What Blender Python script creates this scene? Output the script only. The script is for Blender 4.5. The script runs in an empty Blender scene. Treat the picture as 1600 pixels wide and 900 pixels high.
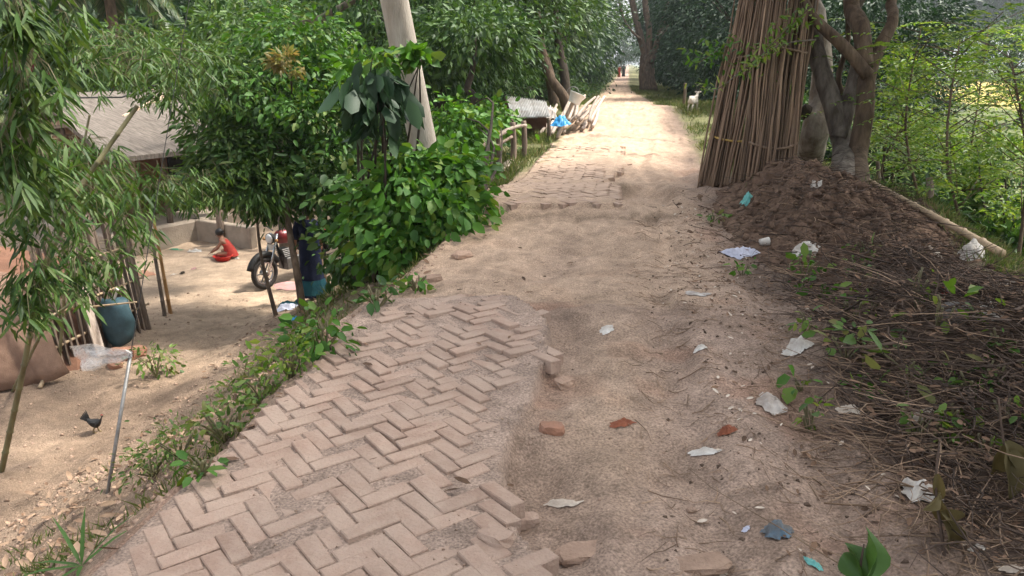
import bpy, bmesh, math, random
import numpy as np
from mathutils import Vector, Matrix

random.seed(11)
RG = np.random.default_rng(11)
SC = bpy.context.scene
COL = SC.collection

# ------------------------------------------------------------------ camera, sky, sun, exposure
CAM_Z = 1.70
PITCH = math.radians(16.5)
YAW = math.radians(8.4)          # looking a little left of the road's direction (+Y)
FPX = 1186.0                     # focal length in pixels of a 1600 px wide frame
cam_d = bpy.data.cameras.new("camera")
cam = bpy.data.objects.new("camera", cam_d)
COL.objects.link(cam)
cam.location = (0, 0, CAM_Z)
cam.rotation_euler = (math.pi / 2 - PITCH, 0, YAW)
cam_d.sensor_width = 36.0
cam_d.lens = 36.0 * FPX / 1600.0
cam_d.clip_end = 5000
cam_d.clip_start = 0.05
SC.camera = cam

SUN_EL, SUN_AZ = math.radians(58), math.radians(62)   # azimuth clockwise from +Y
W = bpy.data.worlds.new("World")
SC.world = W
W.use_nodes = True
wn = W.node_tree.nodes
wl = W.node_tree.links
sky = wn.new("ShaderNodeTexSky")
sky.sky_type = 'NISHITA'
sky.sun_disc = False
sky.sun_elevation = SUN_EL
sky.sun_rotation = SUN_AZ
sky.air_density = 1.0
sky.dust_density = 4.0
sky.ozone_density = 1.0
hs = wn.new("ShaderNodeHueSaturation")
hs.inputs['Saturation'].default_value = 0.30
wl.new(sky.outputs[0], hs.inputs['Color'])
wl.new(hs.outputs[0], wn['Background'].inputs[0])
wn['Background'].inputs[1].default_value = 0.15

sd = bpy.data.lights.new("sun", 'SUN')
sd.energy = 2.9
sd.angle = math.radians(6)
sd.color = (1.0, 0.94, 0.84)
sun = bpy.data.objects.new("sun", sd)
COL.objects.link(sun)
SUN_DIR = Vector((math.sin(SUN_AZ) * math.cos(SUN_EL), math.cos(SUN_AZ) * math.cos(SUN_EL), math.sin(SUN_EL)))
sun.rotation_euler = SUN_DIR.to_track_quat('Z', 'Y').to_euler()
sun.location = (20, 10, 30)

SC.view_settings.view_transform = 'Standard'
SC.view_settings.look = 'None'
SC.view_settings.gamma = 1.0
SC.view_settings.exposure = 1.5
SC.cycles.use_denoising = True
SC.cycles.use_adaptive_sampling = True
SC.cycles.adaptive_threshold = 0.02
SC.cycles.max_bounces = 6
SC.cycles.diffuse_bounces = 3
SC.cycles.glossy_bounces = 2
SC.cycles.transmission_bounces = 4
SC.cycles.transparent_max_bounces = 8

# ------------------------------------------------------------------ noise, terrain, pixel rays
def _hash(i, j, s):
    n = (i.astype(np.int64) * 374761393 + j.astype(np.int64) * 668265263 + s * 1274126177) & 0x7fffffff
    n = ((n ^ (n >> 13)) * 1274126177) & 0x7fffffff
    return ((n ^ (n >> 16)) & 0xffff) / 65535.0

def vnoise(x, y, s=0):
    x = np.asarray(x, float); y = np.asarray(y, float)
    i = np.floor(x); j = np.floor(y)
    fx = x - i; fy = y - j
    fx = fx * fx * (3 - 2 * fx); fy = fy * fy * (3 - 2 * fy)
    a = _hash(i, j, s); b = _hash(i + 1, j, s); c = _hash(i, j + 1, s); d = _hash(i + 1, j + 1, s)
    return (a + (b - a) * fx) * (1 - fy) + (c + (d - c) * fx) * fy

def fbm(x, y, s=0, o=4):
    t = 0; a = 0.5
    for k in range(o):
        t = t + a * vnoise(np.asarray(x) * 2 ** k, np.asarray(y) * 2 ** k, s + k * 17)
        a *= 0.5
    return t / (1 - 0.5 ** o)          # 0..1

def sstep(a, b, x):
    t = np.clip((np.asarray(x, float) - a) / (b - a), 0, 1)
    return t * t * (3 - 2 * t)

def left_edge(y):
    return -1.80 - 1.9 * sstep(13, 18, y) * (1 - sstep(30, 40, y)) + 0.16 * (fbm(np.asarray(y) * 0.9, 3.0, 5) - 0.5)

def right_edge(y):
    return 3.25 + 0.9 * (1 - sstep(2, 5.5, y)) + 0.5 * (fbm(np.asarray(y) * 0.4, 9.0, 6) - 0.5)

def rc(y):            # the far road drifts left and narrows beyond the crest
    return -1.0 * sstep(30, 60, y)
def hw(y):
    return np.interp(y, [0, 10, 14, 24, 32, 50, 200], [1.9, 1.9, 1.55, 1.42, 1.25, 1.0, 1.0])

def paved(x, y):
    """1 where bricks still lie: left strip near the camera and again further on"""
    n = (fbm(np.asarray(x) * 2.2, np.asarray(y) * 2.2, 31, 3) - 0.5)
    near_r = np.interp(y, [0, 2.3, 2.6, 3.0, 3.5, 4.2, 4.6, 5.3], [-0.22, -0.24, -0.42, -0.5, -0.44, -0.42, -0.46, -0.8])
    near = (x > -1.74 - 0.05 * (1 - sstep(2.4, 3.2, y))) & (x < near_r + 0.10 * n) & (y < 5.15 + 0.12 * n - 0.25 * np.clip(-0.9 - x, 0, 1)) & (y > 1.2)
    far_r = np.interp(y, [8.6, 10.5, 11.2, 12, 14, 17], [-0.12, -0.05, -0.38, -0.15, 0.05, -0.2])
    far = (x > -1.58) & (x < far_r + 0.3 * n) & (y > 8.72 + 0.35 * n) & (y < 16.5 + n)
    return near | far

def dust(x, y):
    d = fbm(np.asarray(x) * 1.6, np.asarray(y) * 1.6, 41, 4)
    d = d + 0.30 * sstep(-1.15, -1.65, x) * sstep(3.0, 4.4, y) * (1 - sstep(5.5, 8, y)) + 0.17 * sstep(7, 9, y) + 0.10 * sstep(10, 14, y)
    d = d - 0.10 * (1 - sstep(2.4, 3.4, y))
    return np.clip((d - 0.53) * 3.2, 0, 1)

def road_base(x, y):
    y = np.asarray(y, float); x = np.asarray(x, float)
    g = lambda c, w: np.exp(-((y - c) / w) ** 2)
    z = 0.10 * g(4.9, 1.1) - 0.07 * g(6.9, 1.0) + 0.13 * g(9.4, 1.5) - 0.06 * g(13.5, 2.0) + 0.42 * g(24.5, 5.5)
    return z + 0.03 * np.cos(x * 0.9) + 0.05 * (fbm(x * 0.7, y * 0.7, 2, 2) - 0.5)

def H(x, y):
    x = np.asarray(x, float); y = np.asarray(y, float)
    b = road_base(x, y)
    pv = paved(x, y)
    # soft mask so the dirt meets the bricks
    z = np.where(pv, b - 0.008 + 0.014 * dust(x, y), b - 0.045)
    loose = (~pv)
    gg = lambda c, w: np.exp(-((y - c) / w) ** 2)
    z = z - loose * (np.abs(x) < 1.9) * (0.055 * gg(8.35, 0.35) + 0.05 * gg(5.5, 0.3)) * (x < 0.4)
    z = z + loose * (0.09 * (fbm(x * 0.9, y * 0.9, 3, 4) - 0.5) + 0.075 * (fbm(x * 3.4, y * 3.0, 8, 3) - 0.5) + 0.055 * (fbm(x * 10, y * 7, 9, 3) - 0.5))
    # sandy stretch between the two paved parts, wheel rut and a washed-out pot-hole
    z = z - 0.05 * np.exp(-(((x + 0.55 - 0.12 * (y - 7)) / 0.28) ** 2)) * sstep(5.4, 6.3, y) * (1 - sstep(7.6, 8.6, y))
    z = z - 0.17 * sstep(0.25, 0.6, np.exp(-(((x - 0.22) / 0.50) ** 2 + ((y - 10.2) / 1.1) ** 2)) + 0.35 * (fbm(x * 4, y * 4, 35, 3) - 0.5))
    z = z - 0.05 * np.exp(-(((x - 0.25) / 0.22) ** 2)) * sstep(1.0, 3.0, y) * (1 - sstep(4.5, 6.0, y)) * (0.4 + fbm(x * 3, y * 1.3, 12, 3))
    # the ground is washed out along the ragged right edge of the bricks
    er = np.interp(y, [0, 2.3, 2.6, 3.0, 3.5, 4.2, 4.6, 5.3], [-0.22, -0.24, -0.42, -0.5, -0.44, -0.42, -0.46, -0.8])
    q = (x - er)
    z = z - loose * 0.075 * sstep(-0.05, 0.06, q) * (1 - sstep(0.1, 0.55, q)) * (1 - sstep(5.0, 5.6, y)) * (0.5 + fbm(x * 3, y * 3, 33, 2))
    # tyre ruts along the dirt half
    for rx, rw in ((0.42, 0.10), (1.02, 0.12)):
        cx = rx + 0.12 * np.sin(y * 0.7 + rx * 3)
        z = z - loose * 0.028 * np.exp(-(((x - cx) / rw) ** 2)) * (0.4 + fbm(x, y * 0.8, 34, 2)) * (1 - sstep(14, 22, y)) + loose * 0.014 * np.exp(-(((x - cx - 0.19) / 0.06) ** 2))
    # left bank down to the yard
    le = left_edge(y)
    d = le - x
    t = np.clip(d / 3.9, 0, 1)
    prof = 1 - (1 - t) ** 1.45
    n = fbm(x * 1.1, y * 1.1, 14, 4) - 0.5
    drop = 2.2 * prof + (d > 0) * np.minimum(np.clip(d, 0, 9) * 0.25, 1) * n * 0.30 * (1 - 0.55 * sstep(3.0, 4.2, d))
    rub = (d > 0) * sstep(0, 0.3, d) * (1 - sstep(3.4, 4.2, d)) * 0.10 * (fbm(x * 7, y * 7, 15, 3) - 0.5)
    z = np.where(d > 0, z - drop + rub, z)
    # right verge and bank down to the fields
    re = right_edge(y)
    e = x - re
    t2 = np.clip(e / 3.2, 0, 1)
    z = np.where(e > 0, z - 1.9 * (0.6 * t2 + 0.4 * t2 * t2 * (3 - 2 * t2)) + np.minimum(np.clip(e, 0, 1), 1) * (fbm(x, y, 21, 4) - 0.5) * 0.25, z)
    v = sstep(1.35, 2.1, x) * (1 - sstep(0, 1.0, e))
    z = z + v * (0.05 + 0.10 * (fbm(x * 2.4, y * 2.4, 24, 4) - 0.4))
    # the trees and the stick bundle stand on a low rise
    z = z + 0.16 * np.exp(-(((x - 2.4) / 1.0) ** 2 + ((y - 9.8) / 1.9) ** 2))
    # heap of dug earth and brush along the right
    return z

cp, sp_, cy, sy = math.cos(PITCH), math.sin(PITCH), math.cos(YAW), math.sin(YAW)
def ray(px, py):
    u, v = (px - 800) / FPX, (py - 450) / FPX
    fwd = cp - v * sp_
    up = -(sp_ + v * cp)
    return np.array([u * cy - fwd * sy, u * sy + fwd * cy, up])

def D(px, py, depth):
    r = ray(px, py)
    return Vector((r[0] * depth, r[1] * depth, CAM_Z + r[2] * depth))

def G(px, py, top=None):
    """first point of the terrain seen in that direction"""
    r = ray(px, py)
    t = np.geomspace(1.2, 400, 3000)
    f = H if top is None else top
    g = CAM_Z + r[2] * t - f(r[0] * t, r[1] * t)
    k = np.argmax(g < 0)
    if g[k] >= 0:
        k = len(t) - 1
    a = t[k]
    return Vector((r[0] * a, r[1] * a, float(f(r[0] * a, r[1] * a))))

def gz(x, y):
    return float(H(x, y))

# ------------------------------------------------------------------ materials
M = {}
def nodes(m):
    m.use_nodes = True
    nt = m.node_tree
    return nt, nt.nodes, nt.links, nt.nodes['Principled BSDF']

def mat(name, c, rough=0.85, c2=None, scale=8.0, bump=0.0, bscale=30.0, spec=0.3, detail=5, objvar=0.0, metallic=0.0, stretch=None, contrast=(0.35, 0.65), island=0.0):
    m = bpy.data.materials.new(name)
    nt, N, L, bs = nodes(m)
    bs.inputs['Roughness'].default_value = rough
    bs.inputs['Specular IOR Level'].default_value = spec
    bs.inputs['Metallic'].default_value = metallic
    c2 = c2 or tuple(k * 0.6 for k in c)
    tc = N.new('ShaderNodeTexCoord')
    mp = N.new('ShaderNodeMapping')
    if stretch:
        mp.inputs['Scale'].default_value = stretch
    L.new(tc.outputs['Object'], mp.inputs[0])
    nz = N.new('ShaderNodeTexNoise')
    nz.inputs['Scale'].default_value = scale
    nz.inputs['Detail'].default_value = detail
    nz.inputs['Roughness'].default_value = 0.65
    L.new(mp.outputs[0], nz.inputs['Vector'])
    cr = N.new('ShaderNodeValToRGB')
    cr.color_ramp.elements[0].position, cr.color_ramp.elements[1].position = contrast
    cr.color_ramp.elements[0].color = (*c2, 1)
    cr.color_ramp.elements[1].color = (*c, 1)
    L.new(nz.outputs[0], cr.inputs[0])
    out = cr.outputs[0]
    if objvar or island:
        h = N.new('ShaderNodeHueSaturation')
        mr = N.new('ShaderNodeMapRange')
        a = max(objvar, island)
        mr.inputs[3].default_value = 1 - a
        mr.inputs[4].default_value = 1 + a
        if objvar:
            oi = N.new('ShaderNodeObjectInfo'); L.new(oi.outputs['Random'], mr.inputs[0])
        else:
            ge = N.new('ShaderNodeNewGeometry'); L.new(ge.outputs['Random Per Island'], mr.inputs[0])
        L.new(mr.outputs[0], h.inputs['Value'])
        L.new(out, h.inputs['Color'])
        out = h.outputs[0]
    L.new(out, bs.inputs['Base Color'])
    if bump:
        b = N.new('ShaderNodeBump')
        b.inputs['Strength'].default_value = bump
        b.inputs['Distance'].default_value = 0.02
        n2 = N.new('ShaderNodeTexNoise')
        n2.inputs['Scale'].default_value = bscale
        n2.inputs['Detail'].default_value = 6
        L.new(mp.outputs[0], n2.inputs['Vector'])
        L.new(n2.outputs[0], b.inputs['Height'])
        L.new(b.outputs[0], bs.inputs['Normal'])
    M[name] = m
    return m

def leafmat(name, cols, trans=0.3, rough=0.45, spec=0.4, objvar=0.15):
    m = bpy.data.materials.new(name)
    nt, N, L, bs = nodes(m)
    bs.inputs['Roughness'].default_value = rough
    bs.inputs['Specular IOR Level'].default_value = spec
    ge = N.new('ShaderNodeNewGeometry')
    cr = N.new('ShaderNodeValToRGB')
    els = cr.color_ramp.elements
    k = len(cols)
    els[0].position = 0; els[0].color = (*cols[0], 1)
    els[1].position = 1; els[1].color = (*cols[-1], 1)
    for i in range(1, k - 1):
        e = els.new(i / (k - 1)); e.color = (*cols[i], 1)
    L.new(ge.outputs['Random Per Island'], cr.inputs[0])
    h = N.new('ShaderNodeHueSaturation')
    oi = N.new('ShaderNodeObjectInfo')
    mr = N.new('ShaderNodeMapRange')
    mr.inputs[3].default_value = 1 - objvar; mr.inputs[4].default_value = 1 + objvar
    L.new(oi.outputs['Random'], mr.inputs[0])
    L.new(mr.outputs[0], h.inputs['Value'])
    L.new(cr.outputs[0], h.inputs['Color'])
    L.new(h.outputs[0], bs.inputs['Base Color'])
    tr = N.new('ShaderNodeBsdfTranslucent')
    h2 = N.new('ShaderNodeHueSaturation')
    h2.inputs['Hue'].default_value = 0.485
    h2.inputs['Saturation'].default_value = 1.1
    h2.inputs['Value'].default_value = 1.5
    L.new(h.outputs[0], h2.inputs['Color'])
    L.new(h2.outputs[0], tr.inputs[0])
    mx = N.new('ShaderNodeMixShader')
    mx.inputs[0].default_value = trans
    L.new(bs.outputs[0], mx.inputs[1]); L.new(tr.outputs[0], mx.inputs[2])
    L.new(mx.outputs[0], N['Material Output'].inputs[0])
    M[name] = m
    return m

def groundmat(name):
    m = bpy.data.materials.new(name)
    nt, N, L, bs = nodes(m)
    bs.inputs['Roughness'].default_value = 0.95
    bs.inputs['Specular IOR Level'].default_value = 0.15
    at = N.new('ShaderNodeAttribute'); at.attribute_name = 'earth'
    tc = N.new('ShaderNodeTexCoord')
    n1 = N.new('ShaderNodeTexNoise'); n1.inputs['Scale'].default_value = 9; n1.inputs['Detail'].default_value = 8; n1.inputs['Roughness'].default_value = 0.7
    n2 = N.new('ShaderNodeTexNoise'); n2.inputs['Scale'].default_value = 85; n2.inputs['Detail'].default_value = 5
    L.new(tc.outputs['Object'], n1.inputs['Vector']); L.new(tc.outputs['Object'], n2.inputs['Vector'])
    r1 = N.new('ShaderNodeMapRange'); r1.inputs[1].default_value = 0.3; r1.inputs[2].default_value = 0.7; r1.inputs[3].default_value = 0.78; r1.inputs[4].default_value = 1.2
    r2 = N.new('ShaderNodeMapRange'); r2.inputs[1].default_value = 0.3; r2.inputs[2].default_value = 0.7; r2.inputs[3].default_value = 0.60; r2.inputs[4].default_value = 1.36
    L.new(n1.outputs[0], r1.inputs[0]); L.new(n2.outputs[0], r2.inputs[0])
    mu = N.new('ShaderNodeMath'); mu.operation = 'MULTIPLY'
    L.new(r1.outputs[0], mu.inputs[0]); L.new(r2.outputs[0], mu.inputs[1])
    vo = N.new('ShaderNodeTexVoronoi'); vo.inputs['Scale'].default_value = 70
    L.new(tc.outputs['Object'], vo.inputs['Vector'])
    r3 = N.new('ShaderNodeMapRange'); r3.inputs[1].default_value = 0.10; r3.inputs[2].default_value = 0.30; r3.inputs[3].default_value = 0.62; r3.inputs[4].default_value = 1.0
    L.new(vo.outputs['Distance'], r3.inputs[0])
    r4 = N.new('ShaderNodeMapRange'); r4.inputs[1].default_value = 0.45; r4.inputs[2].default_value = 0.62
    L.new(n1.outputs[0], r4.inputs[0])
    mx3 = N.new('ShaderNodeMix'); mx3.inputs['A'].default_value = 1.0
    L.new(r4.outputs[0], mx3.inputs['Factor']); L.new(r3.outputs[0], mx3.inputs['B'])
    mu2 = N.new('ShaderNodeMath'); mu2.operation = 'MULTIPLY'
    L.new(mu.outputs[0], mu2.inputs[0]); L.new(mx3.outputs['Result'], mu2.inputs[1]); mu = mu2
    h = N.new('ShaderNodeHueSaturation')
    L.new(at.outputs['Color'], h.inputs['Color']); L.new(mu.outputs[0], h.inputs['Value'])
    L.new(h.outputs[0], bs.inputs['Base Color'])
    b = N.new('ShaderNodeBump'); b.inputs['Strength'].default_value = 0.9; b.inputs['Distance'].default_value = 0.03
    n3 = N.new('ShaderNodeTexNoise'); n3.inputs['Scale'].default_value = 38; n3.inputs['Detail'].default_value = 8; n3.inputs['Roughness'].default_value = 0.65
    L.new(tc.outputs['Object'], n3.inputs['Vector'])
    L.new(n3.outputs[0], b.inputs['Height']); L.new(b.outputs[0], bs.inputs['Normal'])
    M[name] = m
    return m

groundmat('earth')
mat('brick', (0.370, 0.265, 0.205), 0.95, (0.275, 0.180, 0.135), 7, 0.45, 60, 0.15, objvar=0.13, contrast=(0.3, 0.62))
nt = M['brick'].node_tree
for _n in ('brick',):
    _N, _L = nt.nodes, nt.links
    _g = _N.new('ShaderNodeNewGeometry'); _z = _N.new('ShaderNodeTexNoise'); _z.inputs['Scale'].default_value = 2.6; _z.inputs['Detail'].default_value = 8; _z.inputs['Roughness'].default_value = 0.72
    _L.new(_g.outputs['Position'], _z.inputs['Vector'])
    _r = _N.new('ShaderNodeMapRange'); _r.inputs[1].default_value = 0.40; _r.inputs[2].default_value = 0.62; _r.inputs[3].default_value = 0.05; _r.inputs[4].default_value = 0.85
    _L.new(_z.outputs[0], _r.inputs[0])
    _m = _N.new('ShaderNodeMix'); _m.data_type = 'RGBA'
    _m.inputs['B'].default_value = (0.385, 0.290, 0.228, 1)
    _b = _N['Principled BSDF']; _src = _b.inputs['Base Color'].links[0].from_socket
    _L.new(_src, _m.inputs['A']); _L.new(_r.outputs[0], _m.inputs['Factor']); _L.new(_m.outputs['Result'], _b.inputs['Base Color'])
mat('brick_far', (0.40, 0.295, 0.225), 0.95, (0.36, 0.26, 0.195), 5, 0.4, 60, 0.15, island=0.12)
mat('old_brick', (0.33, 0.17, 0.11), 0.95, (0.24, 0.14, 0.10), 9, 0.4, 50, 0.15, objvar=0.12)
mat('clod', (0.35, 0.245, 0.18), 0.97, (0.29, 0.205, 0.155), 11, 0.5, 60, 0.1, island=0.25)
mat('heap_earth', (0.195, 0.128, 0.090), 0.97, (0.075, 0.048, 0.035), 7, 0.9, 28, 0.1, contrast=(0.35, 0.68))
mat('litter_earth', (0.155, 0.108, 0.080), 0.97, (0.060, 0.042, 0.032), 8, 0.9, 30, 0.1, contrast=(0.33, 0.68))
mat('bark_grey', (0.21, 0.18, 0.15), 0.92, (0.075, 0.060, 0.048), 9, 0.9, 24, 0.15, stretch=(1, 1, 0.28))
mat('bark_brown', (0.155, 0.110, 0.075), 0.92, (0.060, 0.042, 0.030), 10, 0.9, 26, 0.15, stretch=(1, 1, 0.22))
mat('bark_pale', (0.36, 0.31, 0.26), 0.9, (0.15, 0.115, 0.085), 6, 0.7, 24, 0.15, stretch=(1, 1, 0.4))
mat('bark_dark', (0.062, 0.050, 0.038), 0.92, (0.035, 0.028, 0.022), 10, 0.8, 22, 0.1, stretch=(1, 1, 0.3))
mat('twig', (0.115, 0.080, 0.060), 0.9, (0.045, 0.032, 0.026), 5, 0.2, 60, 0.2, island=0.45)
mat('straw', (0.33, 0.23, 0.155), 0.9, (0.17, 0.11, 0.075), 5, 0.2, 60, 0.2, island=0.4)
mat('jute_stick', (0.285, 0.195, 0.130), 0.9, (0.10, 0.064, 0.043), 6, 0.3, 50, 0.2, stretch=(3, 3, 0.25), objvar=0.5)
mat('rope_yellow', (0.50, 0.34, 0.10), 0.85, (0.30, 0.19, 0.06), 30, 0.4, 120)
mat('rope_brown', (0.22, 0.15, 0.10), 0.9, (0.12, 0.08, 0.055), 30, 0.4, 120)
mat('bamboo', (0.40, 0.30, 0.19), 0.6, (0.25, 0.175, 0.11), 4, 0.15, 40, 0.35, stretch=(2, 2, 0.3), objvar=0.2)
mat('bamboo_green', (0.17, 0.155, 0.075), 0.6, (0.10, 0.085, 0.045), 4, 0.15, 40, 0.35, stretch=(2, 2, 0.3))
mat('bamboo_orange', (0.44, 0.24, 0.085), 0.6, (0.24, 0.12, 0.045), 5, 0.2, 40, 0.3, stretch=(2, 2, 0.3))
mat('wood_old', (0.24, 0.185, 0.145), 0.92, (0.10, 0.075, 0.058), 7, 0.6, 35, 0.15, stretch=(3, 3, 0.3), objvar=0.3)
mat('wood_bleached', (0.46, 0.39, 0.33), 0.9, (0.26, 0.20, 0.16), 6, 0.4, 40, 0.15, stretch=(3, 3, 0.4), objvar=0.28)
mat('concrete', (0.43, 0.385, 0.33), 0.9, (0.245, 0.205, 0.165), 4.0, 0.6, 45, 0.2, detail=9, contrast=(0.30, 0.62), stretch=(1.6, 1.6, 0.35))
mat('mud_wall', (0.25, 0.175, 0.12), 0.97, (0.16, 0.11, 0.075), 3, 0.5, 25, 0.1)
mat('mud_dark', (0.20, 0.105, 0.07), 0.97, (0.13, 0.07, 0.047), 3, 0.5, 25, 0.1)
mat('plinth', (0.36, 0.30, 0.24), 0.97, (0.25, 0.205, 0.165), 3, 0.5, 25, 0.1)
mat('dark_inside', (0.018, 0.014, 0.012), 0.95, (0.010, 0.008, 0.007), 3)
mat('roof_pale', (0.62, 0.48, 0.36), 0.85, (0.46, 0.33, 0.23), 4, 0.3, 20, 0.2, objvar=0.12)
mat('roof_white', (0.76, 0.74, 0.70), 0.6, (0.58, 0.56, 0.53), 5, 0.2, 20, 0.3)
mat('thatch', (0.205, 0.178, 0.155), 0.95, (0.095, 0.080, 0.068), 7, 0.7, 40, 0.1, stretch=(0.5, 4, 1))
mat('tin', (0.46, 0.47, 0.47), 0.5, (0.30, 0.27, 0.24), 3.5, 0.2, 20, 0.5, metallic=0.35)
mat('sackcloth', (0.27, 0.175, 0.125), 0.95, (0.17, 0.105, 0.075), 4, 0.5, 90, 0.1)
mat('teal_plastic', (0.040, 0.088, 0.108), 0.6, (0.022, 0.050, 0.062), 5, 0.2, 15, 0.4)
mat('blue_plastic', (0.035, 0.30, 0.62), 0.5, (0.02, 0.2, 0.46), 6, 0.2, 15, 0.4)
mat('white_plastic', (0.64, 0.61, 0.56), 0.55, (0.38, 0.33, 0.28), 7, 0.3, 30, 0.4)
mat('grey_plastic', (0.47, 0.43, 0.39), 0.55, (0.26, 0.21, 0.175), 7, 0.3, 30, 0.4)
mat('lilac_plastic', (0.55, 0.56, 0.66), 0.45, (0.38, 0.39, 0.48), 9, 0.3, 30, 0.4)
mat('blue_cloth', (0.10, 0.165, 0.225), 0.8, (0.13, 0.115, 0.10), 8, 0.3, 60, 0.2)
mat('turquoise', (0.16, 0.50, 0.46), 0.5, (0.12, 0.32, 0.29), 8, 0.2, 30, 0.3)
mat('paper', (0.60, 0.52, 0.43), 0.9, (0.44, 0.36, 0.29), 9, 0.3, 40, 0.2)
mat('dead_leaf', (0.19, 0.115, 0.072), 0.85, (0.085, 0.052, 0.035), 7, 0.2, 40, 0.2, island=0.45)
mat('red_leaf', (0.30, 0.105, 0.055), 0.75, (0.17, 0.055, 0.03), 9, 0.2, 40, 0.25)
mat('maroon', (0.12, 0.018, 0.03), 0.85, (0.07, 0.01, 0.018), 6)
mat('red_plastic', (0.62, 0.035, 0.02), 0.4, (0.45, 0.02, 0.015), 5, spec=0.5)
mat('pink', (0.50, 0.27, 0.27), 0.8, (0.42, 0.25, 0.22), 6)
mat('green_plastic', (0.05, 0.24, 0.14), 0.5, (0.03, 0.15, 0.09), 6)
mat('black', (0.012, 0.012, 0.012), 0.6, (0.006, 0.006, 0.006), 8)
mat('feather', (0.014, 0.013, 0.013), 0.55, (0.005, 0.005, 0.006), 40, 0.4, 90, 0.4)
mat('comb_red', (0.35, 0.03, 0.025), 0.6)
mat('beak', (0.30, 0.22, 0.10), 0.5)
mat('skin', (0.23, 0.115, 0.07), 0.6, (0.19, 0.09, 0.055), 8, spec=0.35)
mat('hair', (0.010, 0.008, 0.007), 0.5, (0.006, 0.005, 0.005), 40, 0.3, 90, 0.4)
mat('navy_cloth', (0.013, 0.018, 0.042), 0.9, (0.008, 0.010, 0.024), 7, 0.4, 30, 0.15)
mat('teal_cloth', (0.015, 0.075, 0.095), 0.9, (0.010, 0.045, 0.06), 7, 0.4, 30, 0.15)
mat('red_cloth', (0.42, 0.06, 0.045), 0.85, (0.28, 0.035, 0.03), 7, 0.3, 30, 0.15)
mat('coat_white', (0.72, 0.65, 0.55), 0.9, (0.60, 0.52, 0.42), 9, 0.5, 80, 0.15)
mat('horn', (0.10, 0.08, 0.06), 0.6)
mat('rubber', (0.016, 0.015, 0.015), 0.85, (0.035, 0.03, 0.026), 12)
mat('chrome', (0.55, 0.55, 0.56), 0.25, (0.42, 0.42, 0.43), 12, spec=0.6, metallic=0.9)
mat('engine_metal', (0.20, 0.19, 0.185), 0.45, (0.10, 0.095, 0.09), 14, 0.3, 30, 0.5, metallic=0.6)
mat('red_paint', (0.20, 0.018, 0.02), 0.35, (0.14, 0.012, 0.014), 6, spec=0.6)
mat('seat_black', (0.018, 0.017, 0.017), 0.6, (0.010, 0.010, 0.010), 20)
mat('lamp_glass', (0.62, 0.63, 0.64), 0.15, (0.5, 0.5, 0.52), 10, spec=0.7)
mat('galvanised', (0.27, 0.27, 0.265), 0.5, (0.17, 0.165, 0.16), 12, 0.2, 60, 0.5, metallic=0.5)
mat('cable', (0.03, 0.028, 0.027), 0.7)
mat('stone', (0.38, 0.265, 0.195), 0.95, (0.28, 0.19, 0.14), 8, 0.6, 50, 0.15, objvar=0.2)
mat('cast_grey', (0.22, 0.205, 0.195), 0.9, (0.14, 0.13, 0.12), 12, 0.4, 60, 0.15)

leafmat('leaf_bamboo', [(0.018, 0.045, 0.008), (0.038, 0.085, 0.013), (0.059, 0.121, 0.018), (0.088, 0.126, 0.032)], 0.24, 0.55, 0.28)
leafmat('leaf_bright', [(0.022, 0.070, 0.010), (0.044, 0.125, 0.016), (0.076, 0.190, 0.022), (0.048, 0.130, 0.018), (0.136, 0.200, 0.032)], 0.28, 0.55, 0.28)
leafmat('leaf_mid', [(0.017, 0.047, 0.010), (0.031, 0.081, 0.016), (0.060, 0.128, 0.024), (0.035, 0.085, 0.018), (0.105, 0.136, 0.035)], 0.22, 0.55, 0.28)
leafmat('leaf_dark', [(0.010, 0.027, 0.011), (0.018, 0.046, 0.018), (0.030, 0.067, 0.024)], 0.15, 0.55, 0.28)
leafmat('leaf_mango', [(0.013, 0.039, 0.009), (0.030, 0.074, 0.014), (0.055, 0.112, 0.021), (0.072, 0.136, 0.024)], 0.2, 0.55, 0.28)
leafmat('leaf_far', [(0.018, 0.045, 0.018), (0.032, 0.072, 0.027), (0.050, 0.095, 0.032)], 0.2, 0.5, 0.3)
leafmat('leaf_feather', [(0.050, 0.110, 0.015), (0.090, 0.180, 0.024), (0.150, 0.240, 0.036), (0.21, 0.26, 0.05)], 0.42, 0.45, 0.35)
leafmat('leaf_yellow', [(0.16, 0.15, 0.035), (0.22, 0.17, 0.05), (0.10, 0.14, 0.03)], 0.35, 0.5, 0.3)
leafmat('leaf_weed', [(0.045, 0.090, 0.020), (0.080, 0.155, 0.030), (0.135, 0.215, 0.045), (0.16, 0.15, 0.055)], 0.33, 0.5, 0.3)
leafmat('grass', [(0.055, 0.095, 0.022), (0.095, 0.140, 0.035), (0.150, 0.175, 0.055), (0.22, 0.18, 0.09)], 0.3, 0.6, 0.25)
leafmat('leaf_wilted', [(0.075, 0.045, 0.026), (0.11, 0.085, 0.035), (0.06, 0.07, 0.025)], 0.25, 0.7, 0.25)
leafmat('palm_frond', [(0.035, 0.075, 0.020), (0.075, 0.125, 0.035), (0.15, 0.15, 0.07)], 0.25, 0.42, 0.45)

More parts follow.
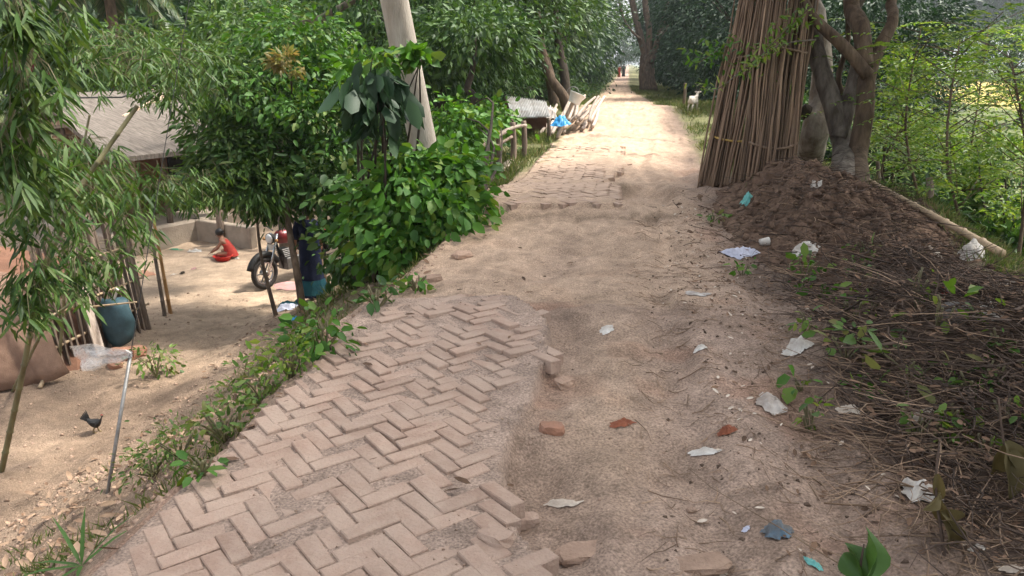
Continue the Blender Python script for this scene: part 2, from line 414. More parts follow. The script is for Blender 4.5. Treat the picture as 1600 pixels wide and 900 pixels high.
def plastic_clear(name):
    m = bpy.data.materials.new(name)
    nt, N, L, bs = nodes(m)
    bs.inputs['Base Color'].default_value = (0.78, 0.76, 0.74, 1)
    bs.inputs['Roughness'].default_value = 0.3
    t = N.new('ShaderNodeBsdfTransparent')
    mx = N.new('ShaderNodeMixShader')
    nz = N.new('ShaderNodeTexNoise'); nz.inputs['Scale'].default_value = 14; nz.inputs['Detail'].default_value = 4
    mr = N.new('ShaderNodeMapRange'); mr.inputs[1].default_value = 0.35; mr.inputs[2].default_value = 0.7; mr.inputs[3].default_value = 0.25; mr.inputs[4].default_value = 0.75
    L.new(nz.outputs[0], mr.inputs[0]); L.new(mr.outputs[0], mx.inputs[0])
    L.new(t.outputs[0], mx.inputs[1]); L.new(bs.outputs[0], mx.inputs[2])
    L.new(mx.outputs[0], N['Material Output'].inputs[0])
    M[name] = m
plastic_clear('clear_film')

# ------------------------------------------------------------------ object helpers
def tag(o, label=None, cat=None, group=None, kind=None):
    if label: o['label'] = label
    if cat: o['category'] = cat
    if group: o['group'] = group
    if kind: o['kind'] = kind
    return o

def thing(name, label, cat, loc=(0, 0, 0), group=None):
    o = bpy.data.objects.new(name, None)
    COL.objects.link(o)
    o.location = loc
    o.empty_display_size = 0.1
    return tag(o, label, cat, group)

def mesh_np(name, V, F, material, smooth=False):
    V = np.asarray(V, np.float32); F = np.asarray(F, np.int32)
    me = bpy.data.meshes.new(name)
    me.vertices.add(len(V)); me.vertices.foreach_set('co', V.ravel())
    k = F.shape[1]
    me.loops.add(F.size); me.loops.foreach_set('vertex_index', F.ravel())
    me.polygons.add(len(F))
    me.polygons.foreach_set('loop_start', np.arange(0, F.size, k, dtype=np.int32))
    me.polygons.foreach_set('loop_total', np.full(len(F), k, np.int32))
    if smooth:
        me.polygons.foreach_set('use_smooth', np.ones(len(F), bool))
    me.update(calc_edges=True)
    me.materials.append(M[material] if isinstance(material, str) else material)
    return me

def link(name, me, parent=None, loc=(0, 0, 0)):
    o = bpy.data.objects.new(name, me)
    COL.objects.link(o)
    if parent: o.parent = parent
    o.location = loc
    return o

def wloc(o):
    p = Vector((0, 0, 0))
    while o is not None:
        p += o.location; o = o.parent
    return p

def obj_np(name, V, F, material, parent=None, origin=None, smooth=False):
    """mesh from world coordinates; origin = parent's place or the given base"""
    V = np.asarray(V, np.float32)
    base = wloc(parent) if parent is not None else Vector(origin if origin is not None else (0, 0, 0))
    me = mesh_np(name, V - np.array(base, np.float32), F, material, smooth)
    return link(name, me, parent, (0, 0, 0) if parent is not None else base)

class MB:
    def __init__(self):
        self.v = []; self.f = []
    def add(self, vs, fs):
        b = len(self.v)
        self.v += [tuple(p) for p in vs]
        self.f += [tuple(i + b for i in f) for f in fs]
        return self
    def box(self, c, s, rot=None, taper=1.0):
        c = Vector(c); hx, hy, hz = s[0] / 2, s[1] / 2, s[2] / 2
        p = []
        for z in (-hz, hz):
            k = taper if z > 0 else 1
            for x, y in ((-hx, -hy), (hx, -hy), (hx, hy), (-hx, hy)):
                q = Vector((x * k, y * k, z))
                if rot is not None: q = rot @ q
                p.append(c + q)
        return self.add(p, [(3, 2, 1, 0), (4, 5, 6, 7), (0, 1, 5, 4), (1, 2, 6, 5), (2, 3, 7, 6), (3, 0, 4, 7)])
    def tube(self, pts, rad, n=8, cap=True, flat=1.0, twist=0.0):
        pts = [Vector(p) for p in pts]
        if not hasattr(rad, '__len__'): rad = [rad] * len(pts)
        b = len(self.v); up = None
        for i, p in enumerate(pts):
            t = (pts[min(i + 1, len(pts) - 1)] - pts[max(i - 1, 0)])
            if t.length < 1e-9: t = Vector((0, 0, 1))
            t.normalize()
            if up is None:
                up = t.orthogonal().normalized()
            up = (up - t * up.dot(t))
            if up.length < 1e-6: up = t.orthogonal()
            up.normalize()
            s = t.cross(up)
            for k in range(n):
                a = 2 * math.pi * k / n + twist
                self.v.append(tuple(p + (up * math.cos(a) + s * math.sin(a) * flat) * rad[i]))
        for i in range(len(pts) - 1):
            for k in range(n):
                k2 = (k + 1) % n
                self.f.append((b + i * n + k, b + i * n + k2, b + (i + 1) * n + k2, b + (i + 1) * n + k))
        if cap:
            self.f.append(tuple(b + k for k in reversed(range(n))))
            e = b + (len(pts) - 1) * n
            self.f.append(tuple(e + k for k in range(n)))
        return self
    def lathe(self, c, prof, n=14, axis=None):
        """prof: list of (radius, height) about +Z or about axis"""
        c = Vector(c)
        ax = Vector(axis or (0, 0, 1)).normalized()
        u = ax.orthogonal().normalized(); w = ax.cross(u)
        b = len(self.v)
        for r, h in prof:
            for k in range(n):
                a = 2 * math.pi * k / n
                self.v.append(tuple(c + ax * h + (u * math.cos(a) + w * math.sin(a)) * r))
        for i in range(len(prof) - 1):
            for k in range(n):
                k2 = (k + 1) % n
                self.f.append((b + i * n + k, b + i * n + k2, b + (i + 1) * n + k2, b + (i + 1) * n + k))
        self.f.append(tuple(b + k for k in reversed(range(n))))
        e = b + (len(prof) - 1) * n
        self.f.append(tuple(e + k for k in range(n)))
        return self
    def ball(self, c, r, nu=10, nv=7, rot=None):
        c = Vector(c)
        if not hasattr(r, '__len__'): r = (r, r, r)
        b = len(self.v)
        for j in range(1, nv):
            t = math.pi * j / nv
            for i in range(nu):
                a = 2 * math.pi * i / nu
                q = Vector((r[0] * math.sin(t) * math.cos(a), r[1] * math.sin(t) * math.sin(a), r[2] * math.cos(t)))
                if rot is not None: q = rot @ q
                self.v.append(tuple(c + q))
        for z in (r[2], -r[2]):
            q = Vector((0, 0, z))
            if rot is not None: q = rot @ q
            self.v.append(tuple(c + q))
        T, B = b + (nv - 1) * nu, b + (nv - 1) * nu + 1
        for j in range(nv - 2):
            for i in range(nu):
                i2 = (i + 1) % nu
                self.f.append((b + j * nu + i, b + (j + 1) * nu + i, b + (j + 1) * nu + i2, b + j * nu + i2))
        for i in range(nu):
            i2 = (i + 1) % nu
            self.f.append((T, b + i, b + i2))
            self.f.append((B, b + (nv - 2) * nu + i2, b + (nv - 2) * nu + i))
        return self
    def loft(self, rings, cap=True):
        b = len(self.v); n = len(rings[0])
        for r in rings:
            self.v += [tuple(p) for p in r]
        for i in range(len(rings) - 1):
            for k in range(n):
                k2 = (k + 1) % n
                self.f.append((b + i * n + k, b + i * n + k2, b + (i + 1) * n + k2, b + (i + 1) * n + k))
        if cap:
            self.f.append(tuple(b + k for k in reversed(range(n))))
            e = b + (len(rings) - 1) * n
            self.f.append(tuple(e + k for k in range(n)))
        return self
    def build(self, name, material, parent=None, origin=None, smooth=False, bevel=0.0):
        base = wloc(parent) if parent is not None else Vector(origin if origin is not None else (0, 0, 0))
        me = bpy.data.meshes.new(name)
        me.from_pydata([tuple(Vector(p) - base) for p in self.v], [], self.f)
        if smooth:
            me.polygons.foreach_set('use_smooth', np.ones(len(me.polygons), bool))
        if bevel:
            bm = bmesh.new(); bm.from_mesh(me)
            bmesh.ops.bevel(bm, geom=bm.edges[:], offset=bevel, segments=1, affect='EDGES', profile=0.5)
            bm.to_mesh(me); bm.free()
        me.materials.append(M[material])
        me.update()
        return link(name, me, parent, (0, 0, 0) if parent is not None else base)

def rough_tube(mb, pts, rad, n=10, amp=0.08, seed=0, sub=4):
    """trunk or limb: smooth curve through the points with knobbly radius"""
    pts = [Vector(p) for p in pts]
    P = []; Rr = []
    m = len(pts)
    for i in range(m - 1):
        p0, p1, p2, p3 = pts[max(i - 1, 0)], pts[i], pts[i + 1], pts[min(i + 2, m - 1)]
        for k in range(sub):
            t = k / sub
            q = 0.5 * ((2 * p1) + (p2 - p0) * t + (2 * p0 - 5 * p1 + 4 * p2 - p3) * t * t + (3 * p1 - p0 - 3 * p2 + p3) * t ** 3)
            P.append(q); Rr.append(rad[i] + (rad[i + 1] - rad[i]) * t)
    P.append(pts[-1]); Rr.append(rad[-1])
    rr = random.Random(seed)
    b0 = len(mb.v)
    mb.tube(P, Rr, n)
    ph = [rr.uniform(0, 6.28) for _ in range(4)]
    for i, p in enumerate(P):
        for k in range(n):
            v = Vector(mb.v[b0 + i * n + k])
            a = 2 * math.pi * k / n
            s = 1 + amp * (math.sin(2 * a + ph[0] + i * 0.35) * 0.6 + math.sin(3 * a + ph[1] - i * 0.5) * 0.5) + rr.uniform(-amp, amp) * 0.6
            mb.v[b0 + i * n + k] = tuple(p + (v - p) * s)
    return mb

# ---- leaves
def unit(a):
    return a / np.maximum(np.linalg.norm(a, axis=1, keepdims=True), 1e-9)

def leaf_arrays(pos, d, nrm, L, Wd, lod=0, wide=0.42, droop=0.15, fold=0.12):
    n = len(pos)
    L = np.broadcast_to(np.asarray(L, float), (n,))[:, None]
    Wd = np.broadcast_to(np.asarray(Wd, float), (n,))[:, None]
    d = unit(d)
    s = np.cross(d, nrm); s = unit(s)
    u = np.cross(s, d)
    if lod == 0:
        b = pos
        m = pos + d * L * wide
        l = m + s * Wd * 0.5 + u * Wd * fold
        r = m - s * Wd * 0.5 + u * Wd * fold
        t = pos + d * L - u * L * droop
        V = np.stack([b, r, t, l], 1).reshape(-1, 3)
        F = np.arange(n)[:, None, None] * 4 + np.array([[0, 1, 2], [0, 2, 3]])[None]
        return V, F.reshape(-1, 3)
    a1, a2 = wide * 0.62, wide + (1 - wide) * 0.48
    w1, w2 = 0.86, 0.80
    b = pos
    m1 = pos + d * L * a1 - u * L * droop * 0.12
    m2 = pos + d * L * a2 - u * L * droop * 0.5
    l1 = m1 + s * Wd * 0.5 * w1 + u * Wd * fold; r1 = m1 - s * Wd * 0.5 * w1 + u * Wd * fold
    l2 = m2 + s * Wd * 0.5 * w2 + u * Wd * fold; r2 = m2 - s * Wd * 0.5 * w2 + u * Wd * fold
    t = pos + d * L - u * L * droop
    V = np.stack([b, l1, m1, r1, l2, m2, r2, t], 1).reshape(-1, 3)
    T = np.array([[0, 2, 1], [0, 3, 2], [1, 2, 5], [1, 5, 4], [2, 3, 6], [2, 6, 5], [4, 5, 7], [5, 6, 7]])
    F = np.arange(n)[:, None, None] * 8 + T[None]
    return V, F.reshape(-1, 3)

def cloud(c, rad, n, clumps, spread=0.28, droop=0.35, outward=0.6, shell=0.35, rg=None, up_bias=0.8, flat=0.6):
    """leaf places, directions and normals in clumps through an ellipsoid"""
    rg = rg or RG
    c = np.asarray(c, float); rad = np.asarray(rad, float)
    q = unit(rg.normal(size=(clumps, 3)))
    rr = (shell + (1 - shell) * rg.random(clumps) ** 0.5)[:, None]
    cc = q * rr
    w = rg.random(clumps) + 0.3
    idx = rg.choice(clumps, n, p=w / w.sum())
    off = rg.normal(size=(n, 3)) * np.array([1, 1, flat])
    k = spread * (0.55 + 0.9 * rg.random(clumps))[idx][:, None]
    mean_r = rad.mean()
    pos = c + cc[idx] * rad + off * k * mean_r
    d = unit(off) * outward + unit(cc[idx] * rad) * 0.5 + rg.normal(size=(n, 3)) * 0.35
    d[:, 2] -= droop
    nrm = rg.normal(size=(n, 3)) * 0.7
    nrm[:, 2] += up_bias
    return pos, unit(d), unit(nrm)

def merge(parts):
    V = []; F = []; b = 0
    for v, f in parts:
        V.append(v); F.append(f + b); b += len(v)
    return np.concatenate(V), np.concatenate(F)

def twig_arrays(P, r, taper=0.4):
    """P: (n,k,3) polylines -> three-sided tubes"""
    n, k, _ = P.shape
    r = np.broadcast_to(np.asarray(r, float), (n,))
    ax = unit(P[:, -1] - P[:, 0])
    ref = np.tile(np.array([[0.31, 0.77, 0.55]]), (n, 1))
    u = unit(np.cross(ax, ref)); w = np.cross(ax, u)
    V = np.zeros((n, k, 3, 3))
    for j in range(k):
        rr = (r * (1 - (1 - taper) * j / (k - 1)))[:, None]
        for s in range(3):
            a = 2 * math.pi * s / 3
            V[:, j, s] = P[:, j] + (u * math.cos(a) + w * math.sin(a)) * rr
    F = []
    base = np.arange(n) * k * 3
    for j in range(k - 1):
        for s in range(3):
            s2 = (s + 1) % 3
            F.append(np.stack([base + j * 3 + s, base + j * 3 + s2, base + (j + 1) * 3 + s2, base + (j + 1) * 3 + s], 1))
    return V.reshape(-1, 3), np.concatenate(F)

def copy_tree(o, parent=None):
    c = o.copy(); COL.objects.link(c); c.parent = parent
    for ch in list(o.children):
        copy_tree(ch, c)
    return c

# ================================================================== SETTING: ground, road
def axis(segs):
    out = [segs[0][0]]
    for a, b, st in segs:
        n = max(1, int(round((b - a) / st)))
        out += list(np.linspace(a, b, n + 1)[1:])
    return np.array(out)

XS = np.concatenate([-np.geomspace(30, 900, 26)[::-1], axis([(-29, -14, 0.6), (-14, -6.5, 0.16), (-6.5, -2.2, 0.065), (-2.2, 2.2, 0.028), (2.2, 5.0, 0.06), (5.0, 9.0, 0.16), (9, 29, 0.7)]), np.geomspace(30, 900, 26)])
YS = np.concatenate([-np.geomspace(4, 60, 12)[::-1], axis([(-3, 1.0, 0.3), (1.0, 6.0, 0.028), (6.0, 11.0, 0.045), (11, 18, 0.08), (18, 34, 0.22), (34, 110, 1.2)]), np.geomspace(112, 1500, 34)])

def earth_colour(x, y):
    n1 = fbm(x * 0.8, y * 0.8, 51, 4)[..., None]
    n2 = fbm(x * 3.1, y * 3.1, 52, 4)[..., None]
    n3 = fbm(x * 9.0, y * 9.0, 53, 3)[..., None]
    def C(*k): return np.array(k, float)
    dust_c = C(0.385, 0.285, 0.225); sand = C(0.43, 0.310, 0.220); dirt = C(0.365, 0.262, 0.200)
    litter = C(0.135, 0.098, 0.078); slope = C(0.245, 0.175, 0.125); yard = C(0.40, 0.300, 0.215)
    olive = C(0.115, 0.115, 0.052); field = C(0.095, 0.115, 0.042); straw_f = C(0.42, 0.33, 0.10)
    def mixc(a, b, t):
        t = np.clip(t, 0, 1)
        if t.ndim == a.ndim - 1 or (hasattr(t, 'shape') and t.shape == x.shape): t = t[..., None]
        return a * (1 - t) + b * t
    c = np.broadcast_to(dirt, x.shape + (3,)).copy()
    # right hand wheel track: pale trodden strip, darker patches
    t = (sstep(0.42, 0.62, n2[..., 0]) * 0.55)
    c = mixc(c, dust_c, t)
    c = mixc(c, C(0.165, 0.115, 0.085), sstep(0.52, 0.74, n1[..., 0]) * 0.45)
    c = mixc(c, C(0.15, 0.105, 0.078), sstep(0.58, 0.72, n3[..., 0]) * 0.5)
    c = mixc(c, C(0.30, 0.155, 0.10), sstep(0.62, 0.75, fbm(x * 2.3, y * 2.3, 57, 3)) * 0.45)
    c = mixc(c, sand, np.exp(-(((x + 0.05) / 0.28) ** 2)) * sstep(2.4, 3.2, y) * (1 - sstep(4.6, 5.4, y)) * 0.6)
    # pavement dust
    c = mixc(c, dust_c * 0.92, paved(x, y) * 1.0)
    # sandy stretch
    s = sstep(5.1, 5.5, y) * (1 - sstep(60, 90, y)) * (1 - sstep(0.5, 1.35, x + 0.5 * (n2[..., 0] - 0.5)))
    c = mixc(c, sand, s * 0.85 * (0.65 + 0.5 * n1[..., 0]))
    c = mixc(c, C(0.30, 0.215, 0.16), np.exp(-(((x + 0.58 - 0.12 * (y - 7)) / 0.2) ** 2)) * sstep(5.5, 6.3, y) * (1 - sstep(7.4, 8.2, y)) * 0.5)
    c = mixc(c, sand * 1.06, sstep(13, 17, y) * (1 - sstep(40, 70, y)) * (np.abs(x) < 1.5) * 0.8)
    # dark moist pot-hole rim and break lines, brick-edge shade painted in
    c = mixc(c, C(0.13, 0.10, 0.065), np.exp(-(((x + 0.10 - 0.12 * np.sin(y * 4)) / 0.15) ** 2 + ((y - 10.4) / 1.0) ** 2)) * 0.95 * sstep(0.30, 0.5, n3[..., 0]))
    c = mixc(c, C(0.16, 0.115, 0.08), np.exp(-((y - 8.45 - 0.25 * (n2[..., 0] - 0.5)) / 0.10) ** 2) * (np.abs(x + 0.4) < 1.1) * 0.7 * sstep(0.35, 0.55, n3[..., 0]))
    c = mixc(c, C(0.16, 0.115, 0.08), np.exp(-((y - 15.2 - 0.8 * (n1[..., 0] - 0.5)) / 0.12) ** 2) * (np.abs(x + 0.2) < 0.9) * 0.6)
    c = mixc(c, C(0.20, 0.145, 0.105), np.exp(-((y - 17.6 - 1.2 * (n1[..., 0] - 0.5)) / 0.16) ** 2) * (np.abs(x - 0.1) < 1.0) * 0.6)
    # right verge: littered brown soil
    v = sstep(0.6, 1.6, x + 0.8 * (n1[..., 0] - 0.5) + 0.35 * (n2[..., 0] - 0.5))
    c = mixc(c, litter, v * 0.92)
    re = right_edge(y); e = x - re
    c = mixc(c, olive, sstep(-0.5, 0.4, e) * 0.8)
    c = mixc(c, field, sstep(0.8, 3.0, e) * 0.95)
    c = mixc(c, olive, sstep(1.25, 1.7, x + 0.3 * (n2[..., 0] - 0.5)) * sstep(12, 15, y) * 0.85)
    # left bank
    le = left_edge(y); d = le - x
    onb = sstep(-0.1, 0.25, d)
    c = mixc(c, slope * (0.75 + 0.6 * n2), onb * 0.95)
    c = mixc(c, C(0.15, 0.105, 0.07), onb * (1 - sstep(2.6, 3.4, d)) * sstep(0.5, 0.66, n3[..., 0]) * 0.6)
    gr = onb * (1 - sstep(2.2, 3.2, d)) * sstep(5.5, 8.5, y)
    c = mixc(c, olive, gr * (0.35 + 0.6 * n2[..., 0]))
    c = mixc(c, olive, onb * sstep(13, 16, y) * 0.85 * (1 - sstep(2.4, 3.4, d)))
    c = mixc(c, olive * (0.8 + 0.6 * n2), sstep(1.3, 1.65, -x + 0.3 * (n2[..., 0] - 0.5)) * sstep(12, 15, y) * 0.9 * (1 - sstep(2.4, 3.4, d)))
    yd = sstep(2.5, 3.6, d + 0.9 * (n1[..., 0] - 0.5)) * (1 - sstep(21, 25, y)) * (1 - sstep(14, 19, -x))
    c = mixc(c, yard * (0.86 + 0.28 * n2), yd * 0.95)
    c = mixc(c, C(0.215, 0.152, 0.108), yd * (1 - sstep(7.5, 10.5, y)) * (0.65 + 0.5 * n1[..., 0]))
    far_v = sstep(-0.15, 0.25, np.abs(x - rc(y)) - hw(y) + 0.35 * (n2[..., 0] - 0.5)) * sstep(11, 14, y)
    c = mixc(c, olive * (0.8 + 0.6 * n2), far_v * (1 - yd) * 0.92)
    # farther off
    c = mixc(c, field, np.clip(sstep(40, 60, np.abs(x)) + (np.abs(x) > 6) * sstep(24, 30, y), 0, 1) * 0.9)
    c = mixc(c, straw_f, (x > 34) * (y > 62) * (y < 190) * 1.0)
    return np.clip(c * (0.70 + 0.60 * n3) * (0.82 + 0.36 * n2), 0, 1)

def sheet(name, xs, ys):
    X, Y = np.meshgrid(xs, ys)
    Z = H(X, Y)
    V = np.stack([X, Y, Z], -1).reshape(-1, 3)
    nx, ny = len(xs), len(ys)
    i = (np.arange(ny - 1)[:, None] * nx + np.arange(nx - 1)[None]).ravel()
    F = np.stack([i, i + 1, i + nx + 1, i + nx], 1)
    o = obj_np(name, V, F, 'earth', smooth=True)
    at = o.data.attributes.new('earth', 'FLOAT_COLOR', 'POINT')
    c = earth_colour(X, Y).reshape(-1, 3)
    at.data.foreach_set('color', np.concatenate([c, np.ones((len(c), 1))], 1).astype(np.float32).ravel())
    return o

i0 = int(np.argmin(abs(XS + 1.82))); i1 = int(np.argmin(abs(XS - 1.60)))
j0 = int(np.argmin(abs(YS + 30))); j1 = int(np.argmin(abs(YS - 175)))
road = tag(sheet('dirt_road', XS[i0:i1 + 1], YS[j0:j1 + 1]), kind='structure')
tag(sheet('ground', XS[:i0 + 1], YS), kind='structure')
g2 = tag(sheet('ground', XS[i1:], YS), kind='structure')
tag(sheet('ground', XS[i0:i1 + 1], YS[j1:]), kind='structure')
tag(sheet('ground', XS[i0:i1 + 1], YS[:j0 + 1]), kind='structure')

# ---- herringbone bricks, laid on edge; the 300 nearest one by one, the rest as one part
BL, BW = 0.218, 0.081
def brick_mesh(k):
    rr = random.Random(100 + k)
    bm = bmesh.new()
    bmesh.ops.create_cube(bm, size=1.0)
    L_, W_, T_ = BL - rr.uniform(0.002, 0.012), BW - rr.uniform(0.002, 0.006), 0.075
    for v in bm.verts:
        v.co = Vector((v.co.x * L_ + rr.uniform(-.006, .006), v.co.y * W_ + rr.uniform(-.004, .004), (v.co.z - 0.5) * T_ + (rr.uniform(-.003, .003) if v.co.z > 0 else 0)))
    top = [e for e in bm.edges if all(v.co.z > -0.02 for v in e.verts)]
    bmesh.ops.bevel(bm, geom=top, offset=0.0045, segments=1, affect='EDGES', profile=0.5)
    me = bpy.data.meshes.new('brick')
    bm.to_mesh(me); bm.free()
    me.materials.append(M['brick'])
    return me
bmeshes = [brick_mesh(k) for k in range(10)]
spots = []
c45 = math.sqrt(0.5)
for a in range(-160, 260):
    for b in range(-70, 70):
        ox, oy = a * BW + b * (BL + BW), a * BW + b * (BW - BL)
        for (cx, cyy, vert) in ((ox + BL / 2, oy + BW / 2, 0), (ox + BL + BW / 2, oy + BW - BL / 2, 1)):
            # rotate so that the zigzag runs along the road
            x = (cx - cyy) * c45 - 0.93
            y = (cx + cyy) * c45
            x += 0.02 * math.sin(y * 1.7)
            if -1.95 < x < 0.4 and 1.2 < y < 17 and bool(paved(x, y)):
                spots.append((x, y, math.radians(45 + 90 * vert)))
spots.sort(key=lambda s: s[1])
rest = MB(); nb = 0
rb = random.Random(5)
for (x, y, a) in spots:
    edge = not (bool(paved(x + 0.16, y)) and bool(paved(x, y + 0.14)))
    if edge and y < 6 and not (bool(paved(x - 0.14, y)) and bool(paved(x - 0.1, y - 0.1))):
        continue
    if rb.random() < (0.10 if edge else 0.012):
        continue
    z = float(road_base(x, y)) + rb.gauss(0, 0.0055) - (0.010 * rb.random() if rb.random() < 0.12 else 0) - (0.012 if edge else 0) * rb.random()
    tx, ty = rb.gauss(0, 0.025), rb.gauss(0, 0.025)
    if edge: tx += rb.gauss(0, 0.03); ty += rb.gauss(0, 0.03)
    az = a + rb.gauss(0, 0.03); x += rb.gauss(0, 0.004); y += rb.gauss(0, 0.004)
    me = bmeshes[rb.randrange(10)]
    if nb < 300:
        o = link('brick', me, road, (x, y, z))
        o.rotation_euler = (tx, ty, az)
        o.scale = (rb.uniform(0.95, 1.02) if rb.random() > 0.06 else rb.uniform(0.55, 0.8), rb.uniform(0.95, 1.05), 1)
        nb += 1
    else:
        mtx = Matrix.Translation((x, y, z)) @ Matrix.Rotation(az, 4, 'Z') @ Matrix.Rotation(ty, 4, 'Y') @ Matrix.Rotation(tx, 4, 'X')
        rest.add([mtx @ v.co for v in me.vertices], [tuple(p.vertices) for p in me.polygons])
tag(rest.build('far_bricks', 'brick_far', road), kind='stuff')

# the sky beyond is the world itself; a far wood closes the fields on the right

# ================================================================== TREES AND PLANTS
def foliage(name, blobs, material, parent, n=2000, L=0.12, Wd=0.05, lod=0, clumps=26, wide=0.42, dl=0.15, **kw):
    """one crown: leaves in several ellipsoids [(centre, radii, share)]"""
    parts = []
    tot = sum(b[2] if len(b) > 2 else 1 for b in blobs)
    for b in blobs:
        k = int(n * (b[2] if len(b) > 2 else 1) / tot)
        p, d, nn = cloud(b[0], b[1], k, max(4, int(clumps * (b[2] if len(b) > 2 else 1))), **kw)
        l = L * (0.38 + 0.95 * RG.random(k) ** 1.2)
        parts.append(leaf_arrays(p, d, nn, l, l * (Wd / L), lod, wide, dl))
    V, F = merge(parts)
    return obj_np(name, V, F, material, parent)

def blob(px, py, depth, rx, ry, share=1.0, rd=None):
    c = D(px, py, depth)
    k = depth / FPX
    r = (rx * k, (rd if rd is not None else 0.5 * (rx + ry) * k), ry * k)
    return (c, r, share)

def limbs_to(mb, start, targets, r0, r1=0.012, seed=0, n=6, sag=0.0):
    rr = random.Random(seed)
    for t in targets:
        a = Vector(start); b = Vector(t)
        m = a.lerp(b, 0.5) + Vector((rr.uniform(-1, 1), rr.uniform(-1, 1), rr.uniform(0, 1))) * (b - a).length * 0.10
        rough_tube(mb, [a, m, b], [r0, (r0 + r1) * 0.5, r1], n, 0.06, rr.randrange(999), 3)
    return mb

# ---- right verge: three trunks behind the stick bundles; crowns spread above the road
def trunk_pts(pix, depth):
    return [D(px, py, dp) for (px, py), dp in zip(pix, depth if hasattr(depth, '__len__') else [depth] * len(pix))]

def crown_over(parent, centre, rad, n, material, clumps, L=0.2, seed=1, name='crown'):
    rg = np.random.default_rng(seed)
    p, d, nn = cloud(centre, rad, n, clumps, spread=0.22, droop=0.35, shell=0.15, rg=rg)
    l = L * (0.6 + 0.7 * rg.random(n))
    V, F = leaf_arrays(p, d, nn, l, l * 0.42, 0, 0.45, 0.15)
    return obj_np(name, V, F, material, parent)

b1 = G(1318, 298); b1.z -= 0.08
t = thing('tree', 'grey-barked forked tree with two thick limbs just right of the stick bundles', 'tree', b1)
dz = 10.2
mb = MB()
rough_tube(mb, [b1] + trunk_pts([(1318, 240), (1306, 180), (1284, 110), (1268, 40), (1262, -40)], dz) + [Vector((3.6, 9.4, 4.2)), Vector((4.2, 8.2, 6.2))], [0.19, 0.15, 0.145, 0.115, 0.10, 0.10, 0.09, 0.06], 12, 0.10, 3)
mb2 = MB()
rough_tube(mb2, trunk_pts([(1310, 215), (1335, 130), (1348, 60), (1352, -20)], dz - 0.02) + [Vector((4.6, 10.6, 4.4)), Vector((5.2, 11.4, 6.6))], [0.11, 0.105, 0.10, 0.10, 0.09, 0.06], 11, 0.09, 4)
mb.build('trunk', 'bark_grey', t, smooth=True)
mb2.build('limb', 'bark_grey', t, smooth=True)
crown_over(t, (4.6, 9.6, 7.4), (3.4, 3.2, 2.2), 9000, 'leaf_mid', 90, 0.24, 1)

b2 = G(1348, 310); b2.z -= 0.08
t = thing('tree', 'slim brown straight tree whose trunk forks near the top of the picture', 'tree', b2)
dz = 9.9
mb = MB()
rough_tube(mb, [b2] + trunk_pts([(1340, 250), (1350, 180), (1357, 108), (1395, 35), (1425, -40)], dz) + [Vector((5.1, 8.4, 4.6)), Vector((5.8, 7.4, 6.5))], [0.145, 0.12, 0.115, 0.11, 0.075, 0.065, 0.05, 0.04], 11, 0.08, 6)
m2 = MB()
rough_tube(m2, trunk_pts([(1357, 118), (1320, 75), (1283, 40), (1262, 12), (1250, -40)], dz - 0.15), [0.085, 0.075, 0.07, 0.06, 0.05], 9, 0.08, 7)
m3 = MB()
rough_tube(m3, trunk_pts([(1352, 105), (1345, 40), (1340, -30)], dz - 0.1) + [Vector((3.0, 7.5, 4.6)), Vector((2.6, 5.5, 6.6))], [0.11, 0.105, 0.10, 0.08, 0.05], 10, 0.08, 8)
m4 = MB()
rough_tube(m4, trunk_pts([(1340, 175), (1310, 130), (1325, 60), (1320, -20)], dz + 0.5), [0.05, 0.04, 0.035, 0.03], 7, 0.06, 9)
mb.build('trunk', 'bark_brown', t, smooth=True)
for q in (m2, m3, m4):
    q.build('limb', 'bark_brown', t, smooth=True)
crown_over(t, (4.4, 5.8, 7.3), (3.2, 3.4, 2.0), 9000, 'leaf_mid', 90, 0.24, 2)

b3 = G(1262, 262); b3.z -= 0.05
t = thing('tree', 'pale-barked leaning tree with a cut stub between bundles and forked tree', 'tree', b3)
dz = 11.2
mb = MB()
rough_tube(mb, [b3] + trunk_pts([(1270, 220), (1280, 165), (1285, 90), (1275, 20), (1270, -40)], dz) + [Vector((4.2, 13.0, 4.8)), Vector((4.8, 14.2, 6.8))], [0.22, 0.19, 0.175, 0.15, 0.14, 0.13, 0.10, 0.05], 11, 0.09, 13)
mb.build('trunk', 'bark_pale', t, smooth=True)
q = MB(); rough_tube(q, trunk_pts([(1276, 195), (1262, 178), (1252, 168)], dz - 0.1), [0.11, 0.10, 0.085], 9, 0.12, 14)
q.build('stub', 'bark_dark', t, smooth=True)
crown_over(t, (5.2, 13.4, 7.6), (3.4, 2.6, 2.0), 8000, 'leaf_mid', 80, 0.24, 3)
# unseen tree added by the photographer's right hand to shade the near road
t = thing('tree', 'broad shade tree beside the near road, trunk out of the picture at right', 'tree', (4.6, 0.6, gz(4.6, 0.6) - 0.05))
mb = MB(); rough_tube(mb, [(4.6, 0.6, gz(4.6, 0.6) - 0.05), (4.5, 0.6, 2.0), (4.6, 0.9, 4.2), (4.3, 1.4, 6.4)], [0.24, 0.19, 0.16, 0.08], 10, 0.08, 15)
mb.build('trunk', 'bark_brown', t, smooth=True)
crown_over(t, (4.0, 1.2, 7.2), (3.6, 3.4, 2.0), 9000, 'leaf_mid', 90, 0.26, 4)

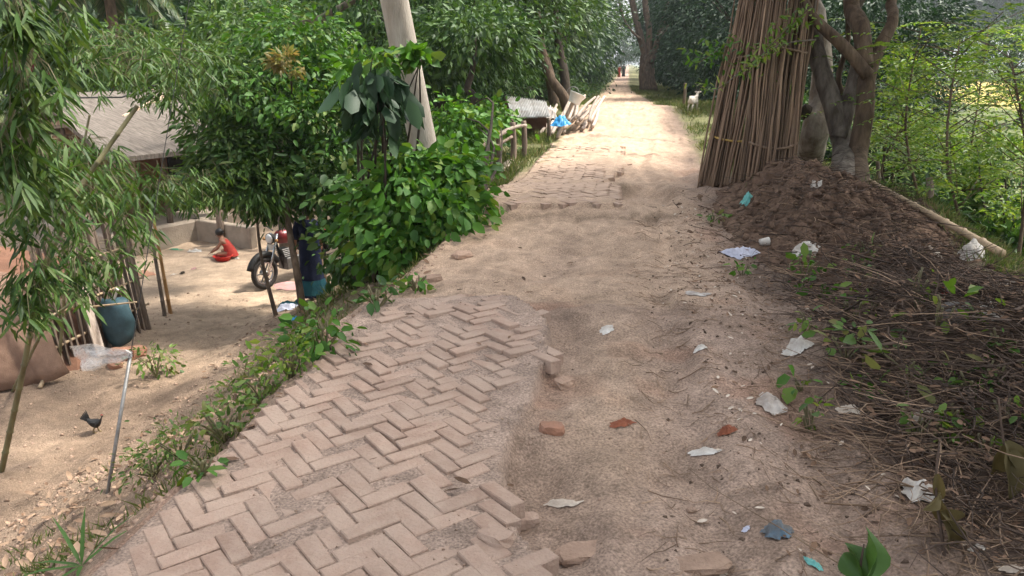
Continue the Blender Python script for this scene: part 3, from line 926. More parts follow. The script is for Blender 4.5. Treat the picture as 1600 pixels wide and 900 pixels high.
# low leafy sprigs of those trees hanging across the bundles
def sprig_thing(label, pix, depth, bark, leafm, seed, spread=0.35, nleaf=160, L=0.09, cat='branch', rr=0.012, name='hanging_branch', group=None):
    P = [D(px, py, depth + 0.15 * math.sin(i)) for i, (px, py) in enumerate(pix)]
    t = thing(name, label, cat, P[0], group)
    mb = MB(); rough_tube(mb, P, [rr * (1 - 0.7 * i / (len(P) - 1)) for i in range(len(P))], 6, 0.05, seed, 3)
    mb.build('twig', bark, t, smooth=True)
    rg = np.random.default_rng(seed)
    pos = []
    A = np.array([tuple(p) for p in P])
    s = rg.random(nleaf) * (len(P) - 1.001)
    i = s.astype(int); f = (s - i)[:, None]
    pos = A[i] * (1 - f) + A[i + 1] * f + rg.normal(size=(nleaf, 3)) * spread * np.array([1, 1, .6])
    d = rg.normal(size=(nleaf, 3)); d[:, 2] -= 0.4
    nn = rg.normal(size=(nleaf, 3)) * 0.5; nn[:, 2] += 1
    V, F = leaf_arrays(pos, unit(d), unit(nn), L * (0.6 + 0.7 * rg.random(nleaf)), L * 0.42, 1)
    obj_np('leaves', V, F, leafm, t)
    return t
sprig_thing('leafy twig with small yellow-green leaves drooping before the stick bundles', [(1262, 15), (1235, 40), (1200, 75), (1165, 110)], 9.2, 'bark_brown', 'leaf_feather', 31, 0.10, 150, 0.10)
sprig_thing('thin leafless branch stretched across the upper ends of the stick bundles', [(1275, 62), (1220, 70), (1170, 100), (1120, 140), (1085, 130)], 9.35, 'bark_grey', 'leaf_feather', 32, 0.06, 60, 0.09)
sprig_thing('small bright leafy sprig beside the left edge of the stick bundles', [(1180, 120), (1150, 75), (1120, 80), (1090, 100)], 10.4, 'bark_brown', 'leaf_bright', 33, 0.16, 170, 0.11)

# ---- compound-leaved saplings on the right bank
def feather_arrays(P0, Dv, L, nl, ll, rg, lw=0.36):
    """rachis from P0 along Dv with paired leaflets"""
    n = len(P0)
    s = np.linspace(0.12, 1.0, nl)
    side = unit(np.cross(Dv, np.array([[0.05, 0.03, 1.0]])))
    up = np.cross(side, Dv)
    out = []
    L = np.broadcast_to(L, (n,))
    for k in s:
        base = P0 + Dv * (L * k)[:, None] - np.array([0, 0, 1.0]) * (L * 0.22 * k * k)[:, None]
        for sg in (-1, 1):
            d = unit(side * sg + Dv * 0.45 + rg.normal(size=(n, 3)) * 0.12 - np.array([0, 0, .18]))
            out.append(leaf_arrays(base, d, up + rg.normal(size=(n, 3)) * 0.2, ll * (0.8 + 0.35 * rg.random(n)), ll * lw, 0, 0.45, 0.1))
    ends = P0 + Dv * L[:, None] - np.array([0, 0, 1.0]) * (L * 0.22)[:, None]
    mid = P0 + Dv * (L * 0.5)[:, None] - np.array([0, 0, 1.0]) * (L * 0.055)[:, None]
    tw = twig_arrays(np.stack([P0, mid, ends], 1), 0.003)
    return merge(out), tw

def sapling(label, base, top, rb_, nb, fl, nl, ll, leafm, barkm, seed, reach=0.8, low=0.25, group=None, bend=0.1):
    rg = np.random.default_rng(seed); rr = random.Random(seed)
    base = Vector(base); top = Vector(top)
    t = thing('sapling', label, 'sapling', base, group)
    mid = base.lerp(top, 0.5) + Vector((rr.uniform(-1, 1), rr.uniform(-1, 1), 0)) * bend
    mb = MB(); rough_tube(mb, [base, mid, top], [rb_, rb_ * 0.7, rb_ * 0.25], 7, 0.05, seed, 4)
    mb.build('stem', barkm, t, smooth=True)
    P0 = []; Dv = []
    bm_ = MB()
    for k in range(nb):
        f = low + (1 - low) * (k + rr.random()) / nb
        p = base.lerp(mid, f * 2) if f < 0.5 else mid.lerp(top, f * 2 - 1)
        a = rr.uniform(0, 6.28)
        dv = Vector((math.cos(a), math.sin(a), rr.uniform(0.1, 0.7))).normalized()
        ln = reach * rr.uniform(0.5, 1.1)
        e = p + dv * ln
        bm_.tube([p, p.lerp(e, 0.5) + Vector((0, 0, 0.04)), e], [rb_ * 0.32, rb_ * 0.2, 0.004], 5)
        for j in range(5):
            q = p.lerp(e, 0.3 + 0.7 * j / 4)
            a2 = a + rr.uniform(-1.4, 1.4)
            P0.append(q); Dv.append(Vector((math.cos(a2), math.sin(a2), rr.uniform(-0.2, 0.35))).normalized())
    bm_.build('branches', barkm, t, smooth=True)
    P0 = np.array([tuple(p) for p in P0]); Dv = np.array([tuple(p) for p in Dv])
    (V, F), (TV, TF) = feather_arrays(P0, Dv, fl * (0.7 + 0.5 * rg.random(len(P0))), nl, ll, rg)
    cr = obj_np('crown', V, F, leafm, t)
    return t

SAPS = [
    ('feathery yellow-green sapling leaning out behind the white sack', (1525, 425), (1500, 60), 9.2, 16, 0.55, 7, 0.10),
    ('feathery sapling with a thin pale stem rising beside the lying bamboo pole', (1455, 345), (1440, 40), 10.5, 14, 0.55, 7, 0.10),
    ('feathery sapling at the right margin with wide drooping fronds', (1590, 420), (1580, 90), 8.6, 15, 0.5, 7, 0.095),
    ('low bright feathery shrub below the bamboo pole on the right bank', (1420, 330), (1415, 190), 11.5, 12, 0.5, 6, 0.10),
    ('tall thin sapling against the pale yellow field', (1500, 300), (1545, 40), 12.5, 16, 0.6, 7, 0.11),
]
for i, (lab, bp, tp, dep, nb_, fl, nl, ll) in enumerate(SAPS):
    b = D(bp[0], bp[1], dep); b.z = min(b.z, gz(b.x, b.y) - 0.03)
    sapling(lab, b, D(tp[0], tp[1], dep), 0.024, nb_ + 8, fl, nl, ll, 'leaf_feather', 'bark_brown', 200 + i, reach=1.15, bend=0.35)

def shrub(label, blobs, base, leafm, n, L, Wd, seed, lod=0, clumps=24, cat='shrub', name='shrub', bark='bark_dark', stems=6, droop=0.3, dl=0.15, group=None, wide=0.42, spread=0.28, r0=0.03, **kw):
    """bush or small tree: stems fanning from the base, leaves in clumps"""
    base = Vector(base)
    t = thing(name, label, cat, base, group)
    rr = random.Random(seed)
    mb = MB()
    tg = []
    for b in blobs:
        for k in range(max(1, stems // len(blobs))):
            c = Vector(b[0]); r = b[1]
            tg.append(c + Vector((rr.uniform(-.6, .6) * r[0], rr.uniform(-.6, .6) * r[1], rr.uniform(-.3, .6) * r[2])))
    limbs_to(mb, base, tg, r0, 0.006, seed)
    mb.build('stems', bark, t, smooth=True)
    global RG
    keep = RG; RG = np.random.default_rng(seed)
    foliage('leaves', blobs, leafm, t, n, L, Wd, lod, clumps, wide, dl, droop=droop, spread=spread, rg=RG, **kw)
    RG = keep
    return t

# dark undergrowth on the right bank behind the saplings
for i, (lab, bl, n) in enumerate([
    ('dark dense undergrowth right of the forked tree', [(1410, 270, 14.5, 55, 60), (1470, 260, 15, 55, 55)], 2600),
    ('dark leafy bush filling the gap behind the tree trunks', [(1235, 215, 17, 40, 60), (1300, 190, 18, 40, 70)], 2200),
    ('leafy green bush at the foot of the right bank', [(1560, 300, 12.5, 60, 80), (1500, 360, 12, 60, 60)], 3200),
    ('round green bush spreading under the lying bamboo pole', [(1430, 330, 11.5, 50, 40), (1570, 390, 10.0, 40, 40)], 2000)]):
    bl_ = [blob(*q) for q in bl]
    c = bl_[0][0]
    shrub(lab, bl_, (c.x, c.y, gz(c.x, c.y) - 0.05), 'leaf_mid' if i != 1 else 'leaf_dark', n, 0.16, 0.075, 300 + i)

for i, (lab, bl) in enumerate([
    ('bright yellow-green bush right of the lying bamboo pole', [(1590, 340, 10.5, 45, 60), (1560, 250, 11.5, 45, 50)]),
    ('light green bush behind the thin sapling on the right bank', [(1500, 300, 12.5, 60, 50), (1460, 215, 13.5, 50, 35)]),
    ('light green leafy bush beside the brown forked trunk', [(1405, 190, 13, 35, 60), (1420, 110, 14, 30, 35)])]):
    bl_ = [blob(*q) for q in bl]; c = bl_[0][0]
    shrub(lab, bl_, (c.x, c.y, gz(c.x, c.y) - 0.05), 'leaf_feather', 2000, 0.11, 0.046, 320 + i, clumps=34, spread=0.2)

# ---- left of the road: the thin-stemmed trees by the yard
def stem_tree(label, base_px, kn, leafm, blobs, n, L, Wd, seed, rad=0.05, bark='bark_brown', lod=1, clumps=30, group=None, droop=0.45, dl=0.2, wide=0.42, spread=0.25, second=None):
    b = G(*base_px); b.z -= 0.05
    t = thing('tree', label, 'tree', b, group)
    dep = (b.y * cy - b.x * sy) * cp - (b.z - CAM_Z) * sp_
    P = [b] + [D(px, py, dep + k * 0.15) for k, (px, py) in enumerate(kn)]
    mb = MB(); rough_tube(mb, P, [rad * (1 - 0.55 * i / (len(P) - 1)) for i in range(len(P))], 9, 0.07, seed, 4)
    mb.build('trunk', bark, t, smooth=True)
    if second:
        for j, sg in enumerate(second):
            q = MB(); rough_tube(q, [D(px, py, dep + 0.1) for px, py in sg], [rad * 0.6, rad * 0.45, rad * 0.3][:len(sg)], 7, 0.06, seed + j, 3)
            q.build('limb', bark, t, smooth=True)
    lm = MB()
    limbs_to(lm, P[-1], [Vector(bb[0]) for bb in blobs], rad * 0.5, 0.01, seed)
    lm.build('branches', bark, t, smooth=True)
    global RG
    keep = RG; RG = np.random.default_rng(seed)
    foliage('crown', blobs, leafm, t, n, L, Wd, lod, clumps, wide, dl, droop=droop, spread=spread, rg=RG)
    RG = keep
    return t

stem_tree('slender leaning tree with bright oval leaves beside the parked motorcycle', (512, 452), [(495, 380), (482, 310), (470, 250), (455, 190)], 'leaf_bright',
          [blob(440, 150, 11.5, 100, 75), blob(510, 200, 11.2, 80, 90), blob(560, 130, 11.6, 70, 50), blob(470, 80, 11.8, 90, 55)], 8200, 0.125, 0.06, 401, 0.05)
stem_tree('greenish slim trunk right of the motorcycle with dark leafy crown', (474, 486), [(465, 430), (452, 360), (446, 300), (440, 240)], 'leaf_mid',
          [blob(440, 300, 11.4, 70, 35), blob(400, 250, 11.4, 80, 50), blob(500, 270, 11.2, 60, 55), blob(380, 180, 11.8, 80, 55)], 7000, 0.15, 0.05, 402, 0.06)
stem_tree('thin bent sapling crossing in front of the motorcycle', (432, 493), [(420, 450), (408, 400), (402, 340), (405, 280)], 'leaf_bamboo',
          [blob(390, 285, 11.0, 70, 40), blob(350, 230, 11.2, 50, 50), blob(330, 120, 11.2, 90, 55)], 4600, 0.17, 0.04, 403, 0.035)
stem_tree('tree with long drooping leaves growing between huts and yard', (350, 372), [(352, 320), (358, 250), (365, 190)], 'leaf_bamboo',
          [blob(310, 290, 13.5, 60, 30), blob(290, 110, 13, 100, 50), blob(370, 60, 14, 90, 50), blob(200, 80, 13, 80, 45)], 6000, 0.19, 0.045, 404, 0.07, bark='bark_grey')

# big-leaf bush spilling over the bank's edge
def bigleaf(label, bl, base, n, L, seed, leafm='leaf_bright', Wk=0.62, droop=0.55, clumps=18, **kw):
    return shrub(label, [blob(*b) for b in bl], base, leafm, n, L, L * Wk, seed, lod=1, clumps=clumps, droop=droop, dl=0.22, wide=0.46, name='bush', cat='bush', **kw)
bb = G(606, 440)
bigleaf('large-leaved green bush spilling over the bank below the concrete pole', [(640, 305, 8.5, 92, 48), (700, 285, 8.9, 60, 50), (600, 350, 8.5, 60, 60), (690, 340, 8.4, 60, 45), (640, 255, 8.6, 45, 16), (640, 390, 8.2, 55, 32)], bb, 5200, 0.145, 501, clumps=40)
bb = G(560, 450)
bigleaf('dark shaded bush at the foot of the bank behind the slim trunks', [(560, 380, 10.2, 55, 60), (610, 400, 9.6, 50, 40), (545, 300, 10.6, 50, 60)], bb, 2600, 0.14, 502, 'leaf_mid', clumps=30)
bb = G(745, 320)
bigleaf('leafy green bush along the road edge left of the broken paving', [(712, 255, 11.2, 48, 38), (765, 180, 15.0, 45, 35), (715, 200, 13.0, 50, 40)], bb, 2600, 0.145, 503, clumps=30)
# the dark hanging large leaves in front of the pole
c0 = D(600, 60, 8.1)
bigleaf('clump of very large dark drooping leaves hanging in front of the concrete pole', [(592, 175, 8.0, 34, 38), (575, 130, 8.1, 40, 26), (612, 145, 8.2, 18, 30)], G(585, 440), 130, 0.30, 504, 'leaf_dark', 0.5, 1.5, 10, outward=0.3, up_bias=0.1)
bigleaf('bright young leaves topping the dark drooping clump by the pole', [(580, 95, 8.2, 55, 14), (650, 92, 8.3, 14, 8)], G(588, 436), 170, 0.17, 505, 'leaf_bright', 0.6, 0.3, 9)
# yellowing creeper patches
shrub('patch of yellowing leaves in the bright green tree crown', [blob(445, 105, 10.4, 22, 20)], D(455, 160, 10.9), 'leaf_yellow', 260, 0.12, 0.05, 506, lod=0, clumps=6, cat='creeper', name='creeper', stems=2, r0=0.012)
shrub('yellow tuft hanging from a bough of the mango trees', [blob(757, 50, 22, 12, 22)], D(760, 20, 22), 'leaf_yellow', 200, 0.2, 0.08, 507, clumps=5, cat='creeper', name='creeper', stems=2, r0=0.02)

# ---- bamboo at the left margin
def node_culm(mb, P, r, n=8):
    """jointed culm through the points: slightly swollen nodes"""
    P = [Vector(p) for p in P]
    L_ = sum((P[i + 1] - P[i]).length for i in range(len(P) - 1))
    k = max(3, int(L_ / 0.28))
    pts = []; rad = []
    def at(f):
        s = f * L_
        for i in range(len(P) - 1):
            l = (P[i + 1] - P[i]).length
            if s <= l or i == len(P) - 2:
                return P[i].lerp(P[i + 1], min(1, s / l))
            s -= l
    for j in range(k + 1):
        f = j / k
        rr = r * (1 - 0.35 * f)
        for dlt, sc in ((-0.012, 1.0), (0.0, 1.28), (0.012, 1.0)):
            g = min(1, max(0, f + dlt / L_))
            if pts and (at(g) - pts[-1]).length < 1e-5: continue
            pts.append(at(g)); rad.append(rr * sc)
    return mb.tube(pts, rad, n)

def spray_leaves(pts, seed, per=7, L=0.19, lw=0.14):
    """fans of narrow hanging leaves at each twig tip"""
    rg = np.random.default_rng(seed)
    P = np.array([tuple(p) for p in pts])
    n = len(P)
    az = rg.random(n) * 6.283
    out = []
    for k in range(per):
        a = az + (k - per / 2) * 0.5 + rg.normal(size=n) * 0.25
        d = np.stack([np.cos(a), np.sin(a), -0.35 - 0.7 * rg.random(n)], 1)
        nn = np.stack([-np.cos(a) * 0.4, -np.sin(a) * 0.4, np.ones(n)], 1) + rg.normal(size=(n, 3)) * 0.35
        l = L * (0.6 + 0.7 * rg.random(n))
        off = rg.normal(size=(n, 3)) * 0.03
        out.append(leaf_arrays(P + off, unit(d), unit(nn), l, l * lw * (0.8 + 0.5 * rg.random(n)), 1, 0.36, 0.3, 0.06))
    return merge(out)

def bamboo(label, base, culms, sprays, seed, leafm='leaf_bamboo', r=0.028, L=0.19, per=7):
    t = thing('bamboo', label, 'bamboo', base)
    for P in culms:
        m = MB(); node_culm(m, P, r)
        m.build('culm', 'bamboo_green', t, smooth=True)
    rg = np.random.default_rng(seed)
    pts = []; tw = []
    for (px, py, dep, rx, ry, n) in sprays:
        c = D(px, py, dep); k = dep / FPX
        q = rg.normal(size=(n, 3)) * np.array([rx * k * 0.55, 0.5 * (rx + ry) * k * 0.5, ry * k * 0.55]) + np.array(c)
        pts.append(q)
        # each tip hangs from a twig that runs back up towards the middle of its spray
        root = np.array(c) + np.array([0, 0, ry * k * 0.5])
        back = q + (root - q) * 0.45 + np.array([0, 0, 0.10])
        midp = (q + back) / 2 + np.array([0, 0, 0.05])
        tw.append(np.stack([back, midp, q], 1))
    P = np.concatenate(pts); T = np.concatenate(tw)
    V, F = spray_leaves(P, seed + 1, per, L)
    obj_np('leaves', V, F, leafm, t)
    V, F = twig_arrays(T, 0.005)
    tag(obj_np('twigs', V, F, 'bamboo_green', t), kind='stuff')
    return t

bA = G(2, 738)
bamboo('bamboo at the left margin with one straight jointed culm before the sackcloth shed', bA,
       [[bA, D(38, 570, 6.9), D(62, 440, 6.6), D(120, 300, 6.4), D(215, 165, 6.5)]],
       [(60, 330, 6.0, 75, 60, 60), (130, 420, 6.6, 70, 40, 50), (50, 450, 5.9, 55, 40, 40), (150, 300, 7.0, 60, 45, 54), (100, 250, 7.2, 40, 30, 22), (200, 345, 7.4, 30, 40, 20), (40, 490, 6.2, 35, 25, 16)], 601, L=0.165)
bB = G(-60, 700)
bamboo('bamboo leaning in from the left with broad glossy leaves close to the camera', bB,
       [[bB, D(-40, 500, 5.4), D(-10, 250, 5.0), D(60, 60, 5.0)]],
       [(30, 120, 4.8, 55, 70, 46), (10, 240, 4.8, 40, 60, 36), (80, 60, 5.2, 50, 40, 30), (60, 260, 5.6, 45, 40, 30), (20, 20, 4.6, 40, 40, 26)], 603, L=0.18)
bC = G(20, 612)
bamboo('bamboo thicket of thin arching stems behind the left margin', bC,
       [[bC, D(45, 560, 8.2), D(75, 500, 7.9), D(190, 420, 7.7)], [bC + Vector((0.3, 0.4, -0.02)), D(110, 330, 9.0), D(140, 180, 9.0)]],
       [(130, 120, 8.6, 90, 25, 44), (240, 105, 9.0, 90, 40, 60), (180, 285, 8.8, 60, 40, 50), (250, 300, 9.2, 60, 28, 54), (120, 235, 8.6, 60, 22, 34), (320, 290, 9.6, 40, 25, 26), (80, 260, 8.2, 60, 40, 36), (290, 160, 9.4, 50, 40, 30), (160, 70, 9.6, 80, 40, 46)], 605, L=0.16, r=0.02)

# ---- background trees: prototypes, then copies along both sides of the road
def proto_tree(name, label, leafm, bark, n, L, rad, ch, trunk_r, seed, clumps, lw=0.4, lean=0.0):
    rg = np.random.default_rng(seed); rr = random.Random(seed)
    t = thing(name, label, 'tree', (0, 0, 0))
    mb = MB()
    top = Vector((lean, rr.uniform(-.3, .3), ch))
    rough_tube(mb, [(0, 0, -0.15), (lean * 0.25 + rr.uniform(-.15, .15), 0.1, ch * 0.35), (lean * 0.6, 0.05, ch * 0.65), top], [trunk_r * 1.3, trunk_r, trunk_r * 0.8, trunk_r * 0.45], 9, 0.1, seed)
    tg = []
    for k in range(7):
        a = k * 0.9 + rr.random()
        tg.append(top + Vector((math.cos(a) * rad[0] * 0.7, math.sin(a) * rad[1] * 0.7, rr.uniform(-0.2, 0.6) * rad[2])))
    limbs_to(mb, (lean * 0.5, 0, ch * 0.6), tg, trunk_r * 0.5, 0.02, seed)
    mb.build('trunk', bark, t, smooth=True)
    p, d, nn = cloud((lean, 0, ch + rad[2] * 0.15), rad, n, clumps, spread=0.17, droop=0.5, shell=0.35, rg=rg)
    l = L * (0.6 + 0.7 * rg.random(n))
    V, F = leaf_arrays(p, d, nn, l, l * lw, 0, 0.42, 0.15)
    obj_np('crown', V, F, leafm, t)
    return t
PA = proto_tree('mango_tree', 'dense mango-like tree, nearest of those left of the road beyond the yard', 'leaf_mango', 'bark_dark', 12000, 0.19, (2.9, 2.9, 2.4), 3.6, 0.17, 701, 90)
PB = proto_tree('tree', 'dark dense tree nearest the goat on the right of the road', 'leaf_dark', 'bark_dark', 11000, 0.19, (2.6, 2.6, 2.8), 3.4, 0.15, 702, 80)
PC = proto_tree('tree', 'loose hazy tree farthest along the left of the road', 'leaf_far', 'bark_grey', 7000, 0.30, (2.8, 2.8, 3.2), 4.6, 0.16, 703, 70)

def place(proto, x, y, s, label, group=None, zoff=0.0, first=False, sz=None, rz=None):
    o = proto if first else copy_tree(proto)
    o.location = (x, y, gz(x, y) + zoff)
    o.rotation_euler = (0, 0, (x * 7.3 + y * 3.1) % 6.28 if rz is None else rz)
    o.scale = (s, s, sz or s)
    o['label'] = label
    if group: o['group'] = group
    elif 'group' in o: del o['group']
    return o

place(PA, -4.9, 20.5, 0.95, 'dense mango-like tree just behind the tin lean-to', first=True)
place(PA, -8.2, 23.0, 1.05, 'mango-like tree directly behind the leaning concrete pole')
place(PA, -5.8, 26.5, 1.15, 'mango-like tree overhanging the pile of poles')
gl = 'leafy tree in the green wall behind the huts and yard'
for i, (x, y, s) in enumerate([(-12.5, 24.5, 1.1), (-16.5, 22, 1.15), (-21, 25, 1.2), (-11, 31, 1.25), (-17, 31, 1.3), (-25, 33, 1.5), (-8.5, 36, 1.3), (-14, 40, 1.5), (-22, 44, 1.7), (-31, 30, 1.5), (-33, 48, 2.0)]):
    place((PA, PC, PA)[i % 3], x, y, s, gl, 'trees behind the huts')
gr = 'roadside tree on the left, merging into the far green avenue'
for i, (x, y, s) in enumerate([(-4.3, 33, 1.1), (-5.0, 40, 1.25), (-3.9, 47, 1.2), (-6.0, 52, 1.5), (-6.0, 59, 1.4), (-8.5, 68, 1.8), (-7.6, 77, 1.6), (-9.4, 90, 2.0), (-10.0, 106, 2.1), (-12, 64, 2.0), (-12, 88, 2.5)]):
    place((PA, PC, PB)[i % 3], x, y, s, gr, 'trees along the left of the far road')
place(PB, 5.6, 24.5, 0.9, 'dark dense tree right behind the white goat', first=True)
place(PB, 4.8, 31.5, 1.05, 'dark dense tree between the goat and the great bare trunk')
place(PB, 6.0, 20.5, 0.8, 'dark dense tree seen left of the stick bundles')
gr = 'dark roadside tree on the right, merging into the far green avenue'
for i, (x, y, s) in enumerate([(7.0, 33, 1.15), (4.9, 40, 1.2), (7.0, 42, 1.3), (5.2, 50, 1.3), (6.4, 48, 1.5), (5.4, 62, 1.5), (6.6, 75, 1.8), (6.6, 62, 1.7), (7.4, 92, 2.0), (8, 85, 2.2), (7.5, 112, 2.0)]):
    place((PB, PB, PC)[i % 3], x, y, s, gr, 'trees along the right of the far road')
gr = 'tree standing in the low ground beyond the right bank'
for i, (x, y, s) in enumerate([(13.5, 40, 0.9), (24, 52, 1.1)]):
    place((PB, PA)[i % 2], x, y, s, gr, 'trees below the right bank', zoff=-0.3)
place(PC, -11, 138, 2.2, 'loose hazy tree closing the road at its far left end', first=True)
place(PC, 6.8, 150, 2.2, 'loose hazy tree closing the road at its far right end')
gr = 'hazy tree in the far wood beyond the pale yellow field'
rr = random.Random(77)
for i in range(26):
    a = rr.uniform(0, 1)
    x = 58 + 150 * a + rr.uniform(-8, 8); y = 205 + rr.uniform(-8, 18) - 90 * a
    place(PC, x, y, rr.uniform(3.0, 4.2), gr, 'trees of the far wood', sz=rr.uniform(3.6, 5.2))
gr = 'hazy tree in the far wood behind the left-hand huts'
for i in range(12):
    place(PC, -45 - 8 * i + rr.uniform(-3, 3), 62 + rr.uniform(-8, 14), rr.uniform(2.6, 3.4), gr, 'trees far left', sz=rr.uniform(2.8, 3.8))

place(PA, -3.4, 70, 1.25, 'leaning tree whose boughs hang over the far road from the left', zoff=2.2)
place(PB, 3.6, 66, 1.25, 'dark tree whose boughs hang over the far road from the right', zoff=1.6)
place(PC, -1.5, 178, 1.35, 'loose hazy tree standing across the very end of the road', zoff=-1.5)
place(PC, -15, 190, 2.6, 'tall hazy tree beyond the far end of the road', zoff=-2)
place(PC, 8.5, 188, 2.4, 'hazy tree right behind the far end of the road', zoff=-2)

# undergrowth bushes lining the road further on
PD = shrub('x', [((0, 0, 0.75), (0.9, 0.9, 0.6), 1.0)], (0, 0, -0.05), 'leaf_mid', 1700, 0.15, 0.07, 711, clumps=22)
PE = shrub('x', [((0, 0, 0.8), (0.9, 0.9, 0.7), 1.0)], (0, 0, -0.05), 'leaf_dark', 1500, 0.16, 0.075, 712, clumps=20)
fi = {id(PD): True, id(PE): True}
def bush(p, x, y, s, label, group):
    f = fi.get(id(p), False); fi[id(p)] = False
    place(p, x, y, s, label, group, first=f, zoff=0.02)
gL = 'low bush in the undergrowth along the left bank past the yard'
for (x, y, s) in [(-3.3, 15.0, 0.9), (-4.4, 16.5, 1.1), (-5.2, 18, 1.2), (-6.5, 19.6, 1.4), (-4.4, 23.8, 0.9), (-4.2, 28.5, 1.1), (-3.0, 32.5, 0.9), (-2.8, 37, 1.0), (-2.6, 42, 1.0), (-2.7, 48, 1.1), (-2.6, 55, 1.2), (-2.8, 64, 1.4), (-2.7, 74, 1.6), (-2.9, 88, 1.9), (-8.5, 20.5, 1.4), (-10.6, 21.6, 1.3), (-13, 21.5, 1.4), (-15.5, 19.5, 1.3)]:
    bush(PD, x, y, s, gL, 'bushes along the left bank')
gR = 'low bush in the undergrowth along the right verge past the stick bundles'
for (x, y, s) in [(2.6, 13.6, 0.55), (3.0, 15.4, 0.7), (3.6, 17.0, 0.9), (3.9, 19.5, 1.0), (3.9, 22.5, 0.9), (4.2, 27.5, 1.1), (3.6, 34, 1.0), (3.3, 44, 1.1), (3.2, 52, 1.1), (3.2, 60, 1.3), (3.2, 70, 1.5), (3.3, 84, 1.8), (6.2, 15.5, 0.9), (7.8, 13.5, 0.8), (8.5, 17, 0.9), (5.2, 18.5, 1.0)]:
    bush(PE if y > 18 or x > 5 else PD, x, y, s, gR, 'bushes along the right verge')

# great bare-trunked tree at the right of the far road
tb = G(1013, 143); tb.z -= 0.1
t = thing('tree', 'great bare twin-trunked tree standing at the right of the far road', 'tree', tb)
dep = (tb.y * cy - tb.x * sy) * cp - (tb.z - CAM_Z) * sp_
k = dep / FPX
m = MB(); rough_tube(m, [tb] + [D(px, py, dep) for px, py in [(1010, 112), (1012, 82)]], [15 * k, 11 * k, 9 * k], 12, 0.16, 21)
m.build('trunk', 'bark_brown', t, smooth=True)
for j, (pp_, r_) in enumerate([([(1011, 95), (1000, 55), (990, 15), (982, -30)], 6.5), ([(1013, 95), (1014, 50), (1008, 5), (1012, -40)], 6.0), ([(1016, 100), (1028, 60), (1040, 20), (1046, -25)], 5.5), ([(1029, 58), (1052, 34), (1078, 14), (1100, -8)], 2.8), ([(1002, 62), (988, 50), (975, 30), (968, 5)], 2.2)]):
    m = MB(); rough_tube(m, [D(px, py, dep - 0.15 * j) for px, py in pp_], [r_ * k, r_ * 0.85 * k, r_ * 0.7 * k, r_ * 0.55 * k], 9, 0.14, 22 + j)
    m.build('limb', 'bark_pale' if j == 3 else 'bark_brown', t, smooth=True)
foliage('crown', [(D(1000, -90, dep), (70 * k, 70 * k, 40 * k), 1), (D(1090, -60, dep + 2), (60 * k, 60 * k, 45 * k), 1)], 'leaf_dark', t, 5000, 0.4, 0.2, 0, 50)

# dark curved trunks by the pile of poles, boughs of the mango trees
for i, (lab, px, dp, r) in enumerate([
    ('dark leaning trunk rising behind the pile of poles', [(893, 172), (880, 150), (862, 125), (850, 90), (840, 20)], 21.0, 8),
    ('dark upright trunk beside the leaning one behind the poles', [(887, 160), (882, 120), (876, 90), (868, 30), (866, -30)], 22.5, 7),
    ('short crooked trunk behind the leafy road-edge bush', [(748, 190), (742, 160), (730, 140), (738, 110), (745, 60)], 15.0, 6)]):
    b = D(*px[0], dp); b.z = min(b.z, gz(b.x, b.y)) - 0.1
    t = thing('tree', lab, 'tree', b); k = dp / FPX
    m = MB(); rough_tube(m, [b] + [D(*q, dp) for q in px[1:]], [r * k * (1.2 - 0.15 * j) for j in range(len(px))], 9, 0.1, 30 + i)
    m.build('trunk', 'bark_brown' if i == 0 else 'bark_dark', t, smooth=True)
    foliage('crown', [(D(px[-1][0], px[-1][1] - 10, dp), (75 * k, 75 * k, 45 * k), 1), (D(px[-1][0] - 70, px[-1][1] + 30, dp + 1), (60 * k, 60 * k, 45 * k), 1)], 'leaf_mango', t, 3600, 0.2, 0.085, 0, 46)
t = thing('tree', 'long bare bough of a mango-like tree reaching left above the road-edge bush', 'tree', (lambda p: (p.x, p.y, gz(p.x, p.y) - 0.1))(D(870, 165, 24)))
bp = Vector(t.location)
m = MB(); rough_tube(m, [bp, D(850, 90, 24), D(800, 20, 23), D(770, 12, 22.5), D(740, 50, 22), D(690, 80, 21.5)], [0.2, 0.16, 0.13, 0.11, 0.09, 0.05], 9, 0.1, 37)
m.build('trunk', 'bark_brown', t, smooth=True)
foliage('crown', [(D(700, 40, 21.5), (1.4, 1.4, 0.6), 1), (D(800, 0, 22.5), (1.5, 1.5, 0.6), 1)], 'leaf_mango', t, 2600, 0.2, 0.085, 0, 30)
t = thing('tree', 'grey bough slanting up to the right above the bright green tree', 'tree', (lambda p: (p.x, p.y, gz(p.x, p.y) - 0.1))(D(440, 330, 16.5)))
bp = Vector(t.location)
m = MB(); rough_tube(m, [bp, D(435, 150, 16.5), D(450, 52, 16.3), D(500, 30, 16), D(545, 5, 15.6), D(600, -30, 15.4)], [0.13, 0.11, 0.10, 0.085, 0.07, 0.05], 9, 0.1, 38)
m.build('trunk', 'bark_grey', t, smooth=True)
foliage('crown', [(D(560, -30, 15.5), (1.5, 1.5, 0.5), 1), (D(400, 20, 16.5), (1.2, 1.2, 0.6), 1)], 'leaf_mid', t, 2200, 0.18, 0.08, 0, 30)

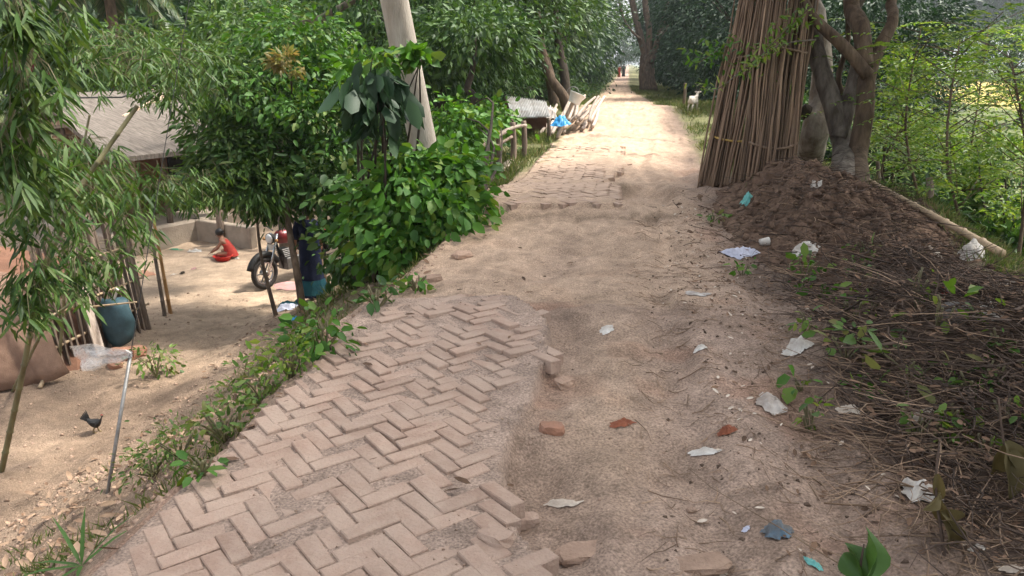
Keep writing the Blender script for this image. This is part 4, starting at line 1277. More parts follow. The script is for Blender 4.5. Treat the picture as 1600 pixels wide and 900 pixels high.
# palms
def palm(label, base, head, nf, fl, seed, r=0.14, leafm='palm_frond'):
    base = Vector(base); head = Vector(head)
    t = thing('palm_tree', label, 'palm', base)
    m = MB(); rough_tube(m, [base, base.lerp(head, 0.5) + Vector((0.1, 0, 0)), head], [r * 1.2, r, r * 0.9], 10, 0.12, seed, 5)
    m.build('trunk', 'bark_brown', t, smooth=True)
    rg = np.random.default_rng(seed)
    for k in range(nf):
        a = 2 * math.pi * k / nf + rg.normal() * 0.15
        el = rg.uniform(-0.3, 1.0)
        o = Vector((math.cos(a) * math.cos(el), math.sin(a) * math.cos(el), math.sin(el)))
        pts = []
        p = head.copy(); dv = o.copy()
        for j in range(12):
            pts.append(p.copy()); p = p + dv * fl / 12; dv = (dv + Vector((0, 0, -0.13))).normalized()
        A = np.array([tuple(q) for q in pts])
        V1, F1 = twig_arrays(A[None], 0.02)
        F1 = np.concatenate([F1[:, [0, 1, 2]], F1[:, [0, 2, 3]]])
        n = 60
        s = np.linspace(0.12, 0.99, n) * 11; i = s.astype(int).clip(0, 10); f = (s - i)[:, None]
        P = A[i] * (1 - f) + A[i + 1] * f
        tg = unit(A[i + 1] - A[i]); sd_ = unit(np.cross(tg, np.array([[0, 0, 1.0]]) + 0.01))
        out = [(V1, F1)]
        for sg in (-1, 1):
            d = unit(sd_ * sg + tg * 0.55 + np.array([0, 0, -0.45]) + rg.normal(size=(n, 3)) * 0.08)
            l = fl * 0.27 * np.sin(np.linspace(0.5, 2.9, n))
            out.append(leaf_arrays(P, d, np.tile([[0, 0, 1.0]], (n, 1)) + rg.normal(size=(n, 3)) * 0.1, l, 0.035 * fl / 2, 0, 0.3, 0.15, 0.05))
        V, F = merge(out)
        obj_np('frond', V, F, leafm, t)
    return t
b = D(180, 200, 19); palm('palm with long arching fronds at the upper left behind the bamboo', (b.x, b.y, gz(b.x, b.y) - 0.1), D(165, -45, 19), 16, 2.4, 811)
b = D(872, 150, 34); palm('palm with drooping dry fronds over the far left of the road', (b.x, b.y, gz(b.x, b.y) - 0.1), D(878, 30, 34), 18, 1.8, 812, 0.2)

# ---- grass and low ground cover (uncountable)
def blades(name, P, h, w, seed, material='grass', lean=0.6):
    rg = np.random.default_rng(seed); n = len(P)
    d = rg.normal(size=(n, 3)) * lean; d[:, 2] = np.abs(d[:, 2]) * 0.3 + 0.8
    nn = rg.normal(size=(n, 3)); nn[:, 2] *= 0.2
    hh = h * (0.5 + 0.9 * rg.random(n))
    V, F = leaf_arrays(P, unit(d), unit(nn), hh, w, 0, 0.3, 0.25, 0.05)
    return tag(obj_np(name, V, F, material), kind='stuff')
def scatter(n, xr, yr, prob, seed):
    rg = np.random.default_rng(seed)
    x = rg.uniform(*xr, n); y = rg.uniform(*yr, n)
    k = rg.random(n) < prob(x, y)
    x, y = x[k], y[k]
    return np.stack([x, y, H(x, y)], 1)
P = scatter(130000, (-5.6, -1.2), (5.0, 48), lambda x, y: np.clip(sstep(-0.12, 0.35, left_edge(y) - x) + sstep(-0.05, 0.3, rc(y) - x - hw(y)) * sstep(12, 15, y), 0, 1) * (1 - sstep(1.2, 3.0, left_edge(y) - x)) * sstep(7, 10.5, y) * sstep(0.34, 0.62, fbm(x * 1.3, y * 1.3, 61)), 901)
tag(blades('grass', P, 0.16, 0.012, 902), 'short grass on the upper left bank along the road', 'grass')
P = scatter(100000, (0.2, 6.0), (9.2, 60), lambda x, y: sstep(-0.1, 0.3, x - rc(y) - np.minimum(hw(y), 1.5) + 0.3 * (fbm(x * 2, y * 2, 66) - 0.5)) * (1 - sstep(0.5, 2.5, x - right_edge(y))) * sstep(0.36, 0.6, fbm(x * 1.1, y * 1.1, 62)), 903)
tag(blades('grass', P, 0.17, 0.013, 904), 'rough grass on the right verge beyond the stick bundles', 'grass')
P = scatter(26000, (2.8, 6.2), (4.0, 9.5), lambda x, y: sstep(-0.15, 0.3, x - right_edge(y)) * (1 - sstep(1.4, 2.6, x - right_edge(y))), 905)
tag(blades('grass', P, 0.15, 0.011, 906), 'green grass on the lip of the right bank', 'grass')
P = scatter(40000, (-5.2, -1.6), (1.5, 8.0), lambda x, y: sstep(0.0, 0.3, left_edge(y) - x) * (1 - sstep(1.4, 3.2, left_edge(y) - x)) * sstep(0.56, 0.72, fbm(x * 1.5, y * 1.5, 63)) * 0.5, 907)
tag(blades('dry_grass', P, 0.09, 0.009, 908), 'sparse dry grass on the near left bank', 'grass')

# ================================================================== OBJECTS ON THE RIGHT VERGE
# ---- two bundles of dry sticks leaning on the trees
stick_me = []
for k in range(9):
    rr = random.Random(k + 900); m = MB()
    pts = [(rr.uniform(-.03, .03), rr.uniform(-.03, .03), z) for z in (0, 0.25, 0.5, 0.75, 1.0)]
    pts[0] = (0, 0, 0); pts[-1] = (0, 0, 1)
    m.tube(pts, [1.15, 1.05, 1.0, 0.9, 0.7], 6)
    me = bpy.data.meshes.new('stick')
    V = [(p[0], p[1], p[2]) for p in m.v]
    # radius is stored in metres at unit length: keep the ring size small
    out = []
    for i, p in enumerate(V):
        ring = min(i // 6, 4); c = Vector(pts[ring]); q = Vector(p) - c
        out.append(tuple(c + q * 0.0135))
    me.from_pydata(out, [], m.f)
    me.polygons.foreach_set('use_smooth', np.ones(len(me.polygons), bool))
    me.materials.append(M['jute_stick']); stick_me.append(me)

def stick_bundle(label, bl, br, tl, tr, depth_b, thick, n, seed, rope_f, rope_m, length):
    """sticks between a base ellipse (pixels bl..br) and a narrower top ellipse"""
    rr = random.Random(seed)
    A, B = D(*bl, depth_b), D(*br, depth_b)
    A.z = B.z = gz((A.x + B.x) / 2, (A.y + B.y) / 2)
    T0, T1 = D(*tl, depth_b + 0.35), D(*tr, depth_b + 0.35)
    cb, ct = (A + B) / 2, (T0 + T1) / 2
    ub, ut = (B - A) / 2, (T1 - T0) / 2
    ub.z = 0; ut.z = 0
    vb = Vector((0, 0, 1)).cross(ub.normalized()) * thick
    vt = vb * (ut.length / ub.length) * 0.9
    t = thing('stick_bundle', label, 'bundle', cb)
    def cen(f): return cb.lerp(ct, f)
    for k in range(n):
        a = rr.uniform(0, 2 * math.pi) if k > n * 0.7 else math.pi + rr.uniform(-0.2, math.pi + 0.2)
        q = 1.0 if k < n * 0.75 else rr.uniform(0.5, 0.95)
        q *= rr.uniform(0.86, 1.08)
        p = cb + ub * math.cos(a) * q + vb * math.sin(a) * q
        e = ct + ut * math.cos(a) * q + vt * math.sin(a) * q
        e = e + Vector((rr.gauss(0, .05), rr.gauss(0, .05), 0)); p = p + Vector((rr.gauss(0, .025), rr.gauss(0, .025), 0))
        dv = (e - p); L_ = length * rr.uniform(0.8, 1.12)
        p = p + Vector((0, 0, rr.uniform(-0.05, 0.06)))
        o = link('stick', stick_me[rr.randrange(9)], t, p - cb)
        o.rotation_mode = 'QUATERNION'
        o.rotation_quaternion = dv.to_track_quat('Z', 'Y')
        w = rr.uniform(0.75, 1.25)
        o.scale = (w, w, L_)
    for f, mtl in zip(rope_f, rope_m):
        m = MB(); P = []
        for j in range(25):
            a = 2 * math.pi * j / 24
            P.append(cen(f) + (ub.lerp(ut, f)) * math.cos(a) * 1.06 + vb.lerp(vt, f) * math.sin(a) * 1.10 + Vector((0, 0, 0.03 * math.sin(a * 2 + f * 9))))
        m.tube(P, 0.016, 6, cap=False)
        m.build('rope', mtl, t, smooth=True)
    return t
DB = 10.0
stick_bundle('left and wider of the two leaning stick bundles, tied with yellow rope', (1096, 268), (1192, 268), (1168, -25), (1222, -25), DB + 0.35, 0.36, 135, 1001, (0.235, 0.62), ('rope_yellow', 'rope_brown'), 3.3)
stick_bundle('narrower stick bundle nearer the trees, leaning right, tied with brown rope', (1160, 296), (1232, 296), (1206, -25), (1268, -25), DB - 0.35, 0.30, 115, 1002, (0.2, 0.66), ('rope_brown', 'rope_brown'), 3.2)

# ---- heap of dug soil under the trees, with a tangled brush heap before it
def mound_obj(name, label, cat, outline, hfun, material, st=0.035):
    xs = np.arange(outline[0], outline[1], st); ys = np.arange(outline[2], outline[3], st)
    X, Y = np.meshgrid(xs, ys)
    h = hfun(X, Y)
    Z = H(X, Y) - 0.03 + h
    keep = h > 0.004
    nx = len(xs)
    i = (np.arange(len(ys) - 1)[:, None] * nx + np.arange(nx - 1)[None])
    kk = keep[:-1, :-1] | keep[1:, :-1] | keep[:-1, 1:] | keep[1:, 1:]
    i = i[kk]
    F = np.stack([i, i + 1, i + nx + 1, i + nx], 1)
    V = np.stack([X, Y, Z], -1).reshape(-1, 3)
    used = np.unique(F); mp_ = np.zeros(len(V), int); mp_[used] = np.arange(len(used))
    cx_, cy_ = float(X[keep].mean()), float(Y[keep].mean())
    o = obj_np(name, V[used], mp_[F], material, origin=(cx_, cy_, gz(cx_, cy_)), smooth=True)
    return tag(o, label, cat)
def heap_h(X, Y):
    g = 0.27 * np.exp(-(((X - 2.15) / 0.72) ** 2 + ((Y - 8.3) / 1.3) ** 2)) + 0.16 * np.exp(-(((X - 2.30) / 0.6) ** 2 + ((Y - 6.6) / 1.0) ** 2)) + 0.20 * np.exp(-(((X - 1.85) / 0.5) ** 2 + ((Y - 9.3) / 0.8) ** 2))
    g = g * (0.5 + 1.0 * fbm(X * 3.2, Y * 3.2, 71, 4)) + 0.30 * (fbm(X * 6.5, Y * 6.5, 72, 4) - 0.5) * sstep(0.04, 0.18, g) + 0.09 * (fbm(X * 15, Y * 15, 73, 3) - 0.5) * sstep(0.03, 0.1, g)
    return np.where(g > 0.035, g, 0)
mound_obj('soil_heap', 'heap of dark brown dug soil at the foot of the trees', 'soil heap', (0.8, 4.6, 5.6, 11.2), heap_h, 'heap_earth', 0.028)
def HH(x, y):
    return H(x, y) - 0.03 + np.maximum(heap_h(np.asarray(x, float), np.asarray(y, float)), 0.03)
def brush_h(X, Y):
    g = 0.26 * np.exp(-(((X - 2.35) / 0.70) ** 2 + ((Y - 4.5) / 1.2) ** 2)) + 0.10 * np.exp(-(((X - 2.1) / 0.5) ** 2 + ((Y - 3.4) / 0.7) ** 2))
    return g * (0.7 + 0.6 * fbm(X * 2.5, Y * 2.5, 75, 4)) + 0.05 * (fbm(X * 9, Y * 9, 76, 3) - 0.5) * sstep(0.02, 0.08, g)
def HB(x, y):
    x = np.asarray(x, float); y = np.asarray(y, float)
    return H(x, y) - 0.03 + np.maximum(np.maximum(brush_h(x, y), heap_h(x, y)), 0.03)
mound_obj('litter_bank', 'low dark bank of earth and rotted litter under the dead twigs', 'earth bank', (0.9, 4.8, 1.6, 8.2), lambda X, Y: np.where(brush_h(X, Y) > 0.025, brush_h(X, Y), 0), 'litter_earth', 0.035)

def twigs_stuff(name, label, cat, n, sampler, ln, r, seed, material, lift=0.04, wild=0.6, k=5, curl=0.25, zf=None):
    rg = np.random.default_rng(seed)
    x, y = sampler(rg, n)
    zf = zf or HB
    a = rg.random(n) * 6.283
    el = rg.normal(size=n) * 0.25 * wild
    l = ln * (0.4 + 1.1 * rg.random(n) ** 1.5)
    P = np.zeros((n, k, 3))
    da = rg.normal(size=n) * curl
    px, py = x.copy(), y.copy()
    z0 = zf(x, y) + rg.random(n) * lift
    for j in range(k):
        P[:, j, 0] = px; P[:, j, 1] = py
        gzj = zf(px, py)
        P[:, j, 2] = np.maximum(gzj + 0.004, z0 + np.sin(el) * l * j / (k - 1)) if wild > 0.2 else gzj + 0.004 + rg.random(n) * 0.008
        px = px + np.cos(a) * l / (k - 1); py = py + np.sin(a) * l / (k - 1)
        a = a + da + rg.normal(size=n) * 0.12
    V, F = twig_arrays(P, r * (0.5 + rg.random(n)))
    o = obj_np(name, V, F, material)
    return tag(o, label, cat, kind='stuff')
def brush_sampler(rg, n):
    x = np.concatenate([rg.normal(2.4, 0.62, n * 2 // 3), rg.normal(2.05, 0.5, n - n * 2 // 3)])
    y = np.concatenate([rg.normal(5.0, 1.1, n * 2 // 3), rg.normal(3.5, 0.75, n - n * 2 // 3)])
    x = np.clip(x, 1.15 + 0.3 * rg.random(n), 3.6 - 0.5 * rg.random(n))
    y = np.clip(y, 1.6, 8)
    x = np.where((y > 5.6) & (x > 2.6), x - 0.6, x)
    return x, y
twigs_stuff('brush_heap', 'tangled heap of dead dark twigs and vines beside the road', 'brush', 3400, brush_sampler, 0.34, 0.004, 1101, 'twig', 0.15, 0.9, curl=0.35)
twigs_stuff('brush_heap', 'thicker dead branches tangled in the brush heap', 'brush', 220, brush_sampler, 0.5, 0.009, 1107, 'twig', 0.12, 0.6, k=6, curl=0.2)
twigs_stuff('dead_vines', 'curling dry vines straggling over the brush heap', 'vines', 620, brush_sampler, 0.55, 0.0035, 1102, 'straw', 0.10, 0.7, k=7, curl=0.6)
def stalk_sampler(rg, n):
    return rg.normal(1.55, 0.30, n).clip(0.85, 2.6), rg.normal(3.3, 0.55, n)
twigs_stuff('dry_stalks', 'long dry brown stalks strewn at the road edge before the brush heap', 'stalks', 420, stalk_sampler, 0.55, 0.0035, 1103, 'straw', 0.05, 0.35, k=6, curl=0.12)
def strip_sampler(rg, n):
    return rg.uniform(0.1, 2.0, n), rg.uniform(1.9, 8.5, n)
twigs_stuff('straw_bits', 'bits of straw and twig trodden into the dirt road', 'straw', 1500, strip_sampler, 0.12, 0.0024, 1104, 'straw', 0.0, 0.1, k=4, curl=0.2, zf=H)
def root_sampler(rg, n):
    return rg.normal(2.35, 0.6, n), rg.normal(8.2, 1.0, n)
twigs_stuff('roots', 'roots and straw sticking out of the dug soil heap', 'roots', 1100, root_sampler, 0.30, 0.004, 1105, 'twig', 0.04, 0.9, k=4, zf=HB)
twigs_stuff('roots', 'pale straw mixed through the dug soil heap', 'straw', 500, root_sampler, 0.22, 0.003, 1106, 'straw', 0.03, 0.7, k=4, zf=HB)

# clods, crumbs and fallen leaves (uncountable)
def crumbs(name, label, cat, n, sampler, size, seed, material, zf=H):
    rg = np.random.default_rng(seed)
    x, y = sampler(rg, n)
    z = zf(x, y)
    s = size * (0.35 + rg.random(n) ** 3 * 1.9)
    T = np.array([[1, 0, -.3], [-.5, .86, -.3], [-.5, -.86, -.3], [0.2, 0.1, 0.75], [-0.45, -0.2, 0.5]])
    F0 = np.array([[0, 1, 3], [1, 4, 3], [1, 2, 4], [2, 0, 3], [2, 3, 4], [0, 2, 1]])
    a = rg.random(n) * 6.283
    V = np.zeros((n, 5, 3))
    for k in range(5):
        j = T[k] * (0.7 + 0.6 * rg.random((n, 3)))
        V[:, k, 0] = x + (j[:, 0] * np.cos(a) - j[:, 1] * np.sin(a)) * s
        V[:, k, 1] = y + (j[:, 0] * np.sin(a) + j[:, 1] * np.cos(a)) * s
        V[:, k, 2] = z + j[:, 2] * s * 0.8
    F = (np.arange(n)[:, None, None] * 5 + F0[None]).reshape(-1, 3)
    return tag(obj_np(name, V.reshape(-1, 3), F, material), label, cat, kind='stuff')
def road_s(rg, n):
    x = rg.uniform(-0.5, 1.8, n); y = 1.6 + 10 * rg.random(n) ** 1.4
    k = ~paved(x, y)
    return x[k][:n], y[k][:n]
def wrap(s):
    def f(rg, n):
        x, y = s(rg, n * 2)
        m = min(n, len(x)); pad = n - m
        return np.concatenate([x[:m], x[:pad]]), np.concatenate([y[:m], y[:pad]])
    return f
crumbs('crumbs', 'crumbs of earth and grit loose on the dirt road', 'grit', 5000, wrap(road_s), 0.0055, 1201, 'clod')
crumbs('clods', 'dark clods and chips along the right wheel track', 'clods', 1800, lambda rg, n: (0.2 + 1.6 * rg.random(n) ** 0.7, 1.7 + 8 * rg.random(n) ** 1.3), 0.009, 1206, 'litter_earth')
crumbs('clods', 'clods of earth on the near left bank', 'clods', 4500, lambda rg, n: ((-1.75 - 3.4 * rg.random(n) ** 1.2), rg.uniform(1.8, 9, n)), 0.017, 1202, 'clod')
crumbs('clods', 'clods lying over the dug soil heap', 'clods', 3000, root_sampler, 0.034, 1203, 'heap_earth', HB)
crumbs('crumbs', 'grit in the joints of the brick paving', 'grit', 1600, lambda rg, n: (rg.uniform(-1.75, -0.3, n), rg.uniform(1.7, 5.2, n)), 0.004, 1204, 'clod', lambda x, y: H(x, y) + 0.004)
crumbs('clods', 'scattered clods along the foot of the yard bank', 'clods', 2500, lambda rg, n: (rg.uniform(-8, -3.5, n), rg.uniform(4, 12, n)), 0.016, 1205, 'clod')
def flat_leaves(name, label, cat, n, sampler, L, seed, material, zf=H, lift=0.01):
    rg = np.random.default_rng(seed)
    x, y = sampler(rg, n)
    a = rg.random(n) * 6.283
    d = np.stack([np.cos(a), np.sin(a), rg.normal(size=n) * 0.18], 1)
    nn = rg.normal(size=(n, 3)) * 0.25; nn[:, 2] += 1
    P = np.stack([x, y, zf(x, y) + 0.006 + lift * rg.random(n)], 1)
    l = L * (0.5 + 0.9 * rg.random(n))
    V, F = leaf_arrays(P, unit(d), unit(nn), l, l * 0.42, 1, 0.45, -0.12, 0.15)
    return tag(obj_np(name, V, F, material), label, cat, kind='stuff')
flat_leaves('fallen_leaves', 'dead brown leaves littering the right side of the road', 'leaves', 1300, lambda rg, n: (0.5 + 1.8 * rg.random(n) ** 0.7, rg.uniform(1.7, 9, n)), 0.045, 1301, 'dead_leaf')
flat_leaves('fallen_leaves', 'dead leaves caught in the brush heap', 'leaves', 2400, brush_sampler, 0.05, 1302, 'dead_leaf', HB, 0.16)
flat_leaves('fallen_leaves', 'dead leaves scattered on the left bank', 'leaves', 900, lambda rg, n: (-1.7 - 3.6 * rg.random(n), rg.uniform(1.8, 11, n)), 0.07, 1303, 'dead_leaf')
flat_leaves('fallen_leaves', 'few dead leaves lying on the brick paving', 'leaves', 26, lambda rg, n: (rg.uniform(-1.7, -0.4, n), rg.uniform(1.8, 8, n)), 0.06, 1304, 'dead_leaf', lambda x, y: H(x, y) + 0.012)
flat_leaves('paper_scraps', 'tiny pale scraps and chips littering the dirt', 'litter', 240, lambda rg, n: (rg.uniform(0.3, 2.0, n), rg.uniform(1.8, 9, n)), 0.035, 1305, 'paper')
flat_leaves('fallen_leaves', 'pale dry bamboo leaves on the near left bank', 'leaves', 420, lambda rg, n: (-2.2 - 3.0 * rg.random(n), rg.uniform(2.2, 6, n)), 0.09, 1306, 'straw')

# green weeds poking out of the brush heap, each with its own place
def weed(label, px, n, L, Wd, seed, leafm='leaf_weed', h=0.25, r=0.12, zf=None, name='weed', cat='weed', group=None, droop=0.2, stems=5, base=None):
    b = Vector(base) if base is not None else G(*px, zf or HB)
    c = b + Vector((0, 0, h * 0.65))
    return shrub(label, [(c, (r, r, h * 0.5), 1.0)], b - Vector((0, 0, 0.02)), leafm, n, L, Wd, seed, lod=1, clumps=max(5, n // 9), name=name, cat=cat, stems=stems, r0=0.006, droop=droop, bark='bamboo_green', group=group, spread=0.35)
WEEDS = [
    ('broad-leaved weed sprouting at the inner edge of the brush heap', (1258, 440), 34, 0.10, 0.06, 0.22, 0.16, 'leaf_bright'),
    ('green weed with rounded leaves in the middle of the brush heap', (1290, 470), 26, 0.09, 0.06, 0.16, 0.14, 'leaf_bright'),
    ('small bright weed below the pale sack lump', (1258, 520), 16, 0.07, 0.04, 0.14, 0.10, 'leaf_feather'),
    ('pale-leaved weed lying in the dark twigs', (1350, 560), 18, 0.12, 0.055, 0.16, 0.18, 'leaf_weed'),
    ('yellow-green seedling standing upright in the twigs', (1432, 480), 12, 0.07, 0.05, 0.30, 0.07, 'leaf_feather'),
    ('bright seedling at the right part of the brush heap', (1465, 520), 16, 0.08, 0.05, 0.26, 0.12, 'leaf_feather'),
    ('sprawling weed with long leaves low on the brush heap', (1420, 595), 20, 0.13, 0.045, 0.14, 0.22, 'leaf_weed'),
    ('two-leaved green sprout at the road edge below the sack lump', (1252, 610), 7, 0.09, 0.07, 0.08, 0.08, 'leaf_bright'),
    ('green weed beside the dug soil heap near the turquoise scrap', (1115, 345), 24, 0.07, 0.04, 0.10, 0.12, 'leaf_weed'),
    ('small weed between the soil heap and the white scraps', (1160, 430), 14, 0.07, 0.04, 0.10, 0.09, 'leaf_bright'),
    ('trailing green weed on top of the brush heap by the sacks', (1350, 400), 26, 0.08, 0.045, 0.14, 0.16, 'leaf_weed'),
]
for i, (lab, px, n, L, Wd, h, r, lm) in enumerate(WEEDS):
    weed(lab, px, n, L, Wd, 1400 + i, lm, h, r)
wr = random.Random(44)
for k in range(16):
    u = wr.random(); px = (wr.uniform(1240, 1590), wr.uniform(430, 720))
    weed('small green seedling sprouting among the dead twigs of the brush heap', px, wr.randint(8, 22), wr.uniform(0.05, 0.09), wr.uniform(0.028, 0.045), 1480 + k, ('leaf_weed', 'leaf_bright', 'leaf_feather')[k % 3], wr.uniform(0.10, 0.2), wr.uniform(0.06, 0.13), group='seedlings in the brush heap')
LW = [
    ('bright leafy weed at the brick edge nearest the yard trees', (508, 548), 150, 0.075, 0.04, 0.20, 0.18, 'leaf_bright'),
    ('yellow-green weed clump in the row along the brick edge', (455, 590), 260, 0.055, 0.024, 0.20, 0.20, 'leaf_feather'),
    ('dense weed clump halfway down the brick edge row', (408, 630), 300, 0.05, 0.02, 0.20, 0.20, 'leaf_weed'),
    ('weed clump with a few large pale leaves at the brick edge', (352, 690), 220, 0.055, 0.026, 0.18, 0.20, 'leaf_weed'),
    ('low scrubby weed clump just below the stay wire', (285, 715), 280, 0.042, 0.018, 0.16, 0.22, 'leaf_weed'),
    ('lowest weed clump of the brick edge row', (240, 742), 220, 0.04, 0.017, 0.12, 0.20, 'leaf_weed'),
    ('tiny green weed at the brick edge by the coiled twigs', (320, 745), 22, 0.07, 0.04, 0.10, 0.07, 'leaf_bright'),
    ('small weed on the bank top beside the sandy stretch', (650, 455), 40, 0.09, 0.05, 0.14, 0.16, 'leaf_bright'),
    ('small weed on the bank below the dark bush', (590, 480), 34, 0.09, 0.05, 0.14, 0.16, 'leaf_mid'),
    ('scrubby weed growing in the yard behind the stay wire', (245, 590), 170, 0.09, 0.04, 0.42, 0.26, 'leaf_weed'),
]
for i, (lab, px, n, L, Wd, h, r, lm) in enumerate(LW):
    weed(lab, px, n, L, Wd, 1450 + i, lm, h, r, zf=H, stems=12)
# a spiky grass tuft at the bottom left
b = G(128, 885)
t = thing('grass_tuft', 'spiky tuft of long blades at the bottom left corner', 'grass tuft', b)
for j, (a, el, ln) in enumerate([(2.6, 0.9, .34), (2.0, 1.2, .30), (3.6, 0.4, .30), (0.6, 1.1, .38), (4.6, 0.5, .26), (1.2, 0.6, .30), (5.3, 0.7, .22), (3.0, 0.25, .34), (0.1, 0.4, .25)]):
    d = np.array([[math.cos(a) * math.cos(el), math.sin(a) * math.cos(el), math.sin(el)]])
    V, F = leaf_arrays(np.array([tuple(b)]), d, np.array([[-math.cos(a) * .5, -math.sin(a) * .5, 1.0]]), ln * 0.72, 0.018, 1, 0.3, 0.45, 0.1)
    obj_np('blade', V, F, 'leaf_mid', t)

# wilted plants at the bottom right
def wilted(label, pix, depth, leaves, seed, r=0.008, lm='leaf_wilted', first_on_ground=True):
    P = [D(px, py, depth) for px, py in pix]
    if first_on_ground:
        P[0].z = min(P[0].z, float(HB(P[0].x, P[0].y)) - 0.02)
    t = thing('wilted_plant', label, 'plant', P[0])
    m = MB(); rough_tube(m, P, [r * (1 - 0.6 * i / (len(P) - 1)) for i in range(len(P))], 7, 0.06, seed)
    m.build('stem', 'twig', t, smooth=True)
    rg = np.random.default_rng(seed)
    for (px, py, tx, ty, w) in leaves:
        a = D(px, py, depth - 0.02); b_ = D(tx, ty, depth + rg.uniform(-0.1, 0.1))
        d = b_ - a
        nx = Vector((rg.uniform(-1, 1), -1, rg.uniform(-0.2, 0.8)))
        # a curled, crumpled blade: grid bent across and along
        n_u, n_v = 5, 8
        s = d.cross(nx).normalized(); u = s.cross(d).normalized()
        V = []; F = []
        for j in range(n_v):
            f = j / (n_v - 1)
            ww = w * math.sin(math.pi * min(1, f * 0.92 + 0.08)) ** 0.7
            for i in range(n_u):
                g = i / (n_u - 1) - 0.5
                q = a + d * f + s * g * ww + u * (abs(g) * 0.9 * ww + 0.12 * ww * math.sin(f * 7 + g * 5 + seed)) + u * (-0.25 * d.length * f * f)
                V.append(tuple(q))
        for j in range(n_v - 1):
            for i in range(n_u - 1):
                k0 = j * n_u + i
                F.append((k0, k0 + 1, k0 + n_u + 1, k0 + n_u))
        obj_np('leaf', V, F, lm, t, smooth=True)
    return t
wilted('wilted plant on a thin dark stem with shrivelled brown leaves, bottom right', [(1480, 915), (1472, 840), (1462, 760), (1468, 690)], 2.75,
       [(1466, 770, 1452, 800, 0.05), (1466, 775, 1478, 830, 0.06), (1470, 800, 1515, 825, 0.07), (1474, 815, 1500, 870, 0.09), (1464, 740, 1470, 790, 0.04)], 1501)
wilted('wilted plant with hanging brown leaves at the right margin', [(1592, 900), (1585, 780), (1568, 690), (1560, 620)], 3.1,
       [(1566, 695, 1555, 750, 0.08), (1575, 700, 1590, 780, 0.1), (1570, 690, 1598, 740, 0.08)], 1502)
wilted('broad dull-green wilted leaves at the lower right edge of the picture', [(1340, 915), (1345, 880), (1350, 850)], 2.55,
       [(1350, 905, 1330, 840, 0.09), (1352, 905, 1372, 825, 0.10), (1345, 905, 1312, 860, 0.07)], 1503, 0.006, 'leaf_mid')

# ---- litter: plastic, cloth, paper, stones
def scrap(name, label, cat, px, w, h, rz, material, seed, puff=0.25, zf=HB, n=13, tilt=0.0, thick=0.0, lift=0.01):
    """crumpled sheet or sack lying on the ground, irregular outline; w,h in metres"""
    rr = random.Random(seed)
    b = G(*px, zf)
    V = []; F = []
    ph = [rr.uniform(0, 6.28) for _ in range(6)]
    for j in range(n):
        for i in range(n):
            u = (i / (n - 1) - 0.5) * 2; v = (j / (n - 1) - 0.5) * 2
            a = math.atan2(v, u)
            k = 0.80 + 0.10 * math.sin(2 * a + ph[0]) + 0.07 * math.sin(5 * a + ph[1]) + 0.06 * math.sin(9 * a + ph[5]) + rr.uniform(-.05, .05)
            m_ = max(abs(u), abs(v)); rad_ = math.hypot(u, v)
            if rad_ > 1e-6:
                u *= m_ / rad_ * 1.12; v *= m_ / rad_ * 1.12
            x = u * w * 0.5 * k; y = v * h * 0.5 * k
            z = puff * min(w, h) * ((1 - m_ ** 2) * 0.8 + 0.25 * math.sin(u * 5 + ph[2]) * math.cos(v * 6 + ph[3]) + 0.18 * math.sin(9 * u + 7 * v + ph[4]))
            z = (abs(z) - 0.12 * puff * min(w, h)) * (1 - 0.7 * max(0, m_ - 0.75) / 0.25) + lift * 0.5 + rr.uniform(0, 0.12) * puff * min(w, h)
            q = Matrix.Rotation(rz, 3, 'Z') @ Vector((x, y, 0))
            V.append((b.x + q.x, b.y + q.y, z + tilt * (q.y)))
    for j in range(n - 1):
        for i in range(n - 1):
            k0 = j * n + i
            F.append((k0, k0 + 1, k0 + n + 1, k0 + n))
    V = np.array(V); V[:, 2] += zf(V[:, 0], V[:, 1])
    return tag(obj_np(name, V, F, material, origin=b), label, cat)

